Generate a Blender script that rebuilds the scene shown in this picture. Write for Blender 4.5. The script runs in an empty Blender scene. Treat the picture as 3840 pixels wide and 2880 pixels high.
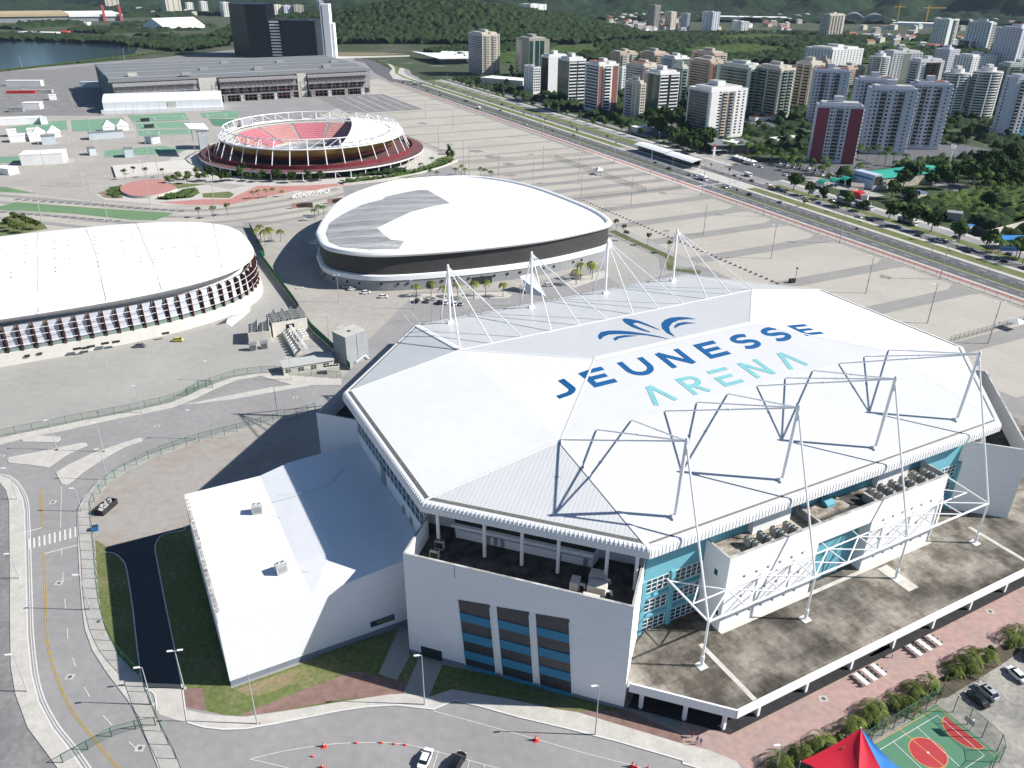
import bpy, bmesh, math, random
import numpy as np
from mathutils import Vector, Matrix
from mathutils.geometry import tessellate_polygon
R = math.radians
rnd = random.Random(7)
SC = bpy.context.scene
COL = SC.collection
PITCH, ROLL, FPX, CAMH = R(27.2147), R(0.5158), 2964.4, 120.0
cp, sp, cr, sr = math.cos(PITCH), math.sin(PITCH), math.cos(ROLL), math.sin(ROLL)
vr, vf, vu = Vector((1, 0, 0)), Vector((0, cp, -sp)), Vector((0, sp, cp))
camR, camU = vr*cr + vu*sr, vu*cr - vr*sr
cam_d = bpy.data.cameras.new('camera')
cam = bpy.data.objects.new('camera', cam_d)
COL.objects.link(cam)
M = Matrix((camR, camU, -vf)).transposed().to_4x4()
M.translation = (0, 0, CAMH)
cam.matrix_world = M
cam_d.sensor_width = 36
cam_d.lens = 36*FPX/3840
cam_d.clip_start = 1
cam_d.clip_end = 30000
SC.camera = cam
SUN_EL, SUN_AZ = R(36.5), R(-2.0)           # azimuth counted from +x towards +y
w = bpy.data.worlds.new('World')
SC.world = w
w.use_nodes = True
wn = w.node_tree.nodes
sky = wn.new('ShaderNodeTexSky')
sky.sky_type = 'NISHITA'
sky.sun_disc = False
sky.sun_elevation = SUN_EL
sky.sun_rotation = R(90) - SUN_AZ
sky.air_density = 1.0
sky.dust_density = 0.4
sky.ozone_density = 6.0
bg = wn['Background']
bg.inputs['Strength'].default_value = 0.06
w.node_tree.links.new(sky.outputs[0], bg.inputs['Color'])
sl = bpy.data.lights.new('sun', 'SUN')
sl.energy = 5.0
sl.angle = R(0.5)
sl.color = (1.0, 0.97, 0.925)
so = bpy.data.objects.new('sun', sl)
COL.objects.link(so)
sd = Vector((math.cos(SUN_AZ)*math.cos(SUN_EL), math.sin(SUN_AZ)*math.cos(SUN_EL), math.sin(SUN_EL)))
so.rotation_euler = sd.to_track_quat('Z', 'Y').to_euler()
so.location = (300, 0, 400)
SC.view_settings.view_transform = 'Standard'
SC.view_settings.look = 'None'
SC.view_settings.exposure = 0.62
SC.view_settings.gamma = 1
SC.cycles.max_bounces = 6
SC.cycles.diffuse_bounces = 3
SC.cycles.transparent_max_bounces = 12
def ray(x, y):
 return vf + camR*((x-1920)/FPX) - camU*((y-1440)/FPX)
def gp(x, y, h=0.0):
 """point of the level z = h seen at source-photo pixel x, y (3840 wide)"""
 d = ray(x, y)
 t = (h-CAMH)/d.z
 return Vector((d.x*t, d.y*t, h))
def hgt(b, t):
 """height of a vertical whose foot is at pixel b (on the ground) and top at pixel t"""
 g = gp(*b)
 d = ray(*t)
 a = Vector((d.x, d.y))/(-d.z)
 return CAMH - (a.x*g.x+a.y*g.y)/(a.x*a.x+a.y*a.y)
def T(c, r, x, y):           # tile coordinates -> source pixel
 return (c*1280+x/1.728, r*960+y/1.728)
def TG(c, r, x, y, h=0.0):
 return gp(*T(c, r, x, y), h)
def F(x, y):
 return (x*1.736, y*1.736)
def FG(x, y, h=0.0):
 return gp(x*1.736, y*1.736, h)
MATS = {}
def mat(name, col, var=0.12, scale=0.3, rough=0.8, col2=None, thr=None, bump=0.0, metal=0.0, spec=0.3, obj=False, fine=0.0, soft=0.12):
 if name in MATS:
  return MATS[name]
 m = bpy.data.materials.new(name)
 m.use_nodes = True
 nt = m.node_tree
 N, L = nt.nodes, nt.links
 b = N['Principled BSDF']
 b.inputs['Roughness'].default_value = rough
 b.inputs['Metallic'].default_value = metal
 b.inputs['Specular IOR Level'].default_value = spec
 if obj:
  tc = N.new('ShaderNodeTexCoord'); src = tc.outputs['Object']
 else:
  tc = N.new('ShaderNodeNewGeometry'); src = tc.outputs['Position']
 nz = N.new('ShaderNodeTexNoise')
 nz.inputs['Scale'].default_value = scale
 nz.inputs['Detail'].default_value = 5
 nz.inputs['Roughness'].default_value = 0.62
 L.new(src, nz.inputs['Vector'])
 rp = N.new('ShaderNodeValToRGB')
 c = Vector(col)
 if col2 is None:
  lo, hi = c*(1-var), c*(1+var)
  rp.color_ramp.elements[0].position = 0.3
  rp.color_ramp.elements[1].position = 0.7
 else:
  lo, hi = Vector(col2), c
  t = 0.5 if thr is None else thr
  rp.color_ramp.elements[0].position = t-soft
  rp.color_ramp.elements[1].position = t+soft
 rp.color_ramp.elements[0].color = (*[max(0, v) for v in lo], 1)
 rp.color_ramp.elements[1].color = (*[min(1, v) for v in hi], 1)
 L.new(nz.outputs['Fac'], rp.inputs['Fac'])
 out = rp.outputs['Color']
 if fine > 0:
  n2 = N.new('ShaderNodeTexNoise')
  n2.inputs['Scale'].default_value = scale*9
  n2.inputs['Detail'].default_value = 3
  L.new(src, n2.inputs['Vector'])
  mr = N.new('ShaderNodeMapRange')
  mr.inputs['From Min'].default_value = 0.3; mr.inputs['From Max'].default_value = 0.7
  mr.inputs['To Min'].default_value = 1-fine; mr.inputs['To Max'].default_value = 1+fine
  L.new(n2.outputs['Fac'], mr.inputs['Value'])
  vm = N.new('ShaderNodeVectorMath'); vm.operation = 'SCALE'
  L.new(out, vm.inputs[0]); L.new(mr.outputs[0], vm.inputs['Scale'])
  out = vm.outputs[0]
 L.new(out, b.inputs['Base Color'])
 if bump > 0:
  bp = N.new('ShaderNodeBump')
  bp.inputs['Strength'].default_value = 1.0
  bp.inputs['Distance'].default_value = bump
  L.new(nz.outputs['Fac'], bp.inputs['Height'])
  L.new(bp.outputs[0], b.inputs['Normal'])
 MATS[name] = m
 return m
def lines(m, ang, period, width, dark, offset=0.0, obj=True, soft=False):
 """thin seams on material m: straight lines across direction ang, in object space metres"""
 nt = m.node_tree; N, L = nt.nodes, nt.links
 b = N['Principled BSDF']
 prev = b.inputs['Base Color'].links[0].from_socket
 if obj:
  tc = N.new('ShaderNodeTexCoord'); src = tc.outputs['Object']
 else:
  tc = N.new('ShaderNodeNewGeometry'); src = tc.outputs['Position']
 dt = N.new('ShaderNodeVectorMath'); dt.operation = 'DOT_PRODUCT'
 dt.inputs[1].default_value = ang if len(ang) == 3 else (ang[0], ang[1], 0)
 L.new(src, dt.inputs[0])
 ad = N.new('ShaderNodeMath'); ad.operation = 'ADD'; ad.inputs[1].default_value = offset+5000*period
 L.new(dt.outputs['Value'], ad.inputs[0])
 md = N.new('ShaderNodeMath'); md.operation = 'MODULO'; md.inputs[1].default_value = period
 L.new(ad.outputs[0], md.inputs[0])
 lt = N.new('ShaderNodeMath'); lt.operation = 'LESS_THAN'; lt.inputs[1].default_value = width
 L.new(md.outputs[0], lt.inputs[0])
 mx = N.new('ShaderNodeMix'); mx.data_type = 'RGBA'; mx.blend_type = 'MULTIPLY'
 mx.inputs[7].default_value = (dark, dark, dark, 1) if not hasattr(dark, '__len__') else (*dark, 1)
 L.new(lt.outputs[0], mx.inputs[0]); L.new(prev, mx.inputs[6])
 L.new(mx.outputs[2], b.inputs['Base Color'])
 return m
def clone(m, name):
 if name in MATS: return MATS[name]
 c = m.copy(); c.name = name; MATS[name] = c
 return c
class MB:
 def __init__(s):
  s.v = []; s.f = []; s.m = []
 def add(s, vs, fs, mi=0):
  o = len(s.v)
  s.v += [tuple(v) for v in vs]
  s.f += [tuple(i+o for i in f) for f in fs]
  s.m += [mi]*len(fs)
  return s
 def box(s, x0, x1, y0, y1, z0, z1, mi=0, top=None):
  vs = [(x0,y0,z0),(x1,y0,z0),(x1,y1,z0),(x0,y1,z0),(x0,y0,z1),(x1,y0,z1),(x1,y1,z1),(x0,y1,z1)]
  s.add(vs, [(0,3,2,1),(0,1,5,4),(1,2,6,5),(2,3,7,6),(3,0,4,7)], mi)
  s.add(vs, [(4,5,6,7)], mi if top is None else top)
  return s
 def obox(s, c, ax, L, W, z0, z1, mi=0, top=None):
  """box centred on c (x,y), long axis direction ax (2d), length L, width W"""
  a = Vector((ax[0], ax[1])).normalized(); b = Vector((-a.y, a.x))
  c = Vector((c[0], c[1]))
  P = [c-a*L/2-b*W/2, c+a*L/2-b*W/2, c+a*L/2+b*W/2, c-a*L/2+b*W/2]
  return s.prism(P, z0, z1, mi, top)
 def prism(s, poly, z0, z1, mi=0, top=None, ztop=None, bottom=True, scale=None):
  n = len(poly)
  A = sum(poly[i][0]*poly[(i+1) % n][1]-poly[(i+1) % n][0]*poly[i][1] for i in range(n))
  if A < 0: poly = poly[::-1]; ztop = ztop[::-1] if ztop else None
  vs = [(p[0], p[1], z0) for p in poly]+[(p[0], p[1], z1 if ztop is None else ztop[i]) for i, p in enumerate(poly)]
  s.add(vs, [(i, (i+1) % n, n+(i+1) % n, n+i) for i in range(n)], mi)
  s.add(vs[n:], [tuple(range(n))], mi if top is None else top)
  if bottom: s.add(vs[:n], [tuple(range(n))[::-1]], mi)
  return s
 def wallseg(s, p, q, z0, z1, t=0.3, mi=0, ext=0.0):
  p = Vector((p[0], p[1])); q = Vector((q[0], q[1])); d = (q-p)
  L = d.length; c = (p+q)/2
  return s.obox(c, d, L+ext, t, z0, z1, mi)
 def tube(s, p, q, r, n=8, mi=0, r2=None, cap=True):
  p = Vector(p); q = Vector(q); d = (q-p)
  if d.length < 1e-6: return s
  d.normalize()
  a = d.cross(Vector((0, 0, 1)) if abs(d.z) < 0.95 else Vector((1, 0, 0))).normalized(); b = d.cross(a)
  r2 = r if r2 is None else r2
  vs = []
  for c, rr in ((p, r), (q, r2)):
   for i in range(n):
    t = 2*math.pi*i/n
    vs.append(c+a*(rr*math.cos(t))+b*(rr*math.sin(t)))
  fs = [(i, (i+1) % n, n+(i+1) % n, n+i) for i in range(n)]
  if cap: fs += [tuple(range(n))[::-1], tuple(range(n, 2*n))]
  return s.add(vs, fs, mi)
 def poly(s, pts, mi=0):
  return s.add(pts, [tuple(range(len(pts)))], mi)
 def build(s, name, mats, parent=None, smooth=False, loc=None, rz=0):
  me = bpy.data.meshes.new(name)
  me.from_pydata(s.v, [], s.f)
  if not isinstance(mats, (list, tuple)): mats = [mats]
  for m in mats: me.materials.append(m)
  if len(mats) > 1: me.polygons.foreach_set('material_index', s.m)
  if smooth: me.polygons.foreach_set('use_smooth', [True]*len(me.polygons))
  me.update()
  return link(name, me, parent, loc, rz)
def link(name, me, parent=None, loc=None, rz=0):
 o = bpy.data.objects.new(name, me)
 COL.objects.link(o)
 if parent is not None: o.parent = parent
 if loc is not None: o.location = loc
 if rz: o.rotation_euler = (0, 0, rz)
 return o
def nth(k): return f"{k}{'th' if 10 < k % 100 < 14 else {1: 'st', 2: 'nd', 3: 'rd'}.get(k % 10, 'th')}"
def tag(o, label=None, cat=None, group=None, kind=None):
 if label: o['label'] = label
 if cat: o['category'] = cat
 if group: o['group'] = group
 if kind: o['kind'] = kind
 return o
def empty(name, loc=(0, 0, 0), rz=0, label=None, cat=None, group=None):
 o = bpy.data.objects.new(name, None)
 o.empty_display_size = 0.5
 COL.objects.link(o)
 o.location = (loc[0], loc[1], loc[2] if len(loc) > 2 else 0)
 o.rotation_euler = (0, 0, rz)
 return tag(o, label, cat, group)
KIDS = {}
def children(o):
 return KIDS.get(o.name) or list(o.children)
def copy_tree(o, loc=None, rz=None, label=None, parent=None, scale=None):
 c = o.copy(); COL.objects.link(c)
 if parent is not None: c.parent = parent
 if loc is not None: c.location = loc
 if rz is not None: c.rotation_euler = (0, 0, rz)
 if scale is not None: c.scale = (scale,)*3
 if label: c['label'] = label
 if o.name not in KIDS: KIDS[o.name] = list(o.children)
 for ch in KIDS[o.name]: copy_tree(ch, parent=c)
 return c
def flat(name, pts, z, m, kind='structure', label=None, cat=None, parent=None):
 """a thin ground sheet from world points"""
 b = MB(); vs = [(p[0], p[1], z) for p in pts]
 n = len(vs)
 A = sum(vs[i][0]*vs[(i+1) % n][1]-vs[(i+1) % n][0]*vs[i][1] for i in range(n))
 if A < 0: vs = vs[::-1]
 b.poly(vs)
 return tag(b.build(name, m, parent), label, cat, None, kind)
def smoothline(pts, n=6):
 """Catmull-Rom through 2D points"""
 P = [Vector((p[0], p[1])) for p in pts]; out = []
 for i in range(len(P)-1):
  p0 = P[max(i-1, 0)]; p1 = P[i]; p2 = P[i+1]; p3 = P[min(i+2, len(P)-1)]
  for k in range(n):
   t = k/n
   out.append(0.5*((2*p1)+(p2-p0)*t+(2*p0-5*p1+4*p2-p3)*t*t+(3*p1-p0-3*p2+p3)*t**3))
 out.append(P[-1])
 return out
def offset(pts, d):
 P = [Vector((p[0], p[1])) for p in pts]; out = []
 for i, p in enumerate(P):
  a = P[max(i-1, 0)]; b = P[min(i+1, len(P)-1)]
  t = (b-a).normalized()
  out.append(p+Vector((-t.y, t.x))*d)
 return out
def strip(mb, pts, w, z, mi=0, closed=False):
 P = [Vector((p[0], p[1])) for p in pts]
 A = offset(P, w/2); B = offset(P, -w/2)
 vs = [(a.x, a.y, z) for a in A]+[(b.x, b.y, z) for b in B]
 n = len(P)
 return mb.add(vs, [(n+i, n+i+1, i+1, i) for i in range(n-1)], mi)
def dashes(mb, pts, w, z, on, off, mi=0):
 P = [Vector((p[0], p[1])) for p in pts]
 d = [0]
 for i in range(1, len(P)): d.append(d[-1]+(P[i]-P[i-1]).length)
 def at(s):
  for i in range(1, len(P)):
   if s <= d[i] or i == len(P)-1:
    u = (s-d[i-1])/max(d[i]-d[i-1], 1e-6)
    return P[i-1].lerp(P[i], min(max(u, 0), 1))
 s = 0
 while s+on < d[-1]:
  strip(mb, [at(s), at(s+on)], w, z, mi); s += on+off
 return mb
def along(pts, step, start=0.0):
 P = [Vector((p[0], p[1])) for p in pts]; out = []
 s = start
 acc = 0
 for i in range(1, len(P)):
  d = (P[i]-P[i-1]).length
  while s <= acc+d+1e-6:
   t = (s-acc)/max(d, 1e-6)
   out.append((P[i-1].lerp(P[i], t), (P[i]-P[i-1]).normalized()))
   s += step
  acc += d
 return out
# ================================================================ materials used all over
m_white = mat('white_paint', (0.80, 0.80, 0.79), var=0.03, scale=0.15, rough=0.6, fine=0.02)
m_wallwhite = mat('white_render', (0.83, 0.83, 0.83), var=0.02, scale=0.12, rough=0.85, fine=0.015)
for kz in (0.02,): lines(m_wallwhite, (0, 0, 1), 2.5, 0.06, 0.86, 0.3)
m_steel = mat('white_steel', (0.87, 0.87, 0.87), var=0.03, scale=1, rough=0.4)
m_teal = mat('teal_wall', (0.15, 0.40, 0.475), var=0.05, scale=0.2, rough=0.8, fine=0.03)
m_tealdark = mat('teal_band', (0.045, 0.22, 0.36), var=0.06, scale=0.3, rough=0.7)
m_glass = mat('dark_glass', (0.012, 0.03, 0.04), var=0.4, scale=0.25, rough=0.08, spec=0.7)
m_tealglass = mat('teal_glass', (0.01, 0.07, 0.10), var=0.3, scale=0.3, rough=0.12, spec=0.6)
m_dark = mat('dark_paint_and_shade', (0.03, 0.03, 0.032), var=0.3, scale=0.5, rough=0.8)
m_grey = mat('grey_paint', (0.30, 0.31, 0.32), var=0.1, scale=0.5, rough=0.7)
m_base = mat('grey_plinth', (0.22, 0.25, 0.29), var=0.08, scale=0.4, rough=0.85)
m_dirty = mat('dirty_white', (0.55, 0.54, 0.50), col2=(0.16, 0.15, 0.14), thr=0.44, scale=0.35, rough=0.9, fine=0.15, soft=0.16)
m_deckc = mat('roof_deck_concrete', (0.50, 0.45, 0.38), col2=(0.09, 0.075, 0.06), thr=0.47, scale=0.22, rough=0.95, fine=0.2)
m_darkdeck = mat('dark_roof_deck', (0.10, 0.095, 0.09), col2=(0.03, 0.03, 0.03), thr=0.5, scale=0.3, rough=0.9, fine=0.2)
m_gutter_and_shade = mat('gutter_metal_and_shade', (0.16, 0.155, 0.14), var=0.2, scale=1, rough=0.6)
m_ac = mat('condenser_grey', (0.46, 0.47, 0.44), var=0.06, scale=2, rough=0.6)
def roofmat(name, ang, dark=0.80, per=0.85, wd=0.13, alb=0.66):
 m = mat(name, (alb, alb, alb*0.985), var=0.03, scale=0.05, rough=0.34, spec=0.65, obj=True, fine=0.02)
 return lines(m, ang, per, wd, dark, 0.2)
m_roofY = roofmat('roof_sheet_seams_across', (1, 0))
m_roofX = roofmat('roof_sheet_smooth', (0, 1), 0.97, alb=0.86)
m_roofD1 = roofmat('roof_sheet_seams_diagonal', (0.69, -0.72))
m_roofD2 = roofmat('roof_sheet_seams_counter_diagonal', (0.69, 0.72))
# ================================================================ the arena with roof masts
HE = 31.5
AX, AY, AYAW = 41.27, 181.90, R(27.8716)
rL, rW, rc, rd, rr_, zr, zq = 78.3, 55.2, 48.4, 24.65, 24.4, 39.3, 36.5
cy_, sy_ = math.cos(AYAW), math.sin(AYAW)
def AW(x, y, z=0.0): return Vector((AX+cy_*x-sy_*y, AY+sy_*x+cy_*y, z))
arena = empty('arena_building', (AX, AY, 0), AYAW, 'huge white arena, its eight-sided roof lettered in blue and teal below tubular masts', 'arena')
def roofz(x, y):
 x = abs(x); y = abs(y)
 if x <= rc and y >= rd: return zq-(y-rd)/(rW-rd)*5
 if y <= rd and x >= rc: return zq-(x-rc)/(rL-rc)*5
 if x > rc and y > rd: return zq-5*((x-rc)/(rL-rc)+(y-rd)/(rW-rd))
 t = (rc-x)/(rc-rr_)
 if t < 0: t = 0
 if y <= rd*(1-t): return zq+(zr-zq)*t
 return zq+(zr-zq)*(rd-y)/rd
A_ = (-rL, rd, HE); B_ = (-rL, -rd, HE); C_ = (-rc, -rW, HE); D_ = (rc, -rW, HE)
E_ = (rL, -rd, HE); F_ = (rL, rd, HE); G_ = (rc, rW, HE); H_ = (-rc, rW, HE)
P1 = (-rc, rd, zq); Q1 = (-rc, -rd, zq); P2 = (rc, rd, zq); Q2 = (rc, -rd, zq); R1 = (-rr_, 0, zr); R2 = (rr_, 0, zr)
b = MB()
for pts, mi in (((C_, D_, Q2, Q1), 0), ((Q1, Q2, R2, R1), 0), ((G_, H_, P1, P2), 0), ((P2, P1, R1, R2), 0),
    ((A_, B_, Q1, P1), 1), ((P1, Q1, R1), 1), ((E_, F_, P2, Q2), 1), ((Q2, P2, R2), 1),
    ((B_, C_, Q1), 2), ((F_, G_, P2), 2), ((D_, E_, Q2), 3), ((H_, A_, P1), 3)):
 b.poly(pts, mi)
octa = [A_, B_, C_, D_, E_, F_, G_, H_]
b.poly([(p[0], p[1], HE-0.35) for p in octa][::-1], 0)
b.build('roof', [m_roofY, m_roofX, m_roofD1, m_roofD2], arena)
def octoff(d, z):
 out = []
 n = 8
 for i in range(n):
  p = Vector(octa[i][:2]); a = Vector(octa[i-1][:2]); c = Vector(octa[(i+1) % n][:2])
  d1 = (p-a).normalized(); d2 = (c-p).normalized()
  n1 = Vector((d1.y, -d1.x)); n2 = Vector((d2.y, -d2.x))
  k = (n1+n2)/(1+n1.dot(n2))
  out.append((p.x+k.x*d, p.y+k.y*d, z))
 return out
prof = [(0, HE+0.02), (0.35, HE+0.02), (0.75, HE-0.2), (1.0, HE-0.6), (1.05, HE-1.1), (1.05, HE-2.1), (0.6, HE-2.1), (-1.0, HE-0.5)]
rings = [octoff(d, z) for d, z in prof]
b = MB()
for k in range(len(rings)-1):
 for i in range(8):
  j = (i+1) % 8
  b.poly([rings[k][i], rings[k][j], rings[k+1][j], rings[k+1][i]][::-1])
for i in range(8):
 j = (i+1) % 8
 L = (Vector(octa[j][:2])-Vector(octa[i][:2])).length
 n = int(L/0.8)
 for q in range(n):
  t = (q+0.5)/n
  P = [Vector(rings[k][i]).lerp(Vector(rings[k][j]), t) for k in range(0, 6)]
  dr = (Vector(octa[j])-Vector(octa[i])).normalized(); nr = Vector((-dr.y, dr.x, 0))
  nr = Vector((dr.y, -dr.x, 0))
  w_ = 0.09
  vs = []
  for u_ in P:
   o_ = u_+nr*0.07+Vector((0, 0, 0.05))
   vs += [u_-dr*w_, o_-dr*w_, o_+dr*w_, u_+dr*w_]
  fs = []
  for k in range(5):
   a = 4*k
   fs += [(a, a+1, a+5, a+4), (a+1, a+2, a+6, a+5), (a+2, a+3, a+7, a+6)]
  b.add(vs, fs)
b.build('fascia', m_white, arena)
b = MB()
for i in (0, 1, 3, 4, 5, 2, 6, 7):
 j = (i+1) % 8
 wd = 0.75 if i in (0, 1, 4) else 0.35
 a1, a2 = octoff(-0.25, HE+0.10)[i], octoff(-0.25, HE+0.10)[j]
 c1, c2 = octoff(-0.25-wd, HE+0.24)[i], octoff(-0.25-wd, HE+0.24)[j]
 b.poly([a1, a2, c2, c1])
b.build('gutter', m_gutter_and_shade, arena)
b = MB()
def capl(p, q, wd=0.45, up=0.1):
 p = Vector(p); q = Vector(q); d = (q-p).normalized(); s_ = Vector((-d.y, d.x, 0)).normalized()*wd
 z = Vector((0, 0, up))
 b.add([p-s_+z*0.2, p+z, p+s_+z*0.2, q-s_+z*0.2, q+z, q+s_+z*0.2], [(0, 3, 4, 1), (1, 4, 5, 2)])
for p, q in ((A_, P1), (H_, P1), (P1, R1), (Q1, R1), (Q2, R2), (P2, R2), (B_, Q1), (C_, Q1), (D_, Q2), (E_, Q2), (F_, P2), (G_, P2)):
 capl(p, q, 0.3)
capl(R1, R2, 0.9, 0.14); capl(P1, P2, 0.18); capl(Q1, Q2, 0.12, 0.06); capl(C_, Q1, 0.6, 0.12); capl(H_, P1, 0.8, 0.14)
b.build('ridge_cap', m_white, arena)
m_blue = mat('roof_lettering_blue', (0.010, 0.115, 0.31), var=0.12, scale=0.4, rough=0.6, obj=True)
lines(m_blue, (1, 0), 0.85, 0.22, 0.45, 0.2)
m_aqua = mat('roof_lettering_teal', (0.22, 0.50, 0.51), var=0.08, scale=0.4, rough=0.6, obj=True)
lines(m_aqua, (1, 0), 0.85, 0.2, (0.75, 0.85, 0.85), 0.2)
def ribbon(mb, pts, wd, lift=0.06, close=False):
 P = [Vector(p) for p in pts]
 Q = [P[0]]
 for i in range(1, len(P)):
  n = max(1, int((P[i]-P[i-1]).length/0.8))
  for k in range(1, n+1): Q.append(P[i-1].lerp(P[i], k/n))
 idx = []
 for i, p in enumerate(Q):
  a = Q[i]-Q[i-1] if i > 0 else Q[1]-Q[0]
  c = Q[i+1]-Q[i] if i < len(Q)-1 else a
  a = a.normalized(); c = c.normalized()
  n1 = Vector((-a.y, a.x)); n2 = Vector((-c.y, c.x))
  k = (n1+n2)/max(1+n1.dot(n2), 0.35)*wd/2
  for s_ in (1, 0, -1):
   v = p+k*s_
   mb.v.append((v.x, v.y, roofz(v.x, v.y)+lift))
  idx.append(len(mb.v)-3)
 for i in range(len(idx)-1):
  a, c = idx[i], idx[i+1]
  mb.f += [(a+1, c+1, c, a), (a+2, c+2, c+1, a+1)]; mb.m += [0, 0]
def arc(cx, cy, rx, ry, a0, a1, n=10):
 return [(cx+rx*math.cos(R(a0+(a1-a0)*k/n)), cy+ry*math.sin(R(a0+(a1-a0)*k/n))) for k in range(n+1)]
yt, yb, wb = -3.6, -10.7, 1.55
hb = wb/2
def L_E(mb, x0, x1, yt, yb, w, bar=True):
 h = w/2
 if bar:
  ribbon(mb, [(x0+h, yt), (x0+h, yb)], w)
  ribbon(mb, [(x0+w, yt-h), (x1, yt-h)], w)
 else:
  ribbon(mb, [(x0+0.2, yt-h), (x1, yt-h)], w)
  ribbon(mb, [(x0+h, (yt+yb)/2+h*1.0), (x0+h, yb)], w)
 ribbon(mb, [(x0+w, (yt+yb)/2), (x1-0.8, (yt+yb)/2)], w*0.95)
 ribbon(mb, [(x0+w, yb+h), (x1, yb+h)], w)
def L_N(mb, x0, x1, yt, yb, w):
 h = w/2
 ribbon(mb, [(x0+h, yb), (x0+h, yt)], w)
 ribbon(mb, [(x0+h*0.9, yt-0.2), (x1-h*0.9, yb+0.2)], w*0.95, 0.07)
 ribbon(mb, [(x1-h, yb), (x1-h, yt)], w)
def L_S(mb, x0, x1, yt, yb, w):
 cx = (x0+x1)/2; rx = (x1-x0-w)/2; ry = (yt-yb-w)/4; my = (yt+yb)/2
 pts = arc(cx, my+ry, rx, ry, 35, 270, 16)+arc(cx, my-ry, rx, ry, 90, -145, 16)[1:]
 ribbon(mb, pts, w)
b = MB()
ribbon(b, [(-35.9, yt), (-35.9, -8.2)]+arc(-38.1, -8.2, 2.2, 1.8, 0, -90, 6)[1:]+[(-40.4, -9.9)], wb)
L_E(b, -31.3, -25.0, yt, yb, wb)
ribbon(b, [(-19.8, yt), (-19.8, -7.2)]+arc(-16.85, -7.2, 2.95, 2.75, 180, 360, 12)[1:]+[(-13.9, yt)], wb)
L_N(b, -9.5, -2.3, yt, yb, wb)
L_E(b, 2.2, 8.6, yt, yb, wb)
L_S(b, 13.0, 19.6, yt+0.1, yb-0.1, wb)
L_S(b, 23.4, 30.0, yt+0.1, yb-0.1, wb)
L_E(b, 33.7, 40.2, yt-0.2, yb-0.3, wb)
b.build('wordmark', m_blue, arena)
b = MB(); wt = 1.25; yt, yb = -14.8, -21.9
def L_A(mb, x0, x1, yt, yb, w):
 xm = x0+(x1-x0)*0.52
 ribbon(mb, [(x0+w*0.5, yb), (xm-w*0.1, yt-0.1)], w)
 ribbon(mb, [(xm+w*0.1, yt-0.1), (x1-w*0.5, yb)], w, 0.07)
L_A(b, -23, -16.2, yt, yb, wt)
ribbon(b, [(-11.3, yb), (-11.3, yt)], wt)
ribbon(b, [(-10.7, yt-0.62), (-9, yt-0.62)]+arc(-9, yt-0.62-1.55, 1.9, 1.55, 90, -90, 10)[1:]+[(-10.7, yt-3.72)], wt)
ribbon(b, [(-9.6, yt-3.9), (-7.3, yb)], wt, 0.07)
L_E(b, -2.9, 2.9, yt-0.1, yb, wt, bar=False)
L_N(b, 6.7, 12.8, yt, yb, wt)
L_A(b, 17.0, 23.6, yt, yb, wt)
b.build('wordmark', m_aqua, arena)
def roofpx(px, py):
 h = 36.0
 for k in range(30):
  P = gp(px, py, h); x, y = P.x-AX, P.y-AY
  lx, ly = cy_*x+sy_*y, -sy_*x+cy_*y
  h = 0.5*h+0.5*roofz(lx, ly)
 return lx, ly
leafs = [[(440,215),(460,190),(520,178),(600,178),(680,185),(780,200),(880,218),(975,243),(900,229),(800,213),(700,206),(600,203),(520,207),(480,224),(462,243),(448,240)],
 [(555,235),(580,220),(640,212),(740,216),(660,224),(600,234),(572,252),(562,248)],
 [(620,95),(640,88),(680,92),(740,105),(800,128),(860,155),(905,177),(840,155),(780,133),(735,120),(705,121),(702,131),(740,152),(820,185),(828,192),(760,175),(690,150),(640,120)],
 [(1012,226),(950,195),(915,160),(910,125),(935,98),(980,82),(1040,77),(1100,80),(1165,93),(1100,93),(1040,100),(990,122),(966,152),(975,187)],
 [(1005,162),(1008,140),(1030,123),(1080,115),(1168,122),(1100,128),(1050,139),(1020,154)]]
b = MB()
for lf in leafs:
 pl = [roofpx(2020+x*0.50633, 1150+y*0.50633) for x, y in lf]
 A = sum(pl[i-1][0]*pl[i][1]-pl[i][0]*pl[i-1][1] for i in range(len(pl)))
 if A < 0: pl = pl[::-1]
 b.poly([(x, y, roofz(x, y)+0.07) for x, y in pl])
b.build('emblem', m_blue, arena)
bodyp = [(-77, 15), (-77, -15), (-41, -51), (41, -51), (77, -15), (77, 15), (41, 51), (-41, 51)]
b = MB(); b.prism(bodyp, 0, HE-0.5, 0)
b.build('wall', m_wallwhite, arena)
for y_ in (-51.25, 51.003): b = MB(); b.box(-45.2, 45.2, y_, y_+.247, 4 if y_ < 0 else 0, HE-1.2); b.build('teal_wall', m_teal, arena)
for s_ in (-1, 1):
 b = MB()
 b.box(min(s_*77, s_*77.3), max(s_*77, s_*77.3), -21.5, 21.5, 0, 22)
 b.box(min(s_*76.9, s_*77.1), max(s_*76.9, s_*77.1), -21.5, 21.5, 22, HE-1.2)
 b.build('end_wall', m_wallwhite, arena)
def glass_or_shade_band(parent, sx):
 g = MB(); g.box(min(sx*77.12, sx*77.3), max(sx*77.12, sx*77.3), -21.3, 23.3, 21.6, HE-1.0)
 go = g.build('window', m_tealglass, parent)
 f = MB()
 for k in range(19):
  y = -21.3+k*44.6/18
  f.box(min(sx*77.3, sx*77.42), max(sx*77.3, sx*77.42), y-0.07, y+0.07, 21.6, HE-1.0)
 for k in range(6):
  z = 21.7+k*1.75
  f.box(min(sx*77.3, sx*77.38), max(sx*77.3, sx*77.38), -21.3, 23.3, z-0.05, z+0.05)
 f.build('frame', m_steel, go)
glass_or_shade_band(arena, -1); glass_or_shade_band(arena, 1)
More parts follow.
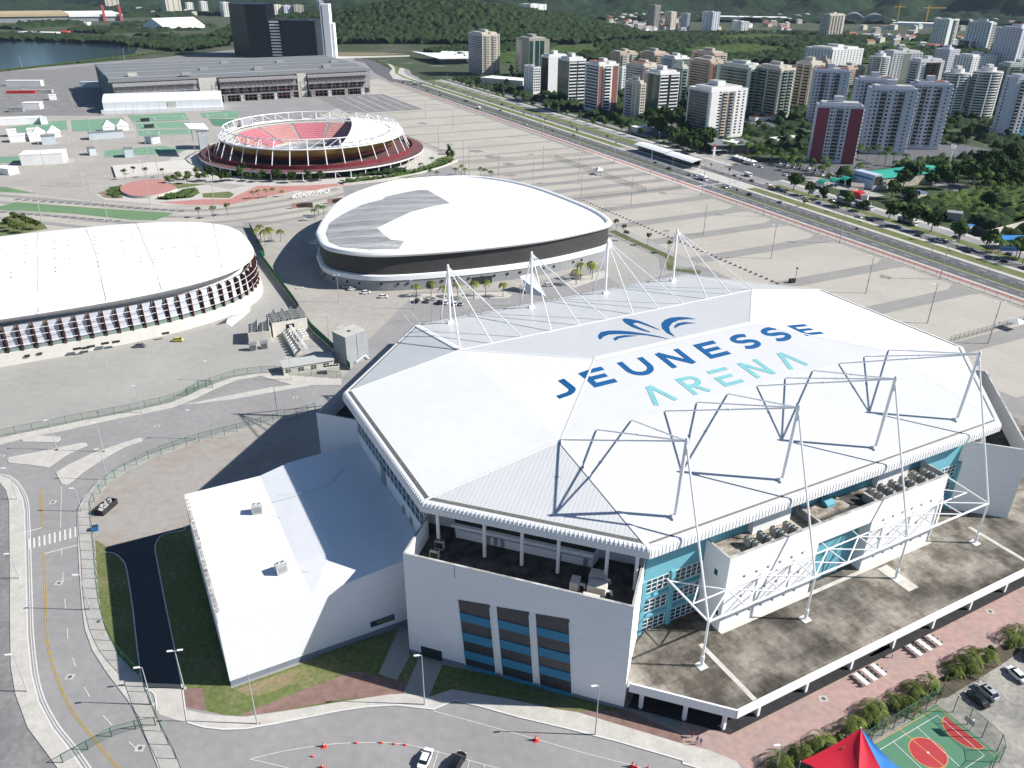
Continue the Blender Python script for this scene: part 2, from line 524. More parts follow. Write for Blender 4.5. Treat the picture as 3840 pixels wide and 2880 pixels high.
for y_, w_, z_ in ((2, 3, 22.2), (-9.5, 1, 19.6), (-14, 1, 19.6)): b = MB(); b.box(-77.5, -77.3, y_, y_+w_, 17.4, z_); b.build('door', m_grey, arena)
for sx, sy in ((-1, -1), (1, -1), (-1, 1), (1, 1)):
 def X(x, y): return (sx*abs(x), sy*abs(y))
 K = [X(85, 29.8), X(55.1, 61.0), X(45.4, 51.1), X(41, 51.1), X(77.1, 15), X(77.1, 21.6)]
 b = MB(); b.prism(K, 0.9, 20.0, 0, top=1); b.prism(K, 0, 0.9, 2)
 b.build('corner_block', [m_wallwhite, m_darkdeck, m_base], arena)
 b = MB()
 for p, q in ((K[0], K[1]), (K[1], K[2]), (K[0], K[5])):
  P = Vector(p); Q = Vector(q); d = (Q-P).normalized(); c = Vector((0, 0))-(P+Q)/2
  n = Vector((-d.y, d.x)); n = n if n.dot(c) > 0 else -n
  if p is K[1]: P = P+d*0.45
  if q is K[5]: P = P+d*0.45
  vs = [P, Q, Q+n*0.45, P+n*0.45]
  b.prism([(v.x, v.y) for v in vs], 20.0, 25.0, 0, top=1, bottom=False)
 b.build('parapet', [m_wallwhite, m_dirty], arena)
C1 = Vector((-85, -29.8)); C2 = Vector((-55.1, -61.0)); cd = (C2-C1).normalized(); cn = Vector((cd.y, -cd.x))
cn = cn if cn.dot(Vector((-1, -1))) > 0 else -cn
def onwall(s, z, o=0.0): q = C1+cd*s+cn*o; return (q.x, q.y, z)
def wpanel(mb, s0, s1, z0, z1, sh0, sh1, o0, o1, mi=0, zt=0.0):
 """slanted panel on the chamfer; sh = sideways shift at bottom / top"""
 vs = [onwall(s0+sh0, z0, o0), onwall(s1+sh0, z0, o0), onwall(s1+sh1, z1+zt*(s1-s0), o0), onwall(s0+sh1, z1, o0),
   onwall(s0+sh0, z0, o1), onwall(s1+sh0, z0, o1), onwall(s1+sh1, z1+zt*(s1-s0), o1), onwall(s0+sh1, z1, o1)]
 return mb.add(vs, [(0, 3, 2, 1), (4, 5, 6, 7), (0, 1, 5, 4), (1, 2, 6, 5), (2, 3, 7, 6), (3, 0, 4, 7)], mi)
m_grid = mat('gridded_glass', (0.035, 0.038, 0.045), var=0.25, scale=0.6, rough=0.35, spec=0.5, obj=True)
lines(m_grid, (0, 0, 1), 0.62, 0.07, (1.9, 2.0, 2.1), 0.1); lines(m_grid, (0.69, -0.72), 0.62, 0.07, (1.9, 1.8, 1.6), 0.2)
for s0, zt_ in ((10.9, 17.0), (18.5, 17.6), (26.0, 18.2)):
 dz = zt_-17.0
 sh = lambda z: 1.25*(1-z/17.0)
 zz_ = [(14.1+dz, zt_, 'window'), (12.1+dz, 14.1+dz, 'spandrel'), (9.3+dz, 12.1+dz, 'window'), (7.2+dz, 9.3+dz, 'spandrel'), (4.7+dz, 7.2+dz, 'window'), (2.7+dz, 4.7+dz, 'spandrel'), (0.9, 2.7+dz, 'window')]
 for z0, z1, nm in zz_:
  b = MB(); e = 0.22 if nm == 'spandrel' else 0.06
  wpanel(b, s0, s0+6.2, z0, z1, sh(z0), sh(z1), -0.1, e, 0, 0.1 if z1 == zt_ else 0)
  b.build(nm, m_grid if nm == 'window' else m_tealdark, arena)
 b = MB(); wpanel(b, s0, s0+6.2, 0.0, 0.9, sh(0), sh(0.9), -0.1, 0.2); b.build('plinth', m_tealdark, arena)
 b = MB()
 for e0, e1 in ((s0-0.14, s0), (s0+6.2, s0+6.34)): wpanel(b, e0, e1, 0.9, zt_, sh(0.9), sh(zt_), -0.1, 0.3)
 b.build('frame', m_wallwhite, arena)
b = MB(); wpanel(b, 2.6, 7.0, 0.05, 2.6, 0, 0, -0.1, 0.12); b.build('gate', mat('dark_green_gate', (0.02, 0.035, 0.035), rough=0.6), arena)
b = MB()          # drip stains under the coping and small square openings of the right-hand corner block
for s0, z0, z1 in ((10.2, 22.0, 24.8),): wpanel(b, s0, s0+0.16, z0, z1, 0, 0, -0.05, 0.012)
b.build('stain', m_grey, arena)
D1 = Vector((85, -29.8)); D2 = Vector((55.1, -61.0)); dd_ = (D1-D2).normalized(); dn = Vector((dd_.y, -dd_.x))
for z in (20.2, 17.6, 15.0, 12.4, 9.8, 7.2):
 b = MB(); s_ = 8.0+0.0*z; q = D2+dd_*s_+dn*0.02
 a = q-dd_*0.35; c = q+dd_*0.35
 b.prism([(a.x, a.y), (c.x, c.y), (c.x+dn.x*.05, c.y+dn.y*.05), (a.x+dn.x*.05, a.y+dn.y*.05)], z, z+0.65)
 b.build('vent', m_dark, arena)
for z in (17.6, 15.0, 12.4):
 b = MB(); q = Vector((-55.1*0-85, 29.8)).lerp(Vector((-55.1, 61.0)), 0.12); nn = Vector((-0.72, 0.69)); tt_ = Vector((0.69, 0.72))
 a = q-tt_*0.35+nn*0.02; c = q+tt_*0.35+nn*0.02
 b.prism([(a.x, a.y), (c.x, c.y), (c.x+nn.x*.05, c.y+nn.y*.05), (a.x+nn.x*.05, a.y+nn.y*.05)], z, z+0.65)
 b.build('vent', m_dark, arena)
b = MB()
dsum = 0.7071
def court(s, o): q = C1+cd*s-cn*o; return (q.x, q.y)
b.prism([court(5.0, 13.4), court(33.0, 13.4), court(34.5, 20.5), court(1.0, 20.5)], 20.0, 23.3, 0, top=1)
pr_ = b.build('plant_room', [m_wallwhite, m_darkdeck], arena)
b = MB(); b.prism([court(4.4, 12.6), court(33.2, 12.6), court(33.2, 13.39), court(4.4, 13.39)], 23.0, 23.6); b.build('canopy', m_white, pr_)
b = MB()
for s_ in (11.5, 13.0, 14.4, 26.0, 31.2):
 b.prism([court(s_, 13.33), court(s_+0.9, 13.33), court(s_+0.9, 13.39), court(s_, 13.39)], 20.0, 22.1)
b.build('door', m_grey, pr_)
b = MB(); b.tube((*court(6, 12.5), 22.9), (*court(33, 12.5), 22.7), 0.1, 6); b.tube((*court(4, 2.0), 20.3), (*court(30, 1.2), 20.3), 0.12, 6); b.tube((*court(4, 1.5), 20.3), (*court(30, 0.8), 20.3), 0.1, 6)
b.build('pipe', mat('pipe_blue_grey', (0.25, 0.30, 0.36)), arena)
for sx, sy in ((-1, -1), (1, -1), (-1, 1), (1, 1)):
 for k, s_ in enumerate((0.04, 0.27, 0.45, 0.62, 0.84, 0.97)):
  p = Vector((sx*77.2, sy*24.0)).lerp(Vector((sx*48.0, sy*53.9)), s_)
  b = MB(); b.tube((p.x, p.y, 20), (p.x, p.y, HE-0.6), 0.36, 10); b.build('column', m_steel, arena, smooth=False)
def front_window(x0, x1, z0, z1, nx, nz, y=-51.25, sgn=-1):
 b = MB(); b.box(x0, x1, min(y, y+sgn*0.04), max(y, y+sgn*0.04), z0, z1)
 wo = b.build('window', m_tealglass, arena)
 f = MB(); ya, yb_ = y+sgn*0.04, y+sgn*0.12
 for k in range(nx+1):
  x = x0+(x1-x0)*k/nx; f.box(x-0.07, x+0.07, min(ya, yb_), max(ya, yb_), z0, z1)
 for k in range(nz+1):
  z = z0+(z1-z0)*k/nz; f.box(x0-0.07, x1+0.07, min(ya, yb_-sgn*0.02), max(ya, yb_-sgn*0.02), z-0.06, z+0.06)
 f.build('frame', m_steel, wo)
for x0, x1 in ((-44.8, -39.4), (-37.9, -31.2), (31.2, 37.9), (39.4, 44.8)):
 for z0, z1 in ((6.1, 9.0), (11.0, 13.9), (15.8, 18.9)):
  front_window(x0, x1, z0, z1, 5 if x1-x0 > 6 else 4, 3)
for x in (-38.65, 38.65, -45.5, 45.5): b = MB(); b.box(x-0.45, x+0.45, -51.9, -51.26, 6, 19.4); b.build('pier', m_teal, arena)
for z in (9.9, 14.7):
 for xa in (-45, 31.1): b = MB(); b.box(xa, xa+13.9, -51.6, -51.26, z-0.25, z+0.25); b.build('ledge', m_teal, arena)
for x0, x1 in ((-20.4, -10.4), (15.0, 24.8)): b = MB(); b.box(x0, x1, -52.6, -51.26, 21.8, 26.6); b.build('panel', m_wallwhite, arena)
def holes(mb, x0, x1, z0, z1, y0, y1, hs, mi=0):
 """front wall at y0 (outer face) with square openings centred on hs, made of real strips"""
 xs = sorted({x0, x1}|{round(h[0]-0.38, 3) for h in hs}|{round(h[0]+0.38, 3) for h in hs})
 zs = sorted({z0, z1}|{round(h[1]-0.4, 3) for h in hs}|{round(h[1]+0.4, 3) for h in hs})
 for i in range(len(xs)-1):
  for j in range(len(zs)-1):
   cx, cz = (xs[i]+xs[i+1])/2, (zs[j]+zs[j+1])/2
   if any(abs(cx-h[0]) < 0.38 and abs(cz-h[1]) < 0.4 for h in hs): continue
   mb.add([(xs[i], y0, zs[j]), (xs[i+1], y0, zs[j]), (xs[i+1], y0, zs[j+1]), (xs[i], y0, zs[j+1])], [(0, 1, 2, 3)], mi)
 for hx, hz in hs:
  a, c, e, g = hx-0.38, hx+0.38, hz-0.4, hz+0.4
  mb.add([(a, y0, e), (c, y0, e), (c, y0, g), (a, y0, g), (a, y1, e), (c, y1, e), (c, y1, g), (a, y1, g)], [(0, 4, 5, 1), (1, 5, 6, 2), (2, 6, 7, 3), (3, 7, 4, 0)], mi)
  mb.add([(a, y1, e), (c, y1, e), (c, y1, g), (a, y1, g)], [(0, 1, 2, 3)], mi+1)
for sgn in (-1, 1):
 hs = [(sgn*x, z) for x in (11.4, 14.3, 17.4, 20.5, 23.5, 26.6) for z in (8.4, 13.2, 18.1)] if sgn < 0 else [(x, z) for x in (12, 15, 18, 21, 24.1, 27.2) for z in (8.5, 13.4, 18.2)]
 x0, x1 = (-31, -7) if sgn < 0 else (8.4, 31)
 b = MB()
 holes(b, x0, x1, 6, 24, -58.0, -57.5, hs)
 b.box(x0, x1, -57.49, -51.3, 6, 22.2, 0, top=2)
 b.box(x0, x1, -57.49, -57.45, 22.2, 23.9, 0)
 b.box(x0, x1, -58.0, -57.4, 24.0, 24.06, 3)
 if sgn < 0: b.box(-31.02, -30.6, -57.98, -51.3, 6, 24.0, 0, top=3)
 else: b.box(30.6, 31.02, -57.98, -51.3, 6, 24.0, 0, top=3)
 b.box(x1-0.4 if sgn < 0 else x0-0.02, x1+0.02 if sgn < 0 else x0+0.4, -57.98, -51.3, 6, 22.1, 0)
 b.build('plant_box', [m_wallwhite, m_dark, m_deckc, m_dirty], arena)
b = MB()
b.box(-7, 8.4, -58.0, -57.4, 19.0, 24.04, 0, top=1); b.box(-7, 8.4, -57.4, -51.3, 19.0, 22.3, 0, top=2)
b.box(-7.0, 4.0, -55.0, -51.3, 22.31, 22.9, 3)
b.build('porch_lintel', [m_wallwhite, m_dirty, m_darkdeck, m_deckc], arena)
b = MB(); b.box(-6.9, 8.3, -55.6, -55.3, 6, 19.0); b.build('porch_wall', m_teal, arena)
for xa, ya in ((-7.6, -51.3), (8.4, -54.3)): b = MB(); b.box(xa, xa+.6, -57.39, ya, 22.21, 24.2); b.build('parapet', m_dirty, arena)
b = MB(); b.prism([(-1.2, -53.8), (1.2, -53.8), (1.2, -52.0), (-1.2, -52.0)], 22.9, 24.0, ztop=[23.6, 23.6, 24.4, 24.4]); b.build('duct_cowl', m_teal, arena)
b = MB()
for x0, y0 in ((-31, -55.4),): b.box(-31.06, -31.021, y0, y0+0.9, 18.0, 19.3); b.box(-31.06, -31.021, -57.2, -56.6, 9.4, 10.6)
b.build('window', m_tealglass, arena)
xm = [-39.7, -13.25, 13.25, 39.7]; xst = [-48.5+97.0*k/11 for k in range(12)]
for sg in (-1, 1):
 for i, x in enumerate(xm):
  yb_, zt_ = sg*51.3, 49.0
  b = MB()
  b.tube((x, yb_, roofz(x, yb_)), (x, sg*51.8, zt_), 0.36, 10); b.tube((x, sg*51.8, zt_), (x, sg*51.8, zt_+0.4), 0.36, 10, r2=0.2)
  b.box(x-0.9, x+0.9, yb_-0.7, yb_+0.7, roofz(x, yb_)-0.1, roofz(x, yb_)+0.35)
  b.tube((x-0.8, yb_, roofz(x, yb_)+0.5), (x+0.8, yb_, roofz(x, yb_)+0.5), 0.3, 8)
  mo = b.build('mast', m_steel, arena)
  for k in range(3):
   xs_ = xst[3*i+k]
   b = MB(); e = Vector((xs_, sg*rd, roofz(xs_, rd)+0.2)); t = Vector((x, sg*51.8, zt_-0.3))
   b.tube(t, e, 0.165, 8); m_ = t.lerp(e, 0.48); m2 = t.lerp(e, 0.5); b.tube(m_, m2, 0.24, 8)
   b.build('strut', m_steel, mo)
  b = MB()
  zf = 6.0 if sg < 0 else 0.0
  b.tube((x, sg*52.0, zt_-1.3), (x, sg*63.4, 17.0), 0.2, 8); b.tube((x, sg*52.2, zt_-1.6), (x, sg*52.3, 46.2), 0.24, 8)
  b.build('stay', m_steel, mo)
  b = MB(); b.tube((x, sg*63.4, 17.0), (x, sg*63.4, zf), 0.22, 8); b.tube((x, sg*63.4, zf), (x, sg*63.4, zf+2.6), 0.36, 10); b.box(x-0.9, x+0.9, sg*63.4-0.9, sg*63.4+0.9, zf-0.1, zf+0.12)
  b.build('post', m_steel, mo)
 b = MB(); yo, yi, zt = sg*63.4, sg*58.5, 17.0
 b.tube((-39.7, yo, zt), (39.7, yo, zt), 0.22, 8)
 for k in range(9):
  x0 = -39.7+8.822*k; x1 = x0+8.822
  xi = -30.9+8.822*k
 xi = [-39.0]+[-30.9+8.822*k for k in range(8)]+[39.7]
 for k in range(len(xi)-1): b.tube((xi[k], yi, zt), (xi[k+1], yi, zt), 0.15, 6)
 for k in range(1, len(xi)-1):
  b.tube((xi[k], yi, zt), (xi[k], yo, zt), 0.14, 6); b.tube((xi[k], yi, zt), (min(xi[k]+8.822, 39.7), yo, zt), 0.14, 6)
  b.tube((xi[k], yi, zt), (max(xi[k]-8.822, -39.7), yo, zt), 0.14, 6)
  b.tube((xi[k], yi, zt), (xi[k], sg*51.3, zt+1.6), 0.14, 6)
 for s_ in (-1, 1):
  b.tube((s_*39.7, yo, zt), (s_*39.9, sg*51.5, zt+0.8), 0.2, 8)
  b.tube((s_*39.2, yi, zt), (s_*31, sg*51.5, zt), 0.13, 6); b.tube((s_*39.9, sg*52, zt+0.7), (s_*30.9, yi, zt), 0.13, 6)
 b.build('truss', m_steel, arena)
# ================================================================ terrace with stained concrete top
m_terr = mat('stained_concrete', (0.36, 0.335, 0.29), col2=(0.085, 0.076, 0.065), thr=0.52, scale=0.045, rough=0.95, fine=0.12, soft=0.12, obj=True)
def stains(m):
 nt = m.node_tree; N, L = nt.nodes, nt.links; bb = N['Principled BSDF']
 prev = bb.inputs['Base Color'].links[0].from_socket
 tc = N.new('ShaderNodeTexCoord'); n = N.new('ShaderNodeTexNoise'); n.inputs['Scale'].default_value = 0.13; n.inputs['Detail'].default_value = 9; n.inputs['Roughness'].default_value = 0.7
 L.new(tc.outputs['Object'], n.inputs['Vector']); r = N.new('ShaderNodeValToRGB')
 r.color_ramp.elements[0].position = 0.40; r.color_ramp.elements[1].position = 0.60
 r.color_ramp.elements[0].color = (0.42, 0.39, 0.36, 1); r.color_ramp.elements[1].color = (1.15, 1.13, 1.1, 1)
 L.new(n.outputs['Fac'], r.inputs['Fac']); mx = N.new('ShaderNodeMix'); mx.data_type = 'RGBA'; mx.blend_type = 'MULTIPLY'; mx.inputs[0].default_value = 1
 L.new(prev, mx.inputs[6]); L.new(r.outputs[0], mx.inputs[7]); L.new(mx.outputs[2], bb.inputs['Base Color'])
stains(m_terr)
lines(m_terr, (1, 0), 3.0, 0.12, 0.72, 0.4); lines(m_terr, (0, 1), 3.0, 0.12, 0.72, 1.1)
terr = empty('terrace', (AX, AY, 0), AYAW, 'raised terrace of stained concrete slabs with a white edge along the arena front', 'terrace')
tp = [(-54.0, -60.7), (-40.9, -74.3), (104, -74.3), (104, -30), (85.2, -29.6), (55.2, -61.0), (45.6, -51.3), (-45.6, -51.3), (-54.8, -60.8)]
b = MB(); b.prism(tp, 5.3, 6.0, 1, top=0); b.build('slab', [m_terr, m_wallwhite], terr)
b = MB()
for p, q in (((-54.2, -60.9), (-41.0, -74.4)), ((-41.0, -74.4), (104, -74.4))):
 P = Vector(p); Q = Vector(q); d = (Q-P).normalized(); n = Vector((d.y, -d.x))
 vs = [P, Q, Q+n*0.35, P+n*0.35]
 b.prism([(v.x, v.y) for v in vs], 4.6, 6.65)
b.build('edge_beam', m_wallwhite, terr)
b = MB()
for p, q in (((-31.0, -59.2), (31, -59.2)),): b.box(-31, 31, -58.9, -58.05, 6.0, 6.08)
for x in (-36.3, 44.0): b.box(x-0.5, x+0.5, -73.9, -59, 6.003, 6.03)
b.box(12.3, 15.3, -67.5, -59.5, 6.005, 6.06)
b.build('patch', mat('pale_concrete', (0.55, 0.52, 0.46), var=0.15, scale=0.6), terr)
b = MB(); b.prism([(-50.5, -57.5), (-37.5, -70.5), (104, -70.5), (104, -66), (-36, -66), (-47, -56)], 0.3, 5.25); b.build('undercroft_shade_wall', m_dark, terr)  # set-back wall added, coloured dark for the shade under the slab
b = MB(); b.prism([(-54.0, -60.9), (-41.0, -74.2), (104, -74.2), (104, -66), (-36, -66), (-47, -56)], 0.12, 0.14); b.build('undercroft_shade_floor', m_dark, terr)  # dark sheet over the paving, standing in for shade under the slab
for k, (x, y) in enumerate([(-52.0, -62.0), (-46.5, -67.8), (-41.5, -72.6)]+[(-34+12*i, -73.2) for i in range(12)]):
 b = MB(); b.box(x-0.3, x+0.3, y-0.3, y+0.3, 0, 5.3); b.build('column', m_wallwhite, terr)
# ================================================================ rooftop condensers
def make_condenser(label):
 t = empty('condenser_unit', (0, 0, 0), 0, label, 'air conditioner', 'condenser units on the arena roof decks')
 b = MB(); b.box(-0.9, 0.9, -0.45, 0.45, 0.15, 1.9, 0); b.box(-0.85, -0.6, -0.4, 0.4, 0, 0.15, 1); b.box(0.6, 0.85, -0.4, 0.4, 0, 0.15, 1)
 b.box(-0.8, 0.8, -0.47, -0.452, 0.35, 1.7, 1); b.build('casing', [m_ac, m_dark], t)
 for x in (-0.43, 0.43):
  f = MB(); f.tube((x, 0, 1.9), (x, 0, 2.1), 0.36, 14, 0, cap=True); fo = f.build('fan_guard', m_ac, t)
  g = MB(); g.tube((x, 0, 2.1), (x, 0, 2.12), 0.28, 12); g.tube((x, 0, 2.12), (x, 0, 2.15), 0.1, 8); g.build('fan', m_dark, fo)
 return t
cond0 = make_condenser('grey two-fan condenser unit in the row behind the white parapet')
pos = []
for i, x in enumerate((-23.6, -20.3, -16.9, -13.5)):
 pos += [(x, -54.9, 22.2, 'back', 'left'), (x-0.6+1.0, -56.5, 22.2, 'front', 'left')]
for i, x in enumerate((11.2, 14.4, 17.7, 21.1, 24.6, 27.8)):
 pos += [(x, -54.4, 22.2, 'back', 'right'), (x+0.3, -56.3, 22.2, 'front', 'right')]
for i, (x, y, z, rw, sd_) in enumerate(pos):
 l_ = AW(x, y, z)
 lab = f'two-fan condenser unit, {["first","second","third","fourth","fifth","sixth"][(i//2) if sd_=="left" else (i-8)//2]} from the left in the {rw} row of the {sd_} roof deck'
 if i == 0: cond0.location = l_; cond0.rotation_euler = (0, 0, AYAW+1.57); cond0['label'] = lab; o = cond0
 else: o = copy_tree(cond0, l_, AYAW+1.57, lab)
for x, y, l in ((-78.1, -28.2, 'grey condenser unit in the shaded corner court, beside its left wall'), (-76.1, -25.9, 'grey condenser unit in the shaded corner court, farther from the parapet')):
 copy_tree(cond0, AW(x, y, 20.0), AYAW-0.8, l)
for i, (s_, o_, w_, h_, l_) in enumerate(((35.0, 3.2, 3.0, 1.6, 'cream duct box on the corner court floor, nearest the parapet'), (35.5, 6.6, 3.4, 2.0, 'large cream duct box in the middle of the corner court group'), (34.8, 9.6, 2.8, 1.9, 'cream duct box at the back of the corner court group'), (31.3, 6.8, 1.6, 1.7, 'small cream duct box left of the big one in the corner court'))):
 q = court(s_, o_); p = AW(q[0], q[1], 20.0)
 t = empty('duct_box', p, AYAW-0.805, l_, 'duct', 'duct boxes in the corner court')
 b = MB(); b.box(-w_/2, w_/2, -1.1, 1.1, 0.4, 0.4+h_); b.box(-w_/2-0.1, w_/2+0.1, -0.3, 0.3, 0, 0.4); b.build('casing', mat('cream_metal', (0.66, 0.62, 0.55), var=0.1, scale=1), t)
 b = MB(); b.tube((w_/2, 0, 1.2), (w_/2+0.9, 0.3, 1.0), 0.25, 8); b.tube((w_/2+0.9, 0.3, 1.0), (w_/2+1.0, 0.5, 0), 0.25, 8); b.build('pipe', m_steel, t)
# ================================================================ white annex hall left of the arena
annex = empty('annex_hall', (AX, AY, 0), AYAW, 'plain white annex hall with a flat folded roof at the left end of the arena', 'annex')
m_annexroof = mat('white_membrane', (0.80, 0.805, 0.81), var=0.03, scale=0.2, rough=0.55, obj=True, fine=0.02)
x0, x1, y0, y1 = -118.2, -78.5, -22.3, 22.6
xe = -82.4
b = MB(); b.prism([(x0, y0), (xe, y0), (-77.5, -18), (-77.5, y1), (x0, y1)], 1.3, 15.0, 0, bottom=False); b.prism([(x0+.05, y0+.05), (xe, y0+.05), (-77.5, -18), (-77.5, y1-.05), (x0+.05, y1-.05)], 0, 1.3, 1, bottom=False)
b.build('wall', [m_wallwhite, m_base], annex)
b = MB()
V = dict(a=(x0, y0, 15.3), b=(-101, y0, 15.1), c=(-92.5, y0, 15.8), d=(xe, y0, 16.7), e=(-77.4, -18, 17.2),
   f=(x0, -15, 15.7), g=(-101.3, -13, 15.75), h=(-94.5, -13.5, 17.3), i=(-84, -13.5, 17.8), k=(-77.4, -13.5, 18.0),
   l=(x0, y1, 15.8), m=(-101.3, y1, 15.75), n=(-94.5, y1, 17.4), o=(-77.4, y1, 18.2))
ks = list(V); ix = {k: n_ for n_, k in enumerate(ks)}
fs = ['abgf', 'bchg', 'cdih', 'deki', 'fgml', 'ghnm', 'hikon']
b.add([V[k] for k in ks], [tuple(ix[c] for c in f_) for f_ in fs])
per = 'abcdekonmlf'
vs = [V[c] for c in per]; vs2 = [(v[0], v[1], 15.0) for v in vs]; n_ = len(vs)
b.add(vs+vs2, [(i, n_+i, n_+(i+1) % n_, (i+1) % n_) for i in range(n_)])
b.build('roof', m_annexroof, annex)
b = MB(); random.seed(3)
for k in range(26):
 yy = 20-k*1.55
 b.box(x0+0.35, x0+0.8+rnd.random()*0.15, yy-0.5-rnd.random()*0.25, yy+0.6, 15.72, 15.95 if k < 22 else 15.9)
b.box(x0-0.02, x0+0.25, y0+0.3, y1-0.3, 15.5, 16.05)
b.build('roof_edge_grating', [m_dirty], annex)
b = MB(); strip(b, smoothline([(-77.6, 14), (-84, 13), (-88, 9), (-93, 8), (-100, 9.5)]), 0.12, 17.9); b.build('cable', m_grey, annex)
b = MB(); b.box(-90.4, -85.3, y0-0.06, y0-0.01, 2.45, 3.95, 0)
sgn_ = b.build('sign_panel', [mat('navy_sign', (0.02, 0.05, 0.09), rough=0.5)], annex)
def textmesh(body, name, m, parent, size, loc, rot, extrude=0.004, align='LEFT', spacing=1.0, offset=0.0):
 cu = bpy.data.curves.new(name, 'FONT'); cu.body = body; cu.size = size; cu.extrude = extrude; cu.align_x = align; cu.space_character = spacing; cu.offset = offset
 o = bpy.data.objects.new(name, cu); COL.objects.link(o)
 dg = bpy.context.evaluated_depsgraph_get(); dg.update()
 me = bpy.data.meshes.new_from_object(o.evaluated_get(dg)); bpy.data.objects.remove(o)
 me.materials.clear(); me.materials.append(m)
 q = link(name, me, parent); q.location = loc; q.rotation_euler = rot
 return q
m_signtxt = mat('sign_yellow_green', (0.45, 0.55, 0.12)); m_signtxt2 = mat('sign_pale', (0.55, 0.6, 0.6))
textmesh('CENTRO DE TREINAMENTO', 'lettering', m_signtxt2, sgn_, 0.36, (-89.3, y0-0.075, 3.42), (R(90), 0, 0))
textmesh('TIME BRASIL', 'lettering', m_signtxt, sgn_, 0.6, (-88.9, y0-0.075, 2.82), (R(90), 0, 0))
for i, (x, y, yw, l) in enumerate(((-104.6, -13.4, 0.1, 'pale grey rooftop chiller with two fans on the annex roof, nearer the sign wall'), (-104.7, 8.4, -0.25, 'pale grey rooftop chiller with two fans on the annex roof, farther back'))):
 t = empty('rooftop_chiller', AW(x, y, 15.75), AYAW+yw, l, 'air conditioner', 'chillers on the annex roof')
 b = MB(); b.box(-1.1, 1.1, -0.85, 0.85, 0.25, 2.0); b.box(-1.0, 1.0, -0.8, -0.6, 0, 0.25); b.box(-1.0, 1.0, 0.6, 0.8, 0, 0.25); b.build('casing', m_ac, t)
 for x_ in (-0.5, 0.5):
  f = MB(); f.tube((x_, 0.35, 2.0), (x_, 0.35, 2.08), 0.38, 14); fo = f.build('fan_guard', m_white, t)
  g = MB(); g.tube((x_, 0.35, 2.08), (x_, 0.35, 2.1), 0.26, 12); g.build('fan', m_dark, fo)
 b = MB(); b.box(-0.8, 0.8, -0.87, -0.852, 0.5, 1.8); b.build('grille', m_grey, t)
 b = MB(); strip(b, smoothline([(1.1, 0), (2.2, 0.3), (3.0, -1.5), (4.5, -3.2), (6, -3.0), (8, -2.2)]), 0.07, 0.12); b.build('cable', m_grey, t)
# ================================================================ ground, paving and roads
PUV = (0.4392, -0.8984, 0.8984, 0.4392)
m_land = mat('scrub_land', (0.045, 0.065, 0.028), col2=(0.10, 0.095, 0.07), thr=0.45, scale=0.012, rough=1, fine=0.25)
m_asph = mat('asphalt', (0.285, 0.275, 0.268), var=0.09, scale=0.06, rough=0.95, fine=0.07)
m_asphd = mat('dark_asphalt', (0.125, 0.127, 0.132), var=0.12, scale=0.08, rough=0.95, fine=0.1)
m_asphold = mat('patched_asphalt', (0.24, 0.232, 0.225), col2=(0.18, 0.175, 0.172), thr=0.45, scale=0.10, rough=0.95, fine=0.15)
m_conc = mat('yard_concrete', (0.375, 0.365, 0.335), col2=(0.315, 0.305, 0.28), thr=0.45, scale=0.035, rough=0.95, fine=0.05, soft=0.25)
m_conc2 = mat('stained_yard', (0.41, 0.385, 0.345), col2=(0.335, 0.31, 0.28), thr=0.48, scale=0.04, rough=0.95, fine=0.08, soft=0.22)
m_walk = mat('sidewalk_concrete', (0.50, 0.475, 0.43), var=0.12, scale=0.35, rough=0.95, fine=0.08)
m_kerb = mat('painted_kerb', (0.62, 0.61, 0.58), var=0.1, scale=0.8, rough=0.9)
m_grass = mat('mown_grass', (0.125, 0.155, 0.05), col2=(0.19, 0.18, 0.09), thr=0.42, scale=0.12, rough=1, fine=0.25)
m_grassdry = mat('dry_grass', (0.25, 0.19, 0.12), col2=(0.15, 0.17, 0.06), thr=0.45, scale=0.15, rough=1, fine=0.2)
m_mulch = mat('red_mulch', (0.23, 0.145, 0.125), var=0.2, scale=0.6, rough=1, fine=0.25)
m_brick = mat('red_brick_paving', (0.42, 0.285, 0.25), col2=(0.35, 0.265, 0.24), thr=0.45, scale=0.09, rough=0.95, fine=0.12)
m_gravel = mat('grey_gravel', (0.36, 0.34, 0.30), col2=(0.24, 0.23, 0.205), thr=0.5, scale=0.12, rough=1, fine=0.2)
m_paint = mat('road_paint_white', (0.62, 0.61, 0.58), var=0.14, scale=0.8, rough=0.8)
m_yellow = mat('road_paint_yellow', (0.50, 0.33, 0.07), var=0.15, scale=0.8, rough=0.8)
m_beige = mat('beige_paving', (0.45, 0.415, 0.36), col2=(0.40, 0.37, 0.32), thr=0.45, scale=0.03, rough=0.95, fine=0.035)
m_stripe = mat('grey_paving', (0.285, 0.275, 0.255), var=0.07, scale=0.08, rough=0.95, fine=0.05)
m_pink = mat('red_cycle_path', (0.42, 0.21, 0.19), var=0.08, scale=0.2, rough=0.9)
m_pinkplaza = mat('rose_plaza', (0.46, 0.22, 0.19), var=0.06, scale=0.1, rough=0.9)
m_turf = mat('green_court', (0.17, 0.31, 0.205), var=0.1, scale=0.04, rough=0.9, fine=0.04)
m_turf2 = mat('artificial_turf', (0.14, 0.235, 0.12), var=0.08, scale=0.05, rough=1, fine=0.1)
lines(m_beige, (PUV[0], PUV[1]), 6.0, 0.25, 0.93, obj=False); lines(m_beige, (PUV[2], PUV[3]), 6.0, 0.25, 0.93, obj=False)
m_green = mat('deep_green_court', (0.09, 0.22, 0.135), var=0.05, scale=0.3, rough=0.8)
m_redc = mat('court_red', (0.42, 0.045, 0.05), var=0.06, scale=0.5, rough=0.8)
m_water = mat('lake_water', (0.012, 0.03, 0.05), var=0.2, scale=0.004, rough=0.12, spec=0.6)
def near_sub(n=1):
 return n
b = MB()
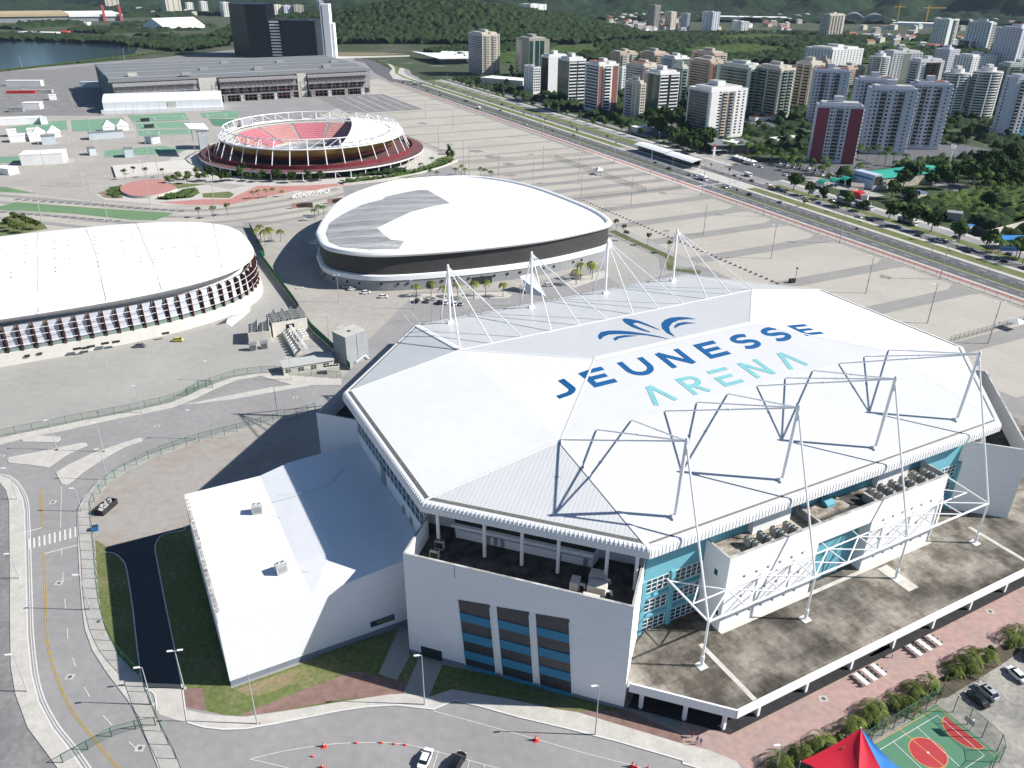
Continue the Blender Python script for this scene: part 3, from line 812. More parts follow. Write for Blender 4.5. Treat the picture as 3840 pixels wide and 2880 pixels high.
X0, X1, Y0, Y1 = -9000, 9000, -1500, 14000
nx = 12
vs = [(X0+(X1-X0)*i/nx, Y0+(Y1-Y0)*j/nx, -0.05) for j in range(nx+1) for i in range(nx+1)]
b.add(vs, [(j*(nx+1)+i, j*(nx+1)+i+1, (j+1)*(nx+1)+i+1, (j+1)*(nx+1)+i) for j in range(nx) for i in range(nx)])
tag(b.build('ground', m_land), kind='structure')
PU, PV, PO = Vector((0.4392, -0.8984)), Vector((0.8984, 0.4392)), Vector((-184.45, 1126.99))
def S(s, v): return PO+PU*s+PV*v
def pts(c, r, L, h=0.0): return [TG(c, r, x, y, h) for x, y in L]
def zf(ox, oy, w):
 k = w/2212.0
 return lambda x, y, h=0.0: gp(ox+x*k, oy+y*k, h)
ZC = [0.0]
def Z():
 ZC[0] += 0.0002
 return ZC[0]
def st(name, pts_, z, m):
 ZC[0] += 0.0009
 return flat(name, pts_, ZC[0], m)
st('asphalt', [(-900, -100), (330, -100), *[S(1300, 0)], S(60, 5), (-260, 1420), (-520, 1420), FG(300, 128), FG(0, 152), (-900, 700)], 0.0, m_asph)
fence2 = [FG(-120, 972), *pts(0, 1, [(0, 1180), (140, 1150), (320, 1115), (500, 1075), (830, 1015), (1000, 975), (1100, 955), (1230, 900), (1320, 855), (1390, 830), (1500, 790), (1650, 765), (1780, 758), (1890, 772), (2212, 795)])]
gline = pts(0, 1, [(1680, 0), (1905, 300), (2020, 480), (2160, 610)])
gl_full = [FG(540, 492), FG(572, 553), *gline]
st('paving', [*fence2, FG(757, 800), *gl_full[::-1], FG(520, 480), FG(-200, 500)], Z(), m_conc)
st('paving', [*gl_full, FG(757, 800), TG(1, 1, 175, 545), TG(1, 1, 440, 285), TG(1, 1, 440, 235), TG(1, 1, 1060, 225), TG(1, 1, 1450, 120), TG(1, 1, 1760, 20), S(700, -93), S(600, -115), FG(640, 470)], Z(), m_conc2)
st('paving', pts(1, 1, [(445, 288), (1080, 272), (1110, 250), (1060, 232), (700, 240), (440, 248)]), Z(), m_walk)
st('paving', pts(1, 1, [(1440, 180), (1510, 205), (1790, 112), (1700, 95), (1560, 130)]), Z(), m_walk)
st('paving', [*pts(1, 1, [(1740, 145), (1830, 205), (2300, 60)]), S(850, -80), S(700, -93), TG(1, 1, 1700, 60)], Z()+0.002, m_conc)
lot = [S(15, -3.3), S(150, -3.3), S(1250, -3.3), S(1250, -75), S(1010, -75), S(900, -92), S(700, -92), S(600, -118), S(560, -118), S(440, -125), S(360, -150), S(300, -150), S(240, -110), S(166, -60), S(60, -50)]
st('paving', lot, Z(), m_beige)
b = MB()
for k, s in enumerate([92, 130, 170, 196, 232, 268, 306, 351, 393, 432, 470, 503, 534, 707, 739, 771, 804, 848, 887, 927, 966, 1004]):
 wv = 4.0 if s < 600 else 8.6
 v0 = -118 if s > 290 else -60
 if 300 < s < 440: v0 = -125
 if s > 690: v0 = -92
 vs = [S(s-wv/2, v0), S(s-wv/2, -6), S(s+wv/2, -6), S(s+wv/2, v0)]
 if s > 690: vs = [S(s-wv/2, v0), S(s-wv/2, -14), S(s-wv/2-4, -6), S(s+wv/2+1, -6), S(s+wv/2, -12), S(s+wv/2, v0)]
 b.poly([(p.x, p.y, Z()) for p in vs][::-1])
for s in [577, 597, 617, 637, 657, 680]:
 vs = [S(s-4, -112), S(s-4, -1), S(s+4, -1), S(s+4, -112)]
 b.poly([(p.x, p.y, Z()) for p in vs][::-1])
tag(b.build('paving_bands', m_stripe), kind='structure')
st('asphalt', [S(166, -120), S(166, -44), S(296, -42), S(296, -120)], Z(), m_asphold)
b = MB()
for k in range(5):
 strip(b, [S(175, -52-12*k), S(290, -52-12*k)], 0.7, Z())
strip(b, [S(296, -41.5), S(166, -43.5), S(150, -60)], 0.8, Z())
tag(b.build('road_markings', m_paint), kind='structure')
b = MB(); r_ = random.Random(3)
for c, r, x, y, a in ((1,0,525,800,7),(1,0,700,935,4),(1,0,880,980,7),(1,0,980,1018,8),(1,0,1085,1063,5),(1,0,1100,1137,5),(1,0,1280,1187,3),(1,0,1610,1283,4),(1,0,1735,1352,5),(1,0,2105,1497,3),(1,0,2080,1250,3),(2,0,230,1388,3),(2,0,700,1568,2.5),(2,1,1310,133,3),(1,0,1110,883,3),(1,0,1230,1000,3)):
 p = TG(c, r, x, y); n_ = 12; k_ = [r_.uniform(.4, 1.1) for _ in range(n_)]
 b.poly([(p.x+a*k_[i]*math.cos(6.283*i/n_), p.y+a*.9*k_[i]*math.sin(6.283*i/n_), Z()) for i in range(n_)])
tag(b.build('oil_stains', mat('oil_stain', (0.26, 0.245, 0.22), var=.15, scale=.4)), kind='structure')
z5 = zf(0, 380, 860)
def band(a, c, w, m, z=None, nm='paving'):
 b = MB(); strip(b, smoothline([z5(*q) for q in a] if not c else a, 5), w, z); tag(b.build(nm, m), kind='structure')
st('paving', [z5(-300, 60), z5(1050, 120), z5(2100, 90), z5(2300, 140), FG(560, 300), FG(500, 360), FG(640, 420), FG(760, 430), FG(760, 500), FG(500, 470), z5(-300, 1330)], Z(), m_conc2)
prom = [z5(-200, 880), z5(200, 935), z5(700, 960), z5(1300, 1010), z5(1900, 1020), FG(560, 418+6), FG(640, 424), FG(720, 408)]
st('paving', [z5(-250, 870), z5(330, 895), z5(900, 965), z5(1400, 1000), z5(2212, 1000), FG(640, 414), FG(740, 395), FG(745, 440), FG(660, 475), FG(520, 480), z5(1500, 1300), z5(-250, 1330)], Z(), m_beige)
b = MB()
for off, wv in ((0, 5.5), (-13, 4.5), (-28, 5.0), (-41, 5.0)):
 base = smoothline([z5(-200, 890), z5(300, 935), z5(900, 990), z5(1500, 1045), z5(2100, 1045), FG(620, 432), FG(730, 408)], 6)
 strip(b, offset(base, off), wv, Z())
tag(b.build('paving_bands', m_stripe), kind='structure')
b = MB()
for k in range(20): p = z5(170+83*k, 948+5.9*k); b.poly([(p.x+dx, p.y+dy, Z()) for dx, dy in ((-1.6, -2), (1.6, -1.2), (1.6, 2), (-1.6, 1.2))])
for k in range(14): p = z5(30+85*k, 1072+6.4*k); b.poly([(p.x+dx, p.y+dy, Z()) for dx, dy in ((-1.5, -1.6), (1.5, -1.0), (1.5, 1.6), (-1.5, 1.0))])
tag(b.build('drain_covers', m_asphd), kind='structure')
st('turf', [z5(-60, 1030), z5(160, 972), z5(900, 1030), z5(1680, 1078), z5(1500, 1150), z5(1300, 1148), z5(700, 1085), z5(0, 1045)], Z(), m_turf2)
st('turf', [z5(-200, 820), z5(60, 828), z5(350, 892), z5(0, 875), z5(-200, 870)], Z(), m_turf2)
st('garden_paving', [z5(930, 900), z5(1010, 860), z5(1150, 830), z5(1250, 780), z5(1600, 770), z5(1900, 790), z5(2212, 850), FG(600, 385), FG(745, 375), FG(800, 368), FG(980, 330), FG(985, 345), FG(870, 388), FG(720, 405), FG(640, 415), z5(2212, 1000), z5(1600, 1000), z5(1000, 950)], Z(), m_walk)
st('plaza', [z5(1500, 975), z5(1700, 965), z5(1950, 945), z5(2212, 945), FG(560, 400), FG(640, 402), FG(700, 402), FG(770, 398), FG(640, 412), z5(2212, 1000), z5(1800, 1000)], Z(), m_pinkplaza)
st('plaza', [FG(580, 380), FG(760, 372), FG(775, 385), FG(690, 412), FG(625, 412), FG(640, 400)], Z(), m_pinkplaza)
garden_green = [[(940, 890), (1040, 850), (1200, 815), (1160, 880), (1190, 935), (1100, 940), (1000, 930)], [(1500, 945), (1750, 870), (1890, 840), (1930, 885), (1850, 930), (1600, 955)], [(1580, 800), (1700, 850), (1740, 840), (2000, 800), (1700, 790)], [(1950, 890), (2212, 870), (2260, 900), (2212, 935), (1960, 930)]]
for k, g_ in enumerate(garden_green): st('garden_bed', [z5(*q) for q in g_], Z(), m_grass if k else m_grassdry)
st('garden_bed', [FG(*q) for q in ((555, 388), (620, 375), (655, 380), (640, 400), (560, 402))], Z(), m_grass)
st('garden_bed', [FG(*q) for q in ((480, 372), (560, 366), (700, 372), (880, 362), (960, 338), (985, 330), (975, 352), (880, 384), (740, 392), (560, 384))], Z(), m_grass)
st('garden_bed', [z5(*q) for q in ((-60, 1200), (120, 1100), (420, 1180), (460, 1230), (-60, 1330))], Z(), m_grass)
for q in ([(80, 255), (400, 200), (640, 185), (650, 270), (520, 300), (80, 300)], [(685, 185), (1200, 160), (1250, 270), (700, 292)], [(1230, 135), (1780, 110), (1820, 180), (1290, 205)], [(1300, 215), (1830, 195), (1840, 250), (1325, 272)], [(1325, 285), (1850, 265), (1860, 310), (1340, 338)],
   [(1920, 115), (2300, 90), (2300, 160), (1960, 160)], [(1010, 480), (1180, 462), (1560, 430), (1830, 470), (1640, 500), (1130, 535), (1000, 540)], [(-60, 540), (200, 530), (210, 590), (-60, 600)]):
 st('court', [z5(*p) for p in q], Z(), m_turf)
st('court', [z5(*p) for p in ((2010, 170), (2260, 170), (2200, 250), (2060, 235))], Z(), m_green)
b = MB()
def rectline(mb, P, w, z):
 for i in range(len(P)): strip(mb, [P[i], P[(i+1) % len(P)]], w, z)
for q in ([(1480, 150), (1760, 140), (1790, 170), (1500, 180)], [(1500, 225), (1790, 212), (1810, 240), (1520, 255)], [(1530, 290), (1820, 275), (1830, 300), (1540, 322)], [(1200, 480), (1540, 455), (1560, 480), (1220, 510)], [(1990, 130), (2180, 122), (2180, 140), (2010, 150)]):
 rectline(b, [z5(*p) for p in q], 0.5, Z())
tag(b.build('court_lines', m_paint), kind='structure')
b = MB(); w_ = [z5(*p) for p in ((1085, 635), (1900, 570), (1960, 660), (1120, 740))]
b.prism([(p.x, p.y) for p in w_], 0, 1.2); tag(b.build('pale_platform', mat('pale_slab', (0.6, 0.57, 0.52), var=0.05)), 'low pale rectangular platform on the yard left of the open stadium', 'platform')
st('paving', [z5(*p) for p in ((1180, 150), (1225, 140), (1330, 320), (1270, 290))], Z(), m_beige)
st('paving', [z5(*p) for p in ((640, 185), (675, 185), (690, 300), (655, 300))], Z(), m_beige)
TSX, TSY = -149.0, 603.0
def circ(cx, cy, r, n=48, a0=0, a1=360): return [(cx+r*math.cos(R(a0+(a1-a0)*k/n)), cy+r*math.sin(R(a0+(a1-a0)*k/n))) for k in range(n)]
st('paving', circ(TSX-6, TSY+2, 98), Z(), m_walk)
st('asphalt', [FG(-300, 165), FG(120, 150), FG(300, 130), FG(520, 105), FG(560, 125), FG(215, 150), FG(225, 250), FG(-300, 250)], Z(), m_asphold)
def avstrip(name, v0, v1, z, m, s0=60, s1=1300):
 st(name, [S(s0, v0), S(s0, v1), S(s1, v1), S(s1, v0)], z, m)
avstrip('sidewalk', -3.3, 5.2, Z(), m_walk)
avstrip('cycle_path', 0.2, 3.5, Z(), m_pink)
avstrip('road', 5.2, 60, Z()+0.003, m_asph)
avstrip('road', 5.2, 13.2, Z(), m_asphd); avstrip('road', 16.6, 26.6, Z(), m_asphd)
avstrip('median_grass', 13.5, 16.6, Z(), m_grass, 60, 640); avstrip('median_grass', 13.5, 16.6, Z(), m_grass, 690, 930)
avstrip('median_kerb', 26.6, 29.6, Z(), m_walk); avstrip('median_kerb', 37.4, 40.4, Z(), m_walk)
avstrip('median_grass', 29.6, 37.4, Z(), m_grass, 60, 548); avstrip('median_grass', 29.6, 37.4, Z(), m_grass, 700, 1300)
avstrip('median_kerb', 29.6, 37.4, Z(), m_walk, 640, 700)
avstrip('road', 40.4, 47.5, Z(), m_asphd)
avstrip('verge_grass', 47.5, 57.5, Z(), m_grass, 60, 560); avstrip('verge_grass', 50.5, 57.5, Z(), m_grass, 700, 1300)
avstrip('road', 57.5, 66, Z(), m_asph)
avstrip('sidewalk', 66, 70, Z(), m_walk)
b = MB()
strip(b, [S(60, 13.3), S(1300, 13.3)], 0.35, Z()); strip(b, [S(60, 5.4), S(1300, 5.4)], 0.25, Z()); strip(b, [S(930, 14.5), S(1300, 17.5)], 0.5, Z())
dashes(b, [S(60, 9.2), S(1300, 9.2)], 0.28, Z(), 4, 6); dashes(b, [S(60, 19.9), S(1300, 19.9)], 0.28, Z(), 2.5, 3.5); dashes(b, [S(60, 23.2), S(1300, 23.2)], 0.28, Z(), 4, 6)
dashes(b, [S(60, 43.9), S(1300, 43.9)], 0.25, Z(), 3, 5); dashes(b, [S(60, 61.7), S(1300, 61.7)], 0.2, Z(), 3, 6)
for k in range(8): strip(b, [S(680, 6+0.9*k), S(683, 6+0.9*k)], 0.45, Z())
for k in range(9): strip(b, [S(680, 17+1.1*k), S(683, 17+1.1*k)], 0.5, Z())
tag(b.build('road_markings', m_paint), kind='structure')
z4 = zf(1350, 180, 640)
st('road', [S(70, 5), S(70, 28), S(30, 34), z4(300, 230), z4(170, 165), z4(-60, 120), z4(-80, 160), z4(60, 190), z4(190, 320), S(40, 4)], Z(), m_asphd)
st('concrete_apron', [z4(230, 150), z4(560, 190), z4(1400, 165), z4(1400, 190), z4(720, 230), z4(620, 270), z4(660, 340), z4(850, 440), S(90, 40), z4(430, 400), z4(380, 320), z4(420, 270), z4(360, 210)], Z(), m_walk)
st('road', [z4(1400, 185), z4(1400, 205), z4(760, 245), z4(640, 280), z4(680, 360), z4(860, 440), z4(840, 455), z4(600, 350), z4(560, 290), z4(660, 240)], Z(), m_asph)
st('median_grass', [z4(410, 210), z4(590, 225), z4(510, 270), z4(490, 330), z4(620, 390), z4(850, 460), z4(840, 480), z4(560, 385), z4(460, 330), z4(450, 260)], Z(), m_grass)
st('median_grass', [z4(360, 150), z4(620, 150), z4(700, 185), z4(450, 195)], Z(), m_grassdry)
st('concrete_apron', [z4(-300, 110), z4(650, 95), z4(640, 112), z4(-300, 140)], Z(), m_walk)
st('median_grass', [z4(-300, 55), z4(300, 60), z4(640, 80), z4(-300, 108)], Z(), m_grassdry)
st('district_ground', [S(-250, 70), S(1350, 70), S(1350, 620), S(-250, 620)], Z()-0.003, mat('green_grey_lots', (0.055, 0.075, 0.035), col2=(0.17, 0.16, 0.15), thr=0.38, scale=0.022, rough=1, fine=0.25, soft=0.06))  # noise mix of dark green and grey ground
for s0, s1, v0, v1, mm in ((590, 635, 70, 96, m_conc2), (690, 750, 84, 98, m_conc), (640, 690, 60, 300, m_asphd), (200, 320, 78, 100, m_asphd), (470, 520, 80, 230, m_asphd), (900, 990, 78, 140, m_conc), (700, 760, 150, 170, m_asphd), (60, 640, 76, 82, m_asph), (700, 1200, 150, 158, m_asph)):
 st('lot', [S(s0, v0), S(s1, v0), S(s1, v1), S(s0, v1)], Z(), mm)
ZC[0] = 0.004
def tl(L, h=0): return [TG(0, 2, x, y, h) for x, y in L]
def tm(L, h=0): return [TG(0, 1, x, y, h) for x, y in L]
def tb(L, h=0): return [TG(1, 2, x, y, h) for x, y in L]
def tr(L, h=0): return [TG(2, 2, x, y, h) for x, y in L]
st('asphalt', [*tm([(-200, 1480), (0, 1480), (40, 1530), (60, 1600)]), *tl([(60, 0), (65, 420), (65, 700), (70, 1000), (100, 1180), (180, 1400), (300, 1560), (420, 1720), (-300, 1720)])], Z(), m_asphold)
swl = [*tm([(-200, 1465), (0, 1470), (40, 1520), (60, 1600)]), *tl([(60, 0), (65, 420), (65, 700), (70, 1000), (100, 1180), (180, 1400), (300, 1560), (400, 1700)])]
swr = [*tm([(-200, 1425), (0, 1430), (60, 1450), (110, 1500), (145, 1570)]), *tl([(160, 0), (168, 300), (175, 600), (180, 800), (205, 1050), (250, 1230), (340, 1400), (450, 1540), (560, 1700)])]
def slabwalk(name, A, B, m=m_walk, z=0.13):
 b = MB(); P = [(p.x, p.y) for p in A]+[(p.x, p.y) for p in B[::-1]]
 b.prism(P, 0, z, bottom=False); return tag(b.build(name, m), kind='structure')
slabwalk('sidewalk', swl, swr)
b = MB(); strip(b, offset(swr, 0.0), 0.28, 0.137); tag(b.build('kerb', m_kerb), kind='structure')
b = MB(); strip(b, offset(smoothline(swr, 3), 0.55), 0.14, Z()); strip(b, offset(smoothline(swr, 3), 1.0), 0.25, 0.02); tag(b.build('gutter_line', m_kerb), kind='structure')
fence1 = [*tl([(1180, 1700), (1170, 1659), (1060, 1450), (960, 1220), (905, 1060), (850, 1020), (760, 920), (690, 780), (655, 650), (635, 500), (620, 300), (600, 130), (590, 0)]), *tm([(592, 1640), (615, 1590), (700, 1475), (830, 1385), (1005, 1300), (1245, 1215), (1500, 1150), (1700, 1095), (1900, 1045), (2045, 1000)])]
edge1 = [*tl([(1040, 1700), (960, 1500), (900, 1330), (820, 1210), (780, 1160), (690, 1040), (600, 900), (550, 760), (530, 600), (515, 400), (505, 200), (497, 0)]), *tm([(505, 1640), (540, 1560), (640, 1450), (780, 1370), (960, 1290), (1180, 1215), (1420, 1150), (1650, 1090), (1900, 1030), (2030, 985)])]
slabwalk('sidewalk', fence1, edge1)
slabwalk('sidewalk', fence2, [FG(-120, 990), *tm([(0, 1222), (150, 1185), (400, 1135), (700, 1068), (1000, 1008), (1100, 988), (1250, 930), (1390, 862), (1520, 808), (1680, 778), (1900, 838), (2212, 838)])])
for L in ([(45, 1320), (60, 1305), (250, 1270), (430, 1232), (530, 1212), (560, 1212), (568, 1226), (430, 1290), (345, 1350), (310, 1372), (200, 1355), (60, 1342)],
   [(362, 1405), (450, 1350), (600, 1280), (800, 1210), (900, 1180), (925, 1183), (920, 1200), (800, 1240), (620, 1345), (540, 1400), (450, 1475), (425, 1483), (400, 1478)],
   [(1170, 965), (1290, 957), (1500, 930), (2035, 835), (1990, 822), (1700, 862), (1270, 948)], [(130, 1185), (240, 1165), (390, 1172), (395, 1190), (370, 1208), (150, 1205)]):
 b = MB(); b.prism([(p.x, p.y) for p in tm(L)], 0, 0.12, bottom=False); tag(b.build('traffic_island', m_walk), kind='structure')
st('yard', [*[Vector((p.x, p.y, 0)) for p in fence1[7:]], TG(0, 1, 2212, 1000), TG(1, 1, 100, 1300), TG(0, 1, 1500, 1659), TG(0, 2, 1250, 90), TG(0, 2, 690, 225), TG(0, 2, 618, 180)], Z(), mat('brown_yard', (0.34, 0.315, 0.285), col2=(0.31, 0.24, 0.19), thr=0.38, scale=0.05, rough=1, fine=0.08))
st('grass_verge', tl([(618, 180), (690, 225), (680, 262), (740, 270), (790, 310), (820, 370), (860, 620), (880, 800), (905, 1000), (925, 1110), (905, 1060), (850, 1020), (760, 920), (690, 780), (655, 650), (635, 500), (622, 300)]), Z(), m_grass)
m_drive = mat('shade_dark_asphalt', (0.055, 0.058, 0.065), var=.1, scale=.2)  # the driveway's standing shadow is put into this near-black colour
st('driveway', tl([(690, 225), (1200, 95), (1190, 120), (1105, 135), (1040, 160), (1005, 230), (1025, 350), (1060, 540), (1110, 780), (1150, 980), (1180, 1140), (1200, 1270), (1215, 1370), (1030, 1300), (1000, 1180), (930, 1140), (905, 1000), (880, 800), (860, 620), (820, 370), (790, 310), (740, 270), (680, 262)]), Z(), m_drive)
st('driveway', tl([(935, 1142), (1182, 1142), (1200, 1270), (1215, 1370), (1030, 1310), (1005, 1190)]), Z(), m_walk)
st('grass_verge', tl([(1195, 100), (1260, 80), (1500, 1143), (1185, 1143), (1110, 780), (1060, 540), (1025, 350), (1005, 230), (1040, 160), (1105, 135)]), Z(), m_grass)
b = MB()
strip(b, smoothline(tl([(680, 262), (740, 270), (790, 310), (820, 370), (860, 620), (880, 800), (905, 1000), (925, 1110), (935, 1140), (1000, 1180), (1018, 1290)]), 3), 0.25, 0.12)
strip(b, smoothline(tl([(1200, 98), (1190, 120), (1105, 135), (1040, 160), (1005, 230), (1025, 350), (1060, 540), (1110, 780), (1150, 980), (1182, 1140), (1200, 1270), (1215, 1368)]), 3), 0.25, 0.12)
tag(b.build('kerb', m_kerb), kind='structure')
st('grass_verge', [*tl([(1300, 1143), (1500, 1143), (1950, 985)]), *tb([(0, 860), (420, 745), (440, 900), (520, 980), (420, 1180)]), *tl([(1560, 1325), (1450, 1315), (1340, 1290)])], Z(), m_grass)
st('dry_patch', [*tl([(1530, 1150), (1960, 1000), (2050, 1030), (1900, 1110), (1700, 1190), (1600, 1190)])], Z(), m_grassdry)
st('mulch_bed', [*tl([(1550, 1322), (1700, 1255), (2212, 1062)]), *tb([(0, 1050), (120, 1030), (430, 1110), (400, 1182), (0, 1215)]), *tl([(1700, 1308)])], Z(), m_mulch)
st('mulch_bed', tl([(1188, 1143), (1318, 1143), (1335, 1290), (1230, 1270), (1200, 1260)]), Z(), m_mulch)
st('grass_verge', tb([(655, 990), (1000, 1060), (1500, 1190), (1840, 1290), (1700, 1330), (1300, 1265), (1075, 1210), (720, 1150), (560, 1200)]), Z(), m_grass)
st('mulch_bed', tb([(1075, 1212), (1400, 1275), (1520, 1290), (1860, 1290), (2212, 1440), (2212, 1500), (1530, 1300), (1400, 1285)]), Z(), m_mulch)
st('ramp', tb([(500, 950), (655, 990), (565, 1200), (400, 1180)]), Z(), m_conc)
st('ramp', tb([(380, 740), (440, 760), (440, 940), (360, 1090), (240, 1050)]), Z(), m_conc)
up = [*tl([(1210, 1285), (1300, 1305), (1400, 1320), (1600, 1330), (1800, 1300), (2212, 1232)]), *tb([(300, 1186), (410, 1180), (565, 1202), (720, 1152), (1075, 1212), (1400, 1282), (1530, 1300), (2212, 1505)]), *tr([(0, 1510), (170, 1545), (350, 1620), (400, 1700)])]
lo = [*tl([(1215, 1365), (1320, 1395), (1450, 1410), (1600, 1405), (1800, 1370), (2212, 1287)]), *tb([(180, 1262), (360, 1252), (600, 1280), (735, 1222), (900, 1260), (1150, 1330), (1450, 1400), (1800, 1490), (2212, 1610)]), *tr([(0, 1630), (100, 1659), (200, 1700), (250, 1720)])]
slabwalk('sidewalk', up, lo)
b = MB(); strip(b, lo, 0.35, 0.137); tag(b.build('kerb', m_kerb), kind='structure')
st('plaza', [*tr([(-600, 1200), (0, 1280), (0, 1505), (170, 1545), (350, 1620), (500, 1720), (2600, 1720), (2600, 350)]), AW(110, -60), AW(-52, -58)], Z(), m_brick)
st('planting_strip', tr([(640, 1720), (900, 1500), (1100, 1420), (1180, 1470), (1640, 1215), (1720, 1200), (2050, 1000), (2250, 860), (2212, 760), (2000, 900), (1700, 1060), (1400, 1210), (1000, 1430), (560, 1720)]), Z(), mat('soil', (0.09, 0.075, 0.05), var=0.3, scale=0.5, fine=0.2))
st('gravel_lot', tr([(1640, 1215), (1720, 1200), (2050, 1000), (2250, 860), (2700, 800), (2700, 1720), (1950, 1720), (2065, 1590), (1645, 1245)]), Z(), m_gravel)
st('gravel_lot', tr([(600, 1720), (900, 1520), (1180, 1470), (1640, 1245), (2065, 1590), (1900, 1900), (600, 1900)]), Z()+0.002, m_gravel)
st('sports_court', tr([(1645, 1243), (2065, 1588), (1420, 2010), (1000, 1660)]), Z()+0.003, m_green)
def courtline(L, w=0.12, mb=None): strip(mb, tr(L), w, Z())
cc = TG(2, 2, 1590, 1560); ce = TG(2, 2, 1828, 1425)
b = MB(); b.poly([(x, y, Z()) for x, y in circ(cc.x, cc.y, 3.05, 40)]); tag(b.build('court_circle', m_redc), kind='structure')
q1, q2 = TG(2, 2, 1700, 1325), TG(2, 2, 1955, 1525)
mid_ = (q1+q2)/2; ax_ = (q2-q1).normalized(); nr_ = Vector((-ax_.y, ax_.x, 0)); nr_ = nr_ if nr_.dot(cc-mid_) > 0 else -nr_; hl = (q2-q1).length/2
b = MB(); b.poly([(*(mid_+ax_*hl*math.cos(t_)+nr_*hl*0.82*math.sin(t_)).xy, Z()) for t_ in [math.pi*k/24 for k in range(25)]])
tag(b.build('court_area', m_redc), kind='structure')
b = MB()
courtline([(1650, 1318), (1955, 1578)], mb=b); courtline([(1650, 1318), (1150, 1618)], mb=b); courtline([(1955, 1578), (1500, 1880)], mb=b)
courtline([(1520, 1395), (1800, 1655)], mb=b); courtline([(1365, 1490), (1640, 1750)], mb=b)
tag(b.build('court_lines', m_paint), kind='structure')
m_or = mat('court_orange', (0.62, 0.33, 0.10))
b = MB(); courtline([(1655, 1265), (1200, 1525)], mb=b); courtline([(1655, 1265), (2030, 1590)], mb=b); courtline([(1400, 1400), (1800, 1740)], mb=b)
strip(b, [Vector(p) for p in circ(cc.x, cc.y, 3.1, 40)]+[Vector(circ(cc.x, cc.y, 3.1, 40)[0])], 0.14, Z()+0.004)
strip(b, [(*(mid_+ax_*hl*math.cos(t_)+nr_*hl*0.82*math.sin(t_)).xy,) for t_ in [math.pi*k/24 for k in range(25)]], 0.14, Z()+0.004)
tag(b.build('court_lines', m_or), kind='structure')
b = MB(); b.poly([(x, y, Z()+0.01) for x, y in circ(cc.x, cc.y, 0.22, 16)]); tag(b.build('court_spot', m_paint), kind='structure')
b = MB()
for k in range(10):
 x = 187+33.4*k; y0, y1 = 176-8.6*k, 243-8.7*k
 p, q = TG(0, 2, x, y0), TG(0, 2, x+2, y1); strip(b, [p, q], 0.42, Z())
for L, w in (([(165, 131), (272, 102)], 0.3), ([(285, 271), (515, 212)], 0.3), ([(397, 235), (400, 287)], 0.15)):
 strip(b, tl(L), w, Z())
strip(b, [*tm([(398, 1495), (395, 1659)]), *tl([(392, 100)])], 0.14, Z())
for L in ([(407, 390), (408, 455)], [(420, 565), (424, 630)], [(435, 755), (440, 820)], [(470, 945), (490, 1006)], [(545, 1136), (582, 1200)], [(668, 1320), (725, 1381)], [(835, 1490), (895, 1545)]):
 strip(b, tl(L), 0.16, Z())
strip(b, tb([(597, 1290), (900, 1372), (1250, 1470), (1600, 1570), (1840, 1630), (2212, 1740)]), 0.13, Z())
strip(b, smoothline([*tl([(1620, 1602), (1830, 1552), (2045, 1518), (2212, 1500)]), *tb([(250, 1494), (400, 1506), (530, 1530), (700, 1575), (1010, 1660), (1200, 1710)])], 3), 0.13, Z())
strip(b, tl([(1620, 1602), (1830, 1650), (2000, 1700)]), 0.13, Z())
for a, c in (((530, 1530), (480, 1690)), ((630, 1548), (575, 1720)), ((735, 1585), (690, 1740)), ((830, 1608), (800, 1740)), ((930, 1636), (915, 1740))):
 strip(b, tb([a, c]), 0.13, Z())
strip(b, [*pts(1, 1, [(408, 383), (460, 375), (520, 445)])], 0.2, Z()); strip(b, pts(1, 1, [(408, 383), (460, 450)]), 0.2, Z())
strip(b, pts(1, 1, [(800, 325), (1090, 305), (1095, 290)]), 0.2, Z()); dashes(b, pts(1, 1, [(740, 410), (900, 345), (1060, 320)]), 0.2, Z(), 2, 2)
tag(b.build('road_markings', m_paint), kind='structure')
b = MB()
yl = [*tm([(266, 1510), (270, 1659)]), *tl([(272, 0), (275, 100)])]
yl2 = smoothline(tl([(283, 270), (297, 600), (303, 800), (330, 950), (380, 1100), (450, 1260), (560, 1410), (680, 1560), (800, 1700)]), 4)
for L in (yl, yl2):
 for o_ in (-0.16, 0.16): strip(b, offset(L, o_), 0.13, Z())
tag(b.build('road_markings', m_yellow), kind='structure')
b = MB(); b2 = MB()
for c, r, x, y in ((0, 2, 382, 461), (0, 2, 453, 1069), (0, 2, 907, 1531), (0, 2, 638, 713), (0, 1, 343, 1595), (0, 1, 12, 1297), (2, 2, 912, 1210), (2, 2, 1992, 645), (0, 1, 1915, 918), (0, 1, 1018, 1104), (0, 1, 105, 766), (0, 1, 675, 690), (0, 1, 562, 666), (0, 1, 980, 623), (1, 1, 157, 424), (1, 1, 434, 356), (1, 1, 815, 337)):
 p = TG(c, r, x, y); z = 0.14 if (c, r, x) in ((0, 2, 638),) else 0.04
 b.poly([(p.x-0.8, p.y-0.7, z), (p.x+0.8, p.y-0.7, z), (p.x+0.8, p.y+0.7, z), (p.x-0.8, p.y+0.7, z)])
 b2.poly([(q[0], q[1], z+0.006) for q in circ(p.x, p.y, 0.42, 16)])
tag(b.build('manhole_collars', m_walk), kind='structure'); tag(b2.build('manhole_covers', m_asphd), kind='structure')
st('lake', [FG(-900, 95), FG(0, 82), FG(120, 82), FG(240, 88), FG(300, 96), FG(290, 118), FG(180, 132), FG(60, 146), FG(0, 152), FG(-300, 172), FG(-900, 210)], 0.01, m_water)
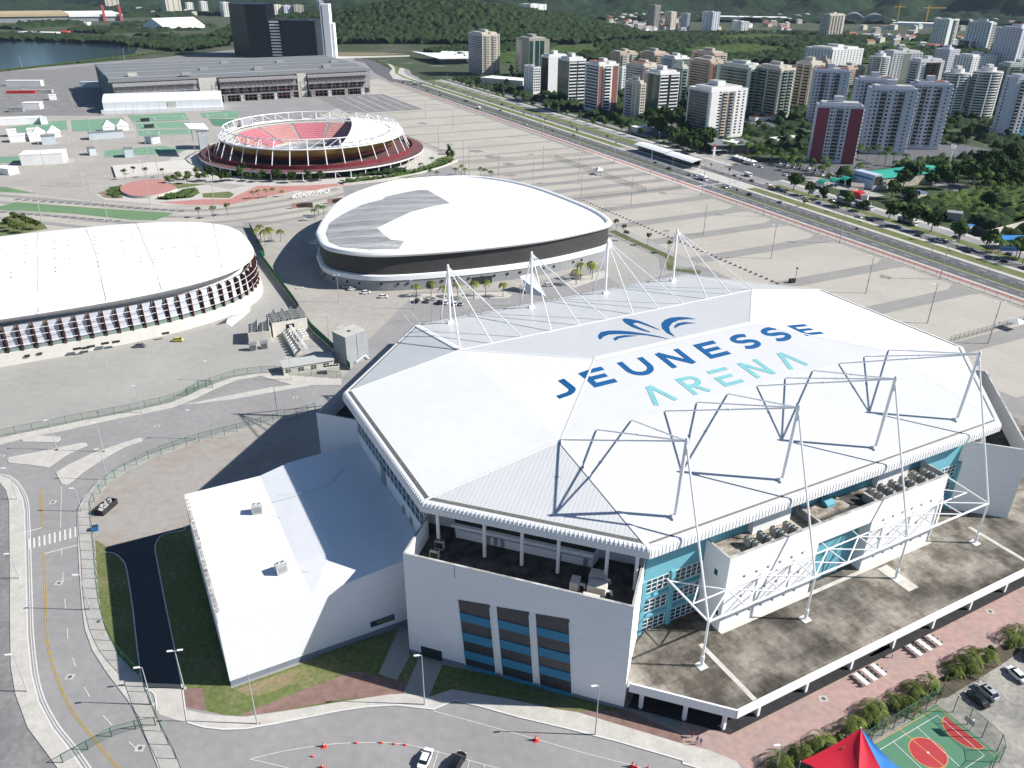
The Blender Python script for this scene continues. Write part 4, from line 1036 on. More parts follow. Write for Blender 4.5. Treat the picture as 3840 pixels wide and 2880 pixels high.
# ================================================================ oval track hall
def closed(P, n=5):
 P = [Vector((p[0], p[1])) for p in P]; m = len(P); out = []
 for i in range(m):
  p0, p1, p2, p3 = P[i-1], P[i], P[(i+1) % m], P[(i+2) % m]
  for k in range(n):
   t = k/n
   out.append(0.5*((2*p1)+(p2-p0)*t+(2*p0-5*p1+4*p2-p3)*t*t+(3*p1-p0-3*p2+p3)*t**3))
 return out
def ring(mb, A, za, B, zb, mi=0, flip=False):
 n = len(A); o = len(mb.v)
 mb.v += [(p[0], p[1], za if not hasattr(za, '__len__') else za[i]) for i, p in enumerate(A)]+[(p[0], p[1], zb if not hasattr(zb, '__len__') else zb[i]) for i, p in enumerate(B)]
 for i in range(n):
  j = (i+1) % n; f = (o+i, o+j, o+n+j, o+n+i)
  mb.f.append(f[::-1] if flip else f); mb.m.append(mi)
def scaled(P, k, c=None, d=0.0):
 c = c or sum((Vector(p) for p in P), Vector((0, 0)))/len(P)
 out = []
 for p in P:
  v = Vector(p)-c; out.append(c+v*k+v.normalized()*d)
 return out
def domesheet(mb, P, z0, rise, nr=10, mi=0, pw=2.0):
 c = sum((Vector(p) for p in P), Vector((0, 0)))/len(P)
 o = len(mb.v); n = len(P)
 for r in range(nr):
  k = 1-r/nr
  for p in P: q = c+(Vector(p)-c)*k; mb.v.append((q.x, q.y, z0+rise*(1-k**pw)))
 mb.v.append((c.x, c.y, z0+rise))
 for r in range(nr-1):
  for i in range(n):
   j = (i+1) % n; mb.f.append((o+r*n+i, o+r*n+j, o+(r+1)*n+j, o+(r+1)*n+i)); mb.m.append(mi)
 for i in range(n): mb.f.append((o+(nr-1)*n+i, o+(nr-1)*n+(i+1) % n, o+nr*n)); mb.m.append(mi)
 return c
rimv = [(-90,355),(-91.5,384),(-90,410),(-82,433),(-68,454),(-46.5,465),(-24.5,468),(-6,460),(11.5,444),(27.5,420),(41,395),(46.5,377),(45,368),(34.5,358),(13,343),(-14,331),(-40.5,323),(-59,320.5),(-73,324.5),(-82,331.5),(-87.5,345)]
RV = closed(rimv, 5)
A = sum(RV[i-1].x*RV[i].y-RV[i].x*RV[i-1].y for i in range(len(RV)))
if A < 0: RV = RV[::-1]
velo = empty('velodrome', (0, 0, 0), 0, 'white domed oval track hall with dark cladding and a weathered grey patch on its roof', 'velodrome')
m_memb = mat('white_roof_membrane', (0.84, 0.84, 0.82), var=0.02, scale=0.03, rough=0.55, fine=0.01)
m_clad = mat('dark_cladding', (0.058, 0.055, 0.053), var=0.12, scale=0.2, rough=0.6, fine=0.1)
lines(m_clad, (1, 0.35), 1.2, 0.12, 0.6, obj=False)
m_gw = mat('grey_render', (0.30, 0.305, 0.31), var=0.08, scale=0.15, rough=0.9, fine=0.06)
m_worn = mat('weathered_membrane', (0.48, 0.48, 0.47), col2=(0.22, 0.22, 0.225), thr=0.5, scale=0.12, rough=0.8, fine=0.3, soft=0.2)
b = MB(); ZR = 15.6
domesheet(b, scaled(RV, 1, d=-2.4), ZR+0.1, 4.2, 12)
b.build('roof', m_memb, velo, smooth=True)
b = MB()
pf = [(-2.6, ZR+0.12), (-2.2, ZR+0.9), (-1.2, ZR+1.2), (0.0, ZR+0.9), (0.6, ZR), (0.0, ZR-0.9), (-1.2, ZR-1.2), (-3.2, ZR-1.2)]
for k in range(len(pf)-1): ring(b, scaled(RV, 1, d=pf[k][0]), pf[k][1], scaled(RV, 1, d=pf[k+1][0]), pf[k+1][1], flip=True)
b.build('roof_rim', m_white, velo, smooth=True)
b = MB(); ring(b, scaled(RV, 1, d=-1.3), 14.4, scaled(RV, 1, d=-0.6), 6.6, flip=True); b.build('cladding', m_clad, velo, smooth=True)
b = MB(); ring(b, scaled(RV, 1, d=-2.9), 15.0, scaled(RV, 1, d=-2.7), 14.0, flip=True); b.build('clerestory', m_glass, velo)
b = MB(); ring(b, scaled(RV, 1, d=-0.9), 6.7, scaled(RV, 1, d=1.0), 6.5, flip=True); ring(b, scaled(RV, 1, d=1.0), 6.5, scaled(RV, 1, d=1.3), 4.6, flip=True); b.build('white_band', m_wallwhite, velo, smooth=True)
b = MB(); ring(b, scaled(RV, 1, d=1.0), 4.6, scaled(RV, 1, d=1.2), 0, flip=True); b.build('base_wall', m_gw, velo, smooth=True)
cv = sum(RV, Vector((0, 0)))/len(RV)
def velo_z(x, y):
 v = Vector((x, y))-cv; a = math.atan2(v.y, v.x); best = None
 for p in RV:
  w_ = p-cv; d = abs((math.atan2(w_.y, w_.x)-a+math.pi) % (2*math.pi)-math.pi)
  if best is None or d < best[0]: best = (d, w_.length-2.4)
 k = min(v.length/best[1], 1); return ZR+0.1+4.2*(1-k*k)
def vpx(px, py):
 h = 19
 for _ in range(25): P = gp(px, py, h); h = .5*h+.5*velo_z(P.x, P.y)
 return P.x, P.y
pat = [(704, 505), (712, 482), (737, 465), (781, 443), (827, 431), (832, 426), (870, 417), (904, 411), (924, 411), (941, 421), (972, 439), (937, 445), (887, 458), (847, 477), (814, 493), (829, 507), (844, 518), (874, 521), (862, 537), (800, 539), (737, 534), (712, 523)]
P2d = [Vector(vpx(x*1.736, y*1.736)) for x, y in pat]
cP = Vector(vpx(790*1.736, 480*1.736))
b = MB()
tri = tessellate_polygon([[Vector((p.x, p.y, 0)) for p in P2d]])
def sub_add(t, d):
 if d == 0:
  o = len(b.v)
  for p in t: b.v.append((p.x, p.y, velo_z(p.x, p.y)+0.12))
  a_ = (t[1]-t[0]).cross(t[2]-t[0]); b.f.append((o, o+1, o+2) if a_ > 0 else (o, o+2, o+1)); b.m.append(0); return
 m = [(t[0]+t[1])/2, (t[1]+t[2])/2, (t[2]+t[0])/2]
 for q in ((t[0], m[0], m[2]), (m[0], t[1], m[1]), (m[2], m[1], t[2]), (m[0], m[1], m[2])): sub_add(q, d-1)
for t in tri: sub_add([P2d[i] for i in t], 4)
wm = b.build('weathered_patch', m_worn, velo, smooth=True)
nt = m_worn.node_tree
nz_ = [n for n in nt.nodes if n.type == 'TEX_NOISE']; geo_ = [n for n in nt.nodes if n.type == 'NEW_GEOMETRY'][0]
mp = nt.nodes.new('ShaderNodeMapping'); mp.inputs['Rotation'].default_value = (0, 0, R(-28)); mp.inputs['Scale'].default_value = (0.12, 1.6, 1)
nt.links.new(geo_.outputs['Position'], mp.inputs['Vector'])
for n in nz_: nt.links.new(mp.outputs[0], n.inputs['Vector'])
def on_ring(P, ang): # point on closed outline nearest to bearing ang (deg)
 c = sum((Vector(p) for p in P), Vector((0, 0)))/len(P)
 best = min(P, key=lambda p: abs((math.atan2(p[1]-c.y, p[0]-c.x)-R(ang)+math.pi) % (2*math.pi)-math.pi))
 v = (Vector(best)-c).normalized(); return Vector(best), v
for a in [200+5.3*k for k in range(26)]:
 p, n_ = on_ring(scaled(RV, 1, d=1.25), a); i_ = min(range(len(RV)), key=lambda i: (scaled(RV, 1, d=1.25)[i]-p).length)
 SP = scaled(RV, 1, d=1.25); t_ = (SP[(i_+1) % len(SP)]-SP[i_-1]).normalized()
 b = MB(); b.obox((p.x, p.y), t_, 0.9, 0.3, 2.6, 3.5); b.build('window', m_dark, velo)
for a, w_ in ((263, 2.6), (289, 9)):
 p, n_ = on_ring(scaled(RV, 1, d=1.3), a); b = MB(); b.obox((p.x, p.y), (-n_.y, n_.x), w_, 0.4, 0, 3.2); b.build('door', m_glass, velo)
b = MB(); q = [TG(1, 1, 1160, 130, 6.6), TG(1, 1, 1245, 110, 6.6), TG(1, 1, 1330, 265, 0.1), TG(1, 1, 1200, 245, 0.1)]
b.add([q[0], q[1], q[2], q[3], q[0]-Vector((0, 0, .6)), q[1]-Vector((0, 0, .6)), q[2]-Vector((0, 0, .1)), q[3]-Vector((0, 0, .1))], [(3, 2, 1, 0), (4, 5, 6, 7), (0, 1, 5, 4), (3, 7, 6, 2), (0, 4, 7, 3), (1, 2, 6, 5)])
b.build('stair', m_wallwhite, velo)
b = MB(); p, n_ = on_ring(RV, 190); b.obox((p.x-3, p.y), (0.2, 1), 20, 3.4, 5.4, 5.7); b.obox((p.x-4.6, p.y), (0.2, 1), 20, 0.1, 5.7, 6.8)
b.build('gallery', m_wallwhite, velo)
for k in range(4): b = MB(); b.tube((p.x-3, p.y-9+6*k, 0), (p.x-3, p.y-9+6*k, 5.4), 0.25, 8); b.build('column', m_steel, velo)
# ================================================================ left arena with fins
LC = Vector((-203.4, 289.7)); LR = R(27.8)
def lawrap(a, b_, n, e=3.6):
 out = []
 for k in range(n):
  t = 2*math.pi*k/n; c, s = math.cos(t), math.sin(t)
  x = a*math.copysign(abs(c)**(2/e), c); y = b_*math.copysign(abs(s)**(2/e), s)
  out.append(Vector((LC.x+x*math.cos(LR)-y*math.sin(LR), LC.y+x*math.sin(LR)+y*math.cos(LR))))
 return out
def resample(P, n):
 P = list(P)+[P[0]]; d = [0]
 for i in range(1, len(P)): d.append(d[-1]+(P[i]-P[i-1]).length)
 out = []; j = 1
 for k in range(n):
  s = d[-1]*k/n
  while d[j] < s: j += 1
  out.append(P[j-1].lerp(P[j], (s-d[j-1])/max(d[j]-d[j-1], 1e-6)))
 return out
LO = resample(lawrap(98.5, 53.0, 400, 3.0), 160)
lar = empty('ribbed_arena', (0, 0, 0), 0, 'white rounded arena wrapped in slim dark red fins, at the left edge', 'arena')
LZ = 16.8
b = MB(); domesheet(b, scaled(LO, 1, d=-0.5), LZ+0.3, 4.5, 14); b.build('roof', m_memb, lar, smooth=True)
b = MB()
for pf_ in (((-0.5, LZ+0.3), (0.3, LZ+0.1)), ((0.3, LZ+0.1), (0.5, LZ-0.5)), ((0.5, LZ-0.5), (-0.4, LZ-0.9)), ((-0.4, LZ-0.9), (-4.5, LZ-4.2))):
 ring(b, scaled(LO, 1, d=pf_[0][0]), pf_[0][1], scaled(LO, 1, d=pf_[1][0]), pf_[1][1], flip=True)
b.build('roof_rim', m_white, lar, smooth=True)
b = MB(); ring(b, scaled(LO, 1, d=-4.6), LZ-4.1, scaled(LO, 1, d=-4.2), 4.0, flip=True); b.build('wall', m_wallwhite, lar, smooth=True)
b = MB(); ring(b, scaled(LO, 1, d=-1.9), 13.0, scaled(LO, 1, d=-1.2), 4.25, flip=True); b.build('glass_or_shade_band', m_gutter_and_shade, lar, smooth=True)  # dark ring added for the shade in the gaps between the screens
b = MB(); ring(b, scaled(LO, 1, d=1.6), 4.2, scaled(LO, 1, d=2.0), 0.0, flip=True); ring(b, scaled(LO, 1, d=-4.6), 4.2, scaled(LO, 1, d=1.6), 4.2, flip=True); b.build('base_wall', mat('cream_render', (0.62, 0.60, 0.54), var=0.06, scale=0.3, rough=0.9), lar, smooth=True)
m_fin = mat('dark_red_fin', (0.085, 0.022, 0.02), var=0.1, scale=1, rough=0.6)
m_panel = mat('grey_screen_panel', (0.50, 0.52, 0.56), var=0.06, scale=0.4, rough=0.5)
m_green_gl = mat('pale_green_glass', (0.20, 0.27, 0.24), var=0.1, scale=0.5, rough=0.2)
LF = resample(LO, 118); cL = LC
nfin = 0
for i in range(118):
 p = LF[i]; q = LF[(i+1) % 118]; t_ = (q-LF[i-1]).normalized(); n_ = Vector((t_.y, -t_.x))
 if n_.dot(p-cL) < 0: n_ = -n_
 if p.x < -290: continue
 facing = (-p).normalized().dot(n_)
 if facing < -0.15: continue
 dx = 1.6
 a0 = p+n_*(-0.9); a1 = p+n_*0.9; a2 = p+n_*1.2; a3 = p+n_*(-0.3)
 w_ = t_*0.15
 vs = []
 for s_ in (-1, 1):
  for pt, z in ((a0, 13.6), (a1, 12.8), (a2, 4.25), (a3, 4.25)): vs.append((*(pt+w_*s_), z))
 b = MB(); b.add(vs, [(0, 1, 2, 3), (7, 6, 5, 4), (0, 4, 5, 1), (1, 5, 6, 2), (2, 6, 7, 3), (3, 7, 4, 0)])
 b.build('fin', m_fin, lar)
 qn = n_
 c0 = p+n_*0.1; d0 = q+n_*0.1
 g0, g1 = c0.lerp(d0, 0.09), c0.lerp(d0, 0.74)
 b = MB(); b.add([(*g0, 5.6), (*g1, 5.6), (*(g1-n_*1.0), 13.0), (*(g0-n_*1.0), 13.0)], [(0, 1, 2, 3)], 0)
 b.add([(*(g0+n_*0.3), 4.25), (*(g1+n_*0.3), 4.25), (*(g1+n_*0.28), 5.5), (*(g0+n_*0.28), 5.5)], [(0, 1, 2, 3)], 1)
 b.build('screen', [m_panel, m_green_gl], lar); nfin += 1
b = MB()
for z in (6.4, 9.2, 11.6):
 for i in range(118):
  p, q = LF[i], LF[(i+1) % 118]
  if p.x < -290: continue
  n_ = (q-p).normalized(); n_ = Vector((n_.y, -n_.x)); n_ = n_ if n_.dot(p-cL) > 0 else -n_
  if (-p).normalized().dot(n_) < -0.2: continue
  b.tube((*(p+n_*0.9), z), (*(q+n_*0.9), z), 0.09, 4, cap=False)
b.build('rail', m_steel, lar)
def la_z(x, y):
 v = Vector((x, y))-LC; a = math.atan2(v.y, v.x)
 r = min(((abs((math.atan2(p.y-LC.y, p.x-LC.x)-a+math.pi) % (2*math.pi)-math.pi), (p-LC).length-0.5) for p in LO[::2]))[1]
 k = min(v.length/r, 1); return LZ+0.3+4.5*(1-k*k)
def lapx(c, r, x, y):
 h = 20; q = T(c, r, x, y)
 for _ in range(20): P = gp(*q, h); h = .5*h+.5*la_z(P.x, P.y)
 return Vector((P.x, P.y, h))
b = MB()
for L in ([(0, 0, 880, 1440), (0, 0, 930, 1560), (0, 1, 985, 30), (0, 1, 1050, 220)], [(0, 0, 250, 1500), (0, 1, 245, 40), (0, 1, 250, 370)], [(0, 0, 1380, 1440), (0, 1, 1440, 80)], [(0, 0, 550, 1470), (0, 0, 620, 1640), (0, 1, 690, 290)]):
 P = [lapx(*q) for q in L]
 for i in range(len(P)-1):
  for k in range(8):
   a, c = P[i].lerp(P[i+1], k/8), P[i].lerp(P[i+1], (k+1)/8)
   a.z, c.z = la_z(a.x, a.y)+0.05, la_z(c.x, c.y)+0.05; b.tube(a, c, 0.1, 4, cap=False)
b.build('roof_seam', m_ac, lar)
for x, y in ((20,1610),(190,1590),(190,1640),(370,1565),(370,1610),(460,1590),(625,1535),(630,1560),(630,1585),(650,1645),(870,1520),(950,1515),(805,1560),(825,1640),(1035,1545),(1105,1535),(1215,1490),(1230,1535),(1250,1590),(1280,1600),(1070,1610),(1145,1605),(1290,1640)):
 p = lapx(0, 0, x, y); v_ = MB(); v_.tube((p.x-0.5, p.y, p.z-0.1), (p.x-0.5, p.y, p.z+0.5), 0.55, 8); v_.build('roof_vent', m_white, lar)
for x, y in ((185,40),(375,15),(380,75),(380,100),(470,20),(655,40),(660,65),(930,12),(930,38),(1015,25),(90,110),(95,140),(1305,5)):
 p = lapx(0, 1, x, y); v_ = MB(); v_.tube((p.x-0.5, p.y, p.z-0.1), (p.x-0.5, p.y, p.z+0.5), 0.55, 8); v_.build('roof_vent', m_white, lar)
b = MB()     # entrance stair with white slats
q = [TG(0, 1, 1480, 385, 4.2), TG(0, 1, 1620, 300, 4.2), TG(0, 1, 1620, 360, 2.6), TG(0, 1, 1500, 460, 0.1), TG(0, 1, 1465, 435, 0.1)]
b.add([*q], [(4, 3, 2, 1, 0)]); b.build('stair', m_wallwhite, lar)
for x, y in ((190, 650), (565, 600), (600, 590), (690, 570), (760, 560), (510, 605), (270, 635), (1080, 505)):
 p = TG(0, 1, x, y, 1.6); b = MB(); b.obox((p.x+0.3, p.y-1.4), (0.885, 0.466), 2.6 if x > 500 else 1.6, 0.8, 2.2, 2.8); b.build('window', m_dark, lar)
# ================================================================ round open stadium
tst = empty('tennis_stadium', (TSX, TSY, 0), 0, 'round open-air stadium with a white ring truss, red seating and brown wave-patterned facade', 'stadium')
m_seat = mat('red_seating', (0.42, 0.12, 0.15), var=0.12, scale=0.12, rough=0.8, fine=0.1)
lines(m_seat, (0, 0, 1), 1.0, 0.3, (1.35, 1.9, 1.7), obj=False)
m_seat2 = mat('orange_seating', (0.42, 0.19, 0.17), var=0.12, scale=0.12, rough=0.8, fine=0.1)
lines(m_seat2, (0, 0, 1), 1.0, 0.3, (1.3, 1.6, 1.7), obj=False)
def cr_(r, n=72, a0=0, a1=360): return [Vector((r*math.cos(R(a0+(a1-a0)*k/n)), r*math.sin(R(a0+(a1-a0)*k/n)))) for k in range(n)]
def arcring(mb, r0, z0, r1, z1, a0, a1, n, mi=0, flip=False):
 A = [(r0*math.cos(R(a0+(a1-a0)*k/n)), r0*math.sin(R(a0+(a1-a0)*k/n)), z0) for k in range(n+1)]
 B = [(r1*math.cos(R(a0+(a1-a0)*k/n)), r1*math.sin(R(a0+(a1-a0)*k/n)), z1) for k in range(n+1)]
 fs = [(k, k+1, n+2+k, n+1+k) for k in range(n)]
 mb.add(A+B, [f[::-1] for f in fs] if flip else fs, mi)
b = MB(); b.poly([(p.x, p.y, 0.25) for p in cr_(30)]); b.build('court', m_green, tst)
b = MB(); arcring(b, 24, 0.3, 24, 4.5, 0, 360, 72, 0, flip=True); arcring(b, 24, 4.5, 31, 4.6, 0, 360, 72); b.build('podium_wall', m_grey, tst)
for k in range(12):
 a0, a1 = 30*k+1.2, 30*k+28.8
 b = MB(); arcring(b, 31, 6.0, 55, 15.5, a0, a1, 6, flip=False); b.build('seating', m_seat if k % 2 else m_seat2, tst)
 b = MB(); arcring(b, 31, 5.6, 55, 15.2, 30*k-1.3, 30*k+1.3, 1); b.build('stairway', m_grey, tst)
b = MB(); arcring(b, 31, 4.6, 31, 6.2, 0, 360, 72, flip=True); arcring(b, 55, 15.6, 56.5, 15.6, 0, 360, 72); b.build('walkway', m_walk, tst)
m_wave = mat('brown_wave_facade', (0.36, 0.25, 0.055), col2=(0.12, 0.025, 0.02), thr=0.5, scale=0.08, rough=0.6, fine=0.1, soft=0.1)
nt = m_wave.node_tree; N_, L_ = nt.nodes, nt.links
geo = [n for n in N_ if n.type == 'NEW_GEOMETRY'][0]; ns0 = [n for n in N_ if n.type == 'TEX_NOISE'][0]; rpw = [n for n in N_ if n.type == 'VALTORGB'][0]
sepx = N_.new('ShaderNodeSeparateXYZ'); L_.new(geo.outputs['Position'], sepx.inputs[0])
mrz = N_.new('ShaderNodeMapRange'); mrz.inputs['From Min'].default_value = 8; mrz.inputs['From Max'].default_value = 15.8; mrz.inputs['To Min'].default_value = 0.22; mrz.inputs['To Max'].default_value = 0.8
L_.new(sepx.outputs['Z'], mrz.inputs['Value']); mpw = N_.new('ShaderNodeMapping'); mpw.inputs['Scale'].default_value = (1, 1, 9); L_.new(geo.outputs['Position'], mpw.inputs[0]); L_.new(mpw.outputs[0], ns0.inputs['Vector'])
a1_ = N_.new('ShaderNodeMath'); a1_.operation = 'MULTIPLY_ADD'; a1_.inputs[1].default_value = 0.5; L_.new(ns0.outputs['Fac'], a1_.inputs[0])
a2_ = N_.new('ShaderNodeMath'); a2_.operation = 'SUBTRACT'; a2_.inputs[1].default_value = 0.25; L_.new(mrz.outputs[0], a2_.inputs[0]); L_.new(a2_.outputs[0], a1_.inputs[2]); L_.new(a1_.outputs[0], rpw.inputs['Fac'])
b = MB(); arcring(b, 61.5, 15.8, 60, 11.5, 0, 360, 96); arcring(b, 60, 11.5, 58, 8.4, 0, 360, 96); b.build('facade', m_wave, tst, smooth=True)
b = MB(); arcring(b, 56.4, 15.7, 61.6, 15.9, 0, 360, 96, flip=True); b.build('concourse', m_walk, tst)
b = MB(); arcring(b, 55, 8.5, 55, 5.5, 0, 360, 72); b.build('inner_wall', m_dark, tst)
b = MB(); arcring(b, 55, 5.5, 81, 5.5, 0, 360, 96, flip=True); arcring(b, 81, 5.5, 81, 4.6, 0, 360, 96, 1); arcring(b, 81, 4.6, 74, 4.4, 0, 360, 96, 1); b.build('deck', [mat('maroon_deck', (0.15, 0.07, 0.068), var=.2, scale=.2), m_white], tst)
b = MB(); arcring(b, 73.2, 8.0, 73, 5.5, 0, 360, 96); arcring(b, 73.2, 8.0, 72.8, 8.0, 0, 360, 96, flip=True); b.build('red_parapet', mat('deep_red_wall', (0.20, 0.03, 0.04), var=0.25, scale=0.2, rough=0.7), tst)
b = MB(); arcring(b, 75, 4.4, 75, 0, 0, 360, 72); b.build('undercroft_wall', m_dark, tst)
for k in range(48):
 a = R(7.5*k); b = MB(); b.tube((80.5*math.cos(a), 80.5*math.sin(a), 4.8), (80.2*math.cos(a), 80.2*math.sin(a), 0), 0.3, 6); a2 = R(7.5*k+3.7)
 if k % 2: b.tube((80.5*math.cos(a), 80.5*math.sin(a), 4.8), (76*math.cos(a2), 76*math.sin(a2), 0), 0.18, 5)
 b.build('column', m_steel, tst)
for k in range(36):
 a = R(10*k); b = MB(); b.tube((71*math.cos(a), 71*math.sin(a), 5.5), (66*math.cos(a), 66*math.sin(a), 17), 0.34, 6); b.build('leaning_column', m_steel, tst)
b = MB()
for r_, z_, rad in ((66, 17.0, 0.55), (62.5, 23.0, 0.36), (60.5, 17.3, 0.36)):
 P = cr_(r_, 72)
 for i in range(72): b.tube((*P[i], z_), (*P[(i+1) % 72], z_), rad, 6, cap=False)
b.build('ring_beam', m_steel, tst)
for k in range(36):
 a, a2 = R(10*k), R(10*k+10)
 f_ = lambda r, t, z: (r*math.cos(t), r*math.sin(t), z)
 b = MB(); b.tube(f_(66, a, 17), f_(62.5, a, 23), 0.3, 6); b.tube(f_(60.5, a, 17.3), f_(62.5, a, 23), 0.26, 6); b.tube(f_(66, a, 17), f_(60.5, a, 17.3), 0.2, 5); b.tube(f_(66, a, 17), f_(62.5, a2, 23), 0.18, 5)
 b.tube(f_(60.5, a, 17.3), f_(66, a2, 17), 0.12, 5); b.build('truss_bay', m_steel, tst)
b = MB(); n_ = 28
a0, a1 = -62, 78
outer = [f_(66.5, R(a0+(a1-a0)*k/n_), 18.0) for k in range(n_+1)]
pi_, pj_ = Vector(outer[0][:2]), Vector(outer[-1][:2])
inner = []
for k in range(n_+1):
 t = k/n_; p = pi_.lerp(pj_, t); bul = math.sin(math.pi*t)**0.7; inner.append((p.x+6*bul-0, p.y, 18.0+2.4*bul))
b.add(outer+inner, [(k, k+1, n_+2+k, n_+1+k) for k in range(n_)]); b.add([(x, y, z-0.5) for x, y, z in outer]+[(x, y, z-0.5) for x, y, z in inner], [(k, k+1, n_+2+k, n_+1+k)[::-1] for k in range(n_)])
b.build('crescent_roof', m_memb, tst)
b = MB()
for k in range(0, n_, 3):
 p, q = Vector(outer[k]), Vector(inner[k]); b.tube(p.lerp(q, 0.12)+Vector((0, 0, 0.2)), p.lerp(q, 0.95)+Vector((0, 0, 0.2)), 0.22, 5)
b.build('roof_rib', m_steel, tst)
b = MB(); p = Vector((-50, -15)); b.obox((-57, 26), (0.5, 0.9), 12, 1.2, 14, 23); b.build('scoreboard', m_grey, tst)
z4b = zf(1350, 180, 640)
def house(name, P, h, wm, rm, label, cat, extra=None, over=0.3):
 c = sum((Vector((p[0], p[1])) for p in P), Vector((0, 0)))/len(P)
 o = empty(name, (c.x, c.y, 0), 0, label, cat)
 Q = [(p[0]-c.x, p[1]-c.y) for p in P]
 b = MB(); b.prism(Q, 0, h); b.build('wall', wm, o)
 b = MB(); b.prism([(q[0]*(1+over/max(1, Vector(q).length)), q[1]*(1+over/max(1, Vector(q).length))) for q in Q], h+0.003, h+0.35); b.build('roof', rm, o)
 return o, c
m_pale = mat('pale_blue_grey_wall', (0.50, 0.55, 0.58), var=0.05, scale=0.3)
m_roofg = mat('grey_flat_roof', (0.20, 0.22, 0.22), var=0.1, scale=0.2)
P0 = gp(*(1350+580*0.2893, 180+1395*0.2893)); P1_ = gp(*(1350+750*0.2893, 180+1380*0.2893)); d_ = (P1_-P0).normalized(); n_ = Vector((-d_.y, d_.x, 0))
gh, c = house('guard_house', [P0, P1_, P1_+n_*14, P0+n_*14], 5.0, m_pale, m_roofg, 'small pale guard house with a flat grey roof right of the round stadium', 'guard house')
for k in range(2): q = P0.lerp(P1_, 0.25+0.5*k); b = MB(); b.obox((q.x-c.x, q.y-c.y), d_, 1.6, 0.3, 0.6, 3.2); b.build('window', m_dark, gh)
# ================================================================ long exhibition hall, white marquee hall, black towers
ihx, ihy = Vector((-399, 827)), R(29.5); iu = Vector((math.cos(ihy), math.sin(ihy))); iv = Vector((-iu.y, iu.x))
ibc = empty('exhibition_hall', (ihx.x, ihx.y, 0), ihy, 'very long grey exhibition hall with a low striped roof and half-stripped scaffolded front', 'hall')
m_roofr = mat('ribbed_grey_roof', (0.20, 0.205, 0.21), var=0.06, scale=0.02, rough=0.7, obj=True)
lines(m_roofr, (0, 1), 18, 0.9, 0.45); lines(m_roofr, (0, 1), 36, 1.6, 2.6, 7)
m_hallg = mat('hall_cladding', (0.27, 0.28, 0.29), var=0.15, scale=0.08, rough=0.8, obj=True, fine=0.12)
m_bluewall = mat('blue_grey_cladding', (0.10, 0.16, 0.19), var=0.08, scale=0.1, obj=True)
b = MB(); b.box(0, 272, 12, 175, 0, 25, 0); b.build('wall', m_hallg, ibc)
b = MB(); b.box(-0.4, -0.02, 10, 176, 0, 27.5, 0); b.build('end_cladding', m_bluewall, ibc)
b = MB(); b.add([(-1, 8, 25.0), (273, 8, 25.0), (273, 60, 27.5), (-1, 60, 27.5), (273, 177, 27.5), (-1, 177, 27.5)], [(0, 1, 2, 3), (3, 2, 4, 5)]); b.box(-1, 273, 7.6, 8, 23.6, 25.02); b.build('roof', m_roofr, ibc)
for x, y in ((20, 30), (70, 15), (95, 55), (150, 40), (190, 100), (225, 30), (250, 80), (130, 120)):
 b = MB(); b.box(x, x+9, y, y+6, 26.5 if y < 60 else 27.4, 29.6 if y < 60 else 29.8); b.build('roof_unit', m_grey if x % 20 else m_walk, ibc)
m_shade = mat('hall_opening', (0.02, 0.022, 0.025), var=0.2, scale=0.3)
m_rust = mat('rusty_scaffold', (0.28, 0.17, 0.14), var=0.15, scale=1)
for x0, x1 in ((2, 82), (104, 186), (198, 268)):
 b = MB(); b.box(x0, x1, 0, 11.9, 6.6, 7.2, 0); b.box(x0, x1, 0, 11.9, 13.6, 14.2, 0); b.box(x0, x1, 2.5, 11.9, 19.5, 22.5, 1); b.box(x0+1, x1-1, 5.5, 11.9, 14.2, 19.5, 0); b.box(x0+1, x1-1, 8, 11.9, 7.2, 13.6, 0); b.build('front_gallery', [m_hallg, m_grey], ibc)
 n_ = int((x1-x0)/9)
 for k in range(n_):
  xa = x0+2+k*(x1-x0-3)/n_; wd = (x1-x0-3)/n_*0.62
  b = MB(); b.box(xa, xa+wd, 7.6, 7.95, 7.9, 12.6); b.build('bay_opening', m_shade, ibc)
  b = MB(); b.box(xa, xa+wd*1.15, 5.1, 5.45, 15.0, 18.8); b.build('bay_opening', m_roofg, ibc)
  if k % 2 == 0: b = MB(); b.box(xa, xa+wd*0.7, 0.4, 6, 0, 6.6); b.build('ground_room', m_pale if k % 4 else m_hallg, ibc)
 b = MB()
 for k in range(n_*2+1):
  x = x0+(x1-x0)*k/(n_*2); b.box(x-0.12, x+0.12, -0.3, -0.06, 0, 23.5)
 for z in (4, 10.5, 17, 21, 23.4): b.box(x0, x1, -0.3, -0.07, z, z+0.2)
 b.build('scaffold', m_rust, ibc)
for xa, xb in ((84, 102), (187, 197)): b = MB(); b.box(xa, xb, 5, 11.9, 0, 24.3); b.build('stair_tower', m_walk, ibc)
b = MB(); b.box(0.5, 271, 11.7, 11.95, 0, 6.6); b.build('ground_front', m_shade, ibc)
m_marq = mat('white_marquee', (0.70, 0.72, 0.73), var=0.04, scale=0.1, rough=0.7, obj=True); lines(m_marq, (1, 0), 10, 0.5, 0.8)
mq = empty('marquee_hall', (-396, 797, 0), R(17.5), 'long white barrel-roofed marquee hall in front of the grey exhibition hall', 'marquee')
b = MB(); n_ = 12; W_, Lm, hs = 38, 108, 10.0
prof_ = [(W_*k/n_, hs+5.5*math.sin(math.pi*k/n_)**0.75) for k in range(n_+1)]
vs = [(0, y, z) for y, z in prof_]+[(Lm, y, z) for y, z in prof_]
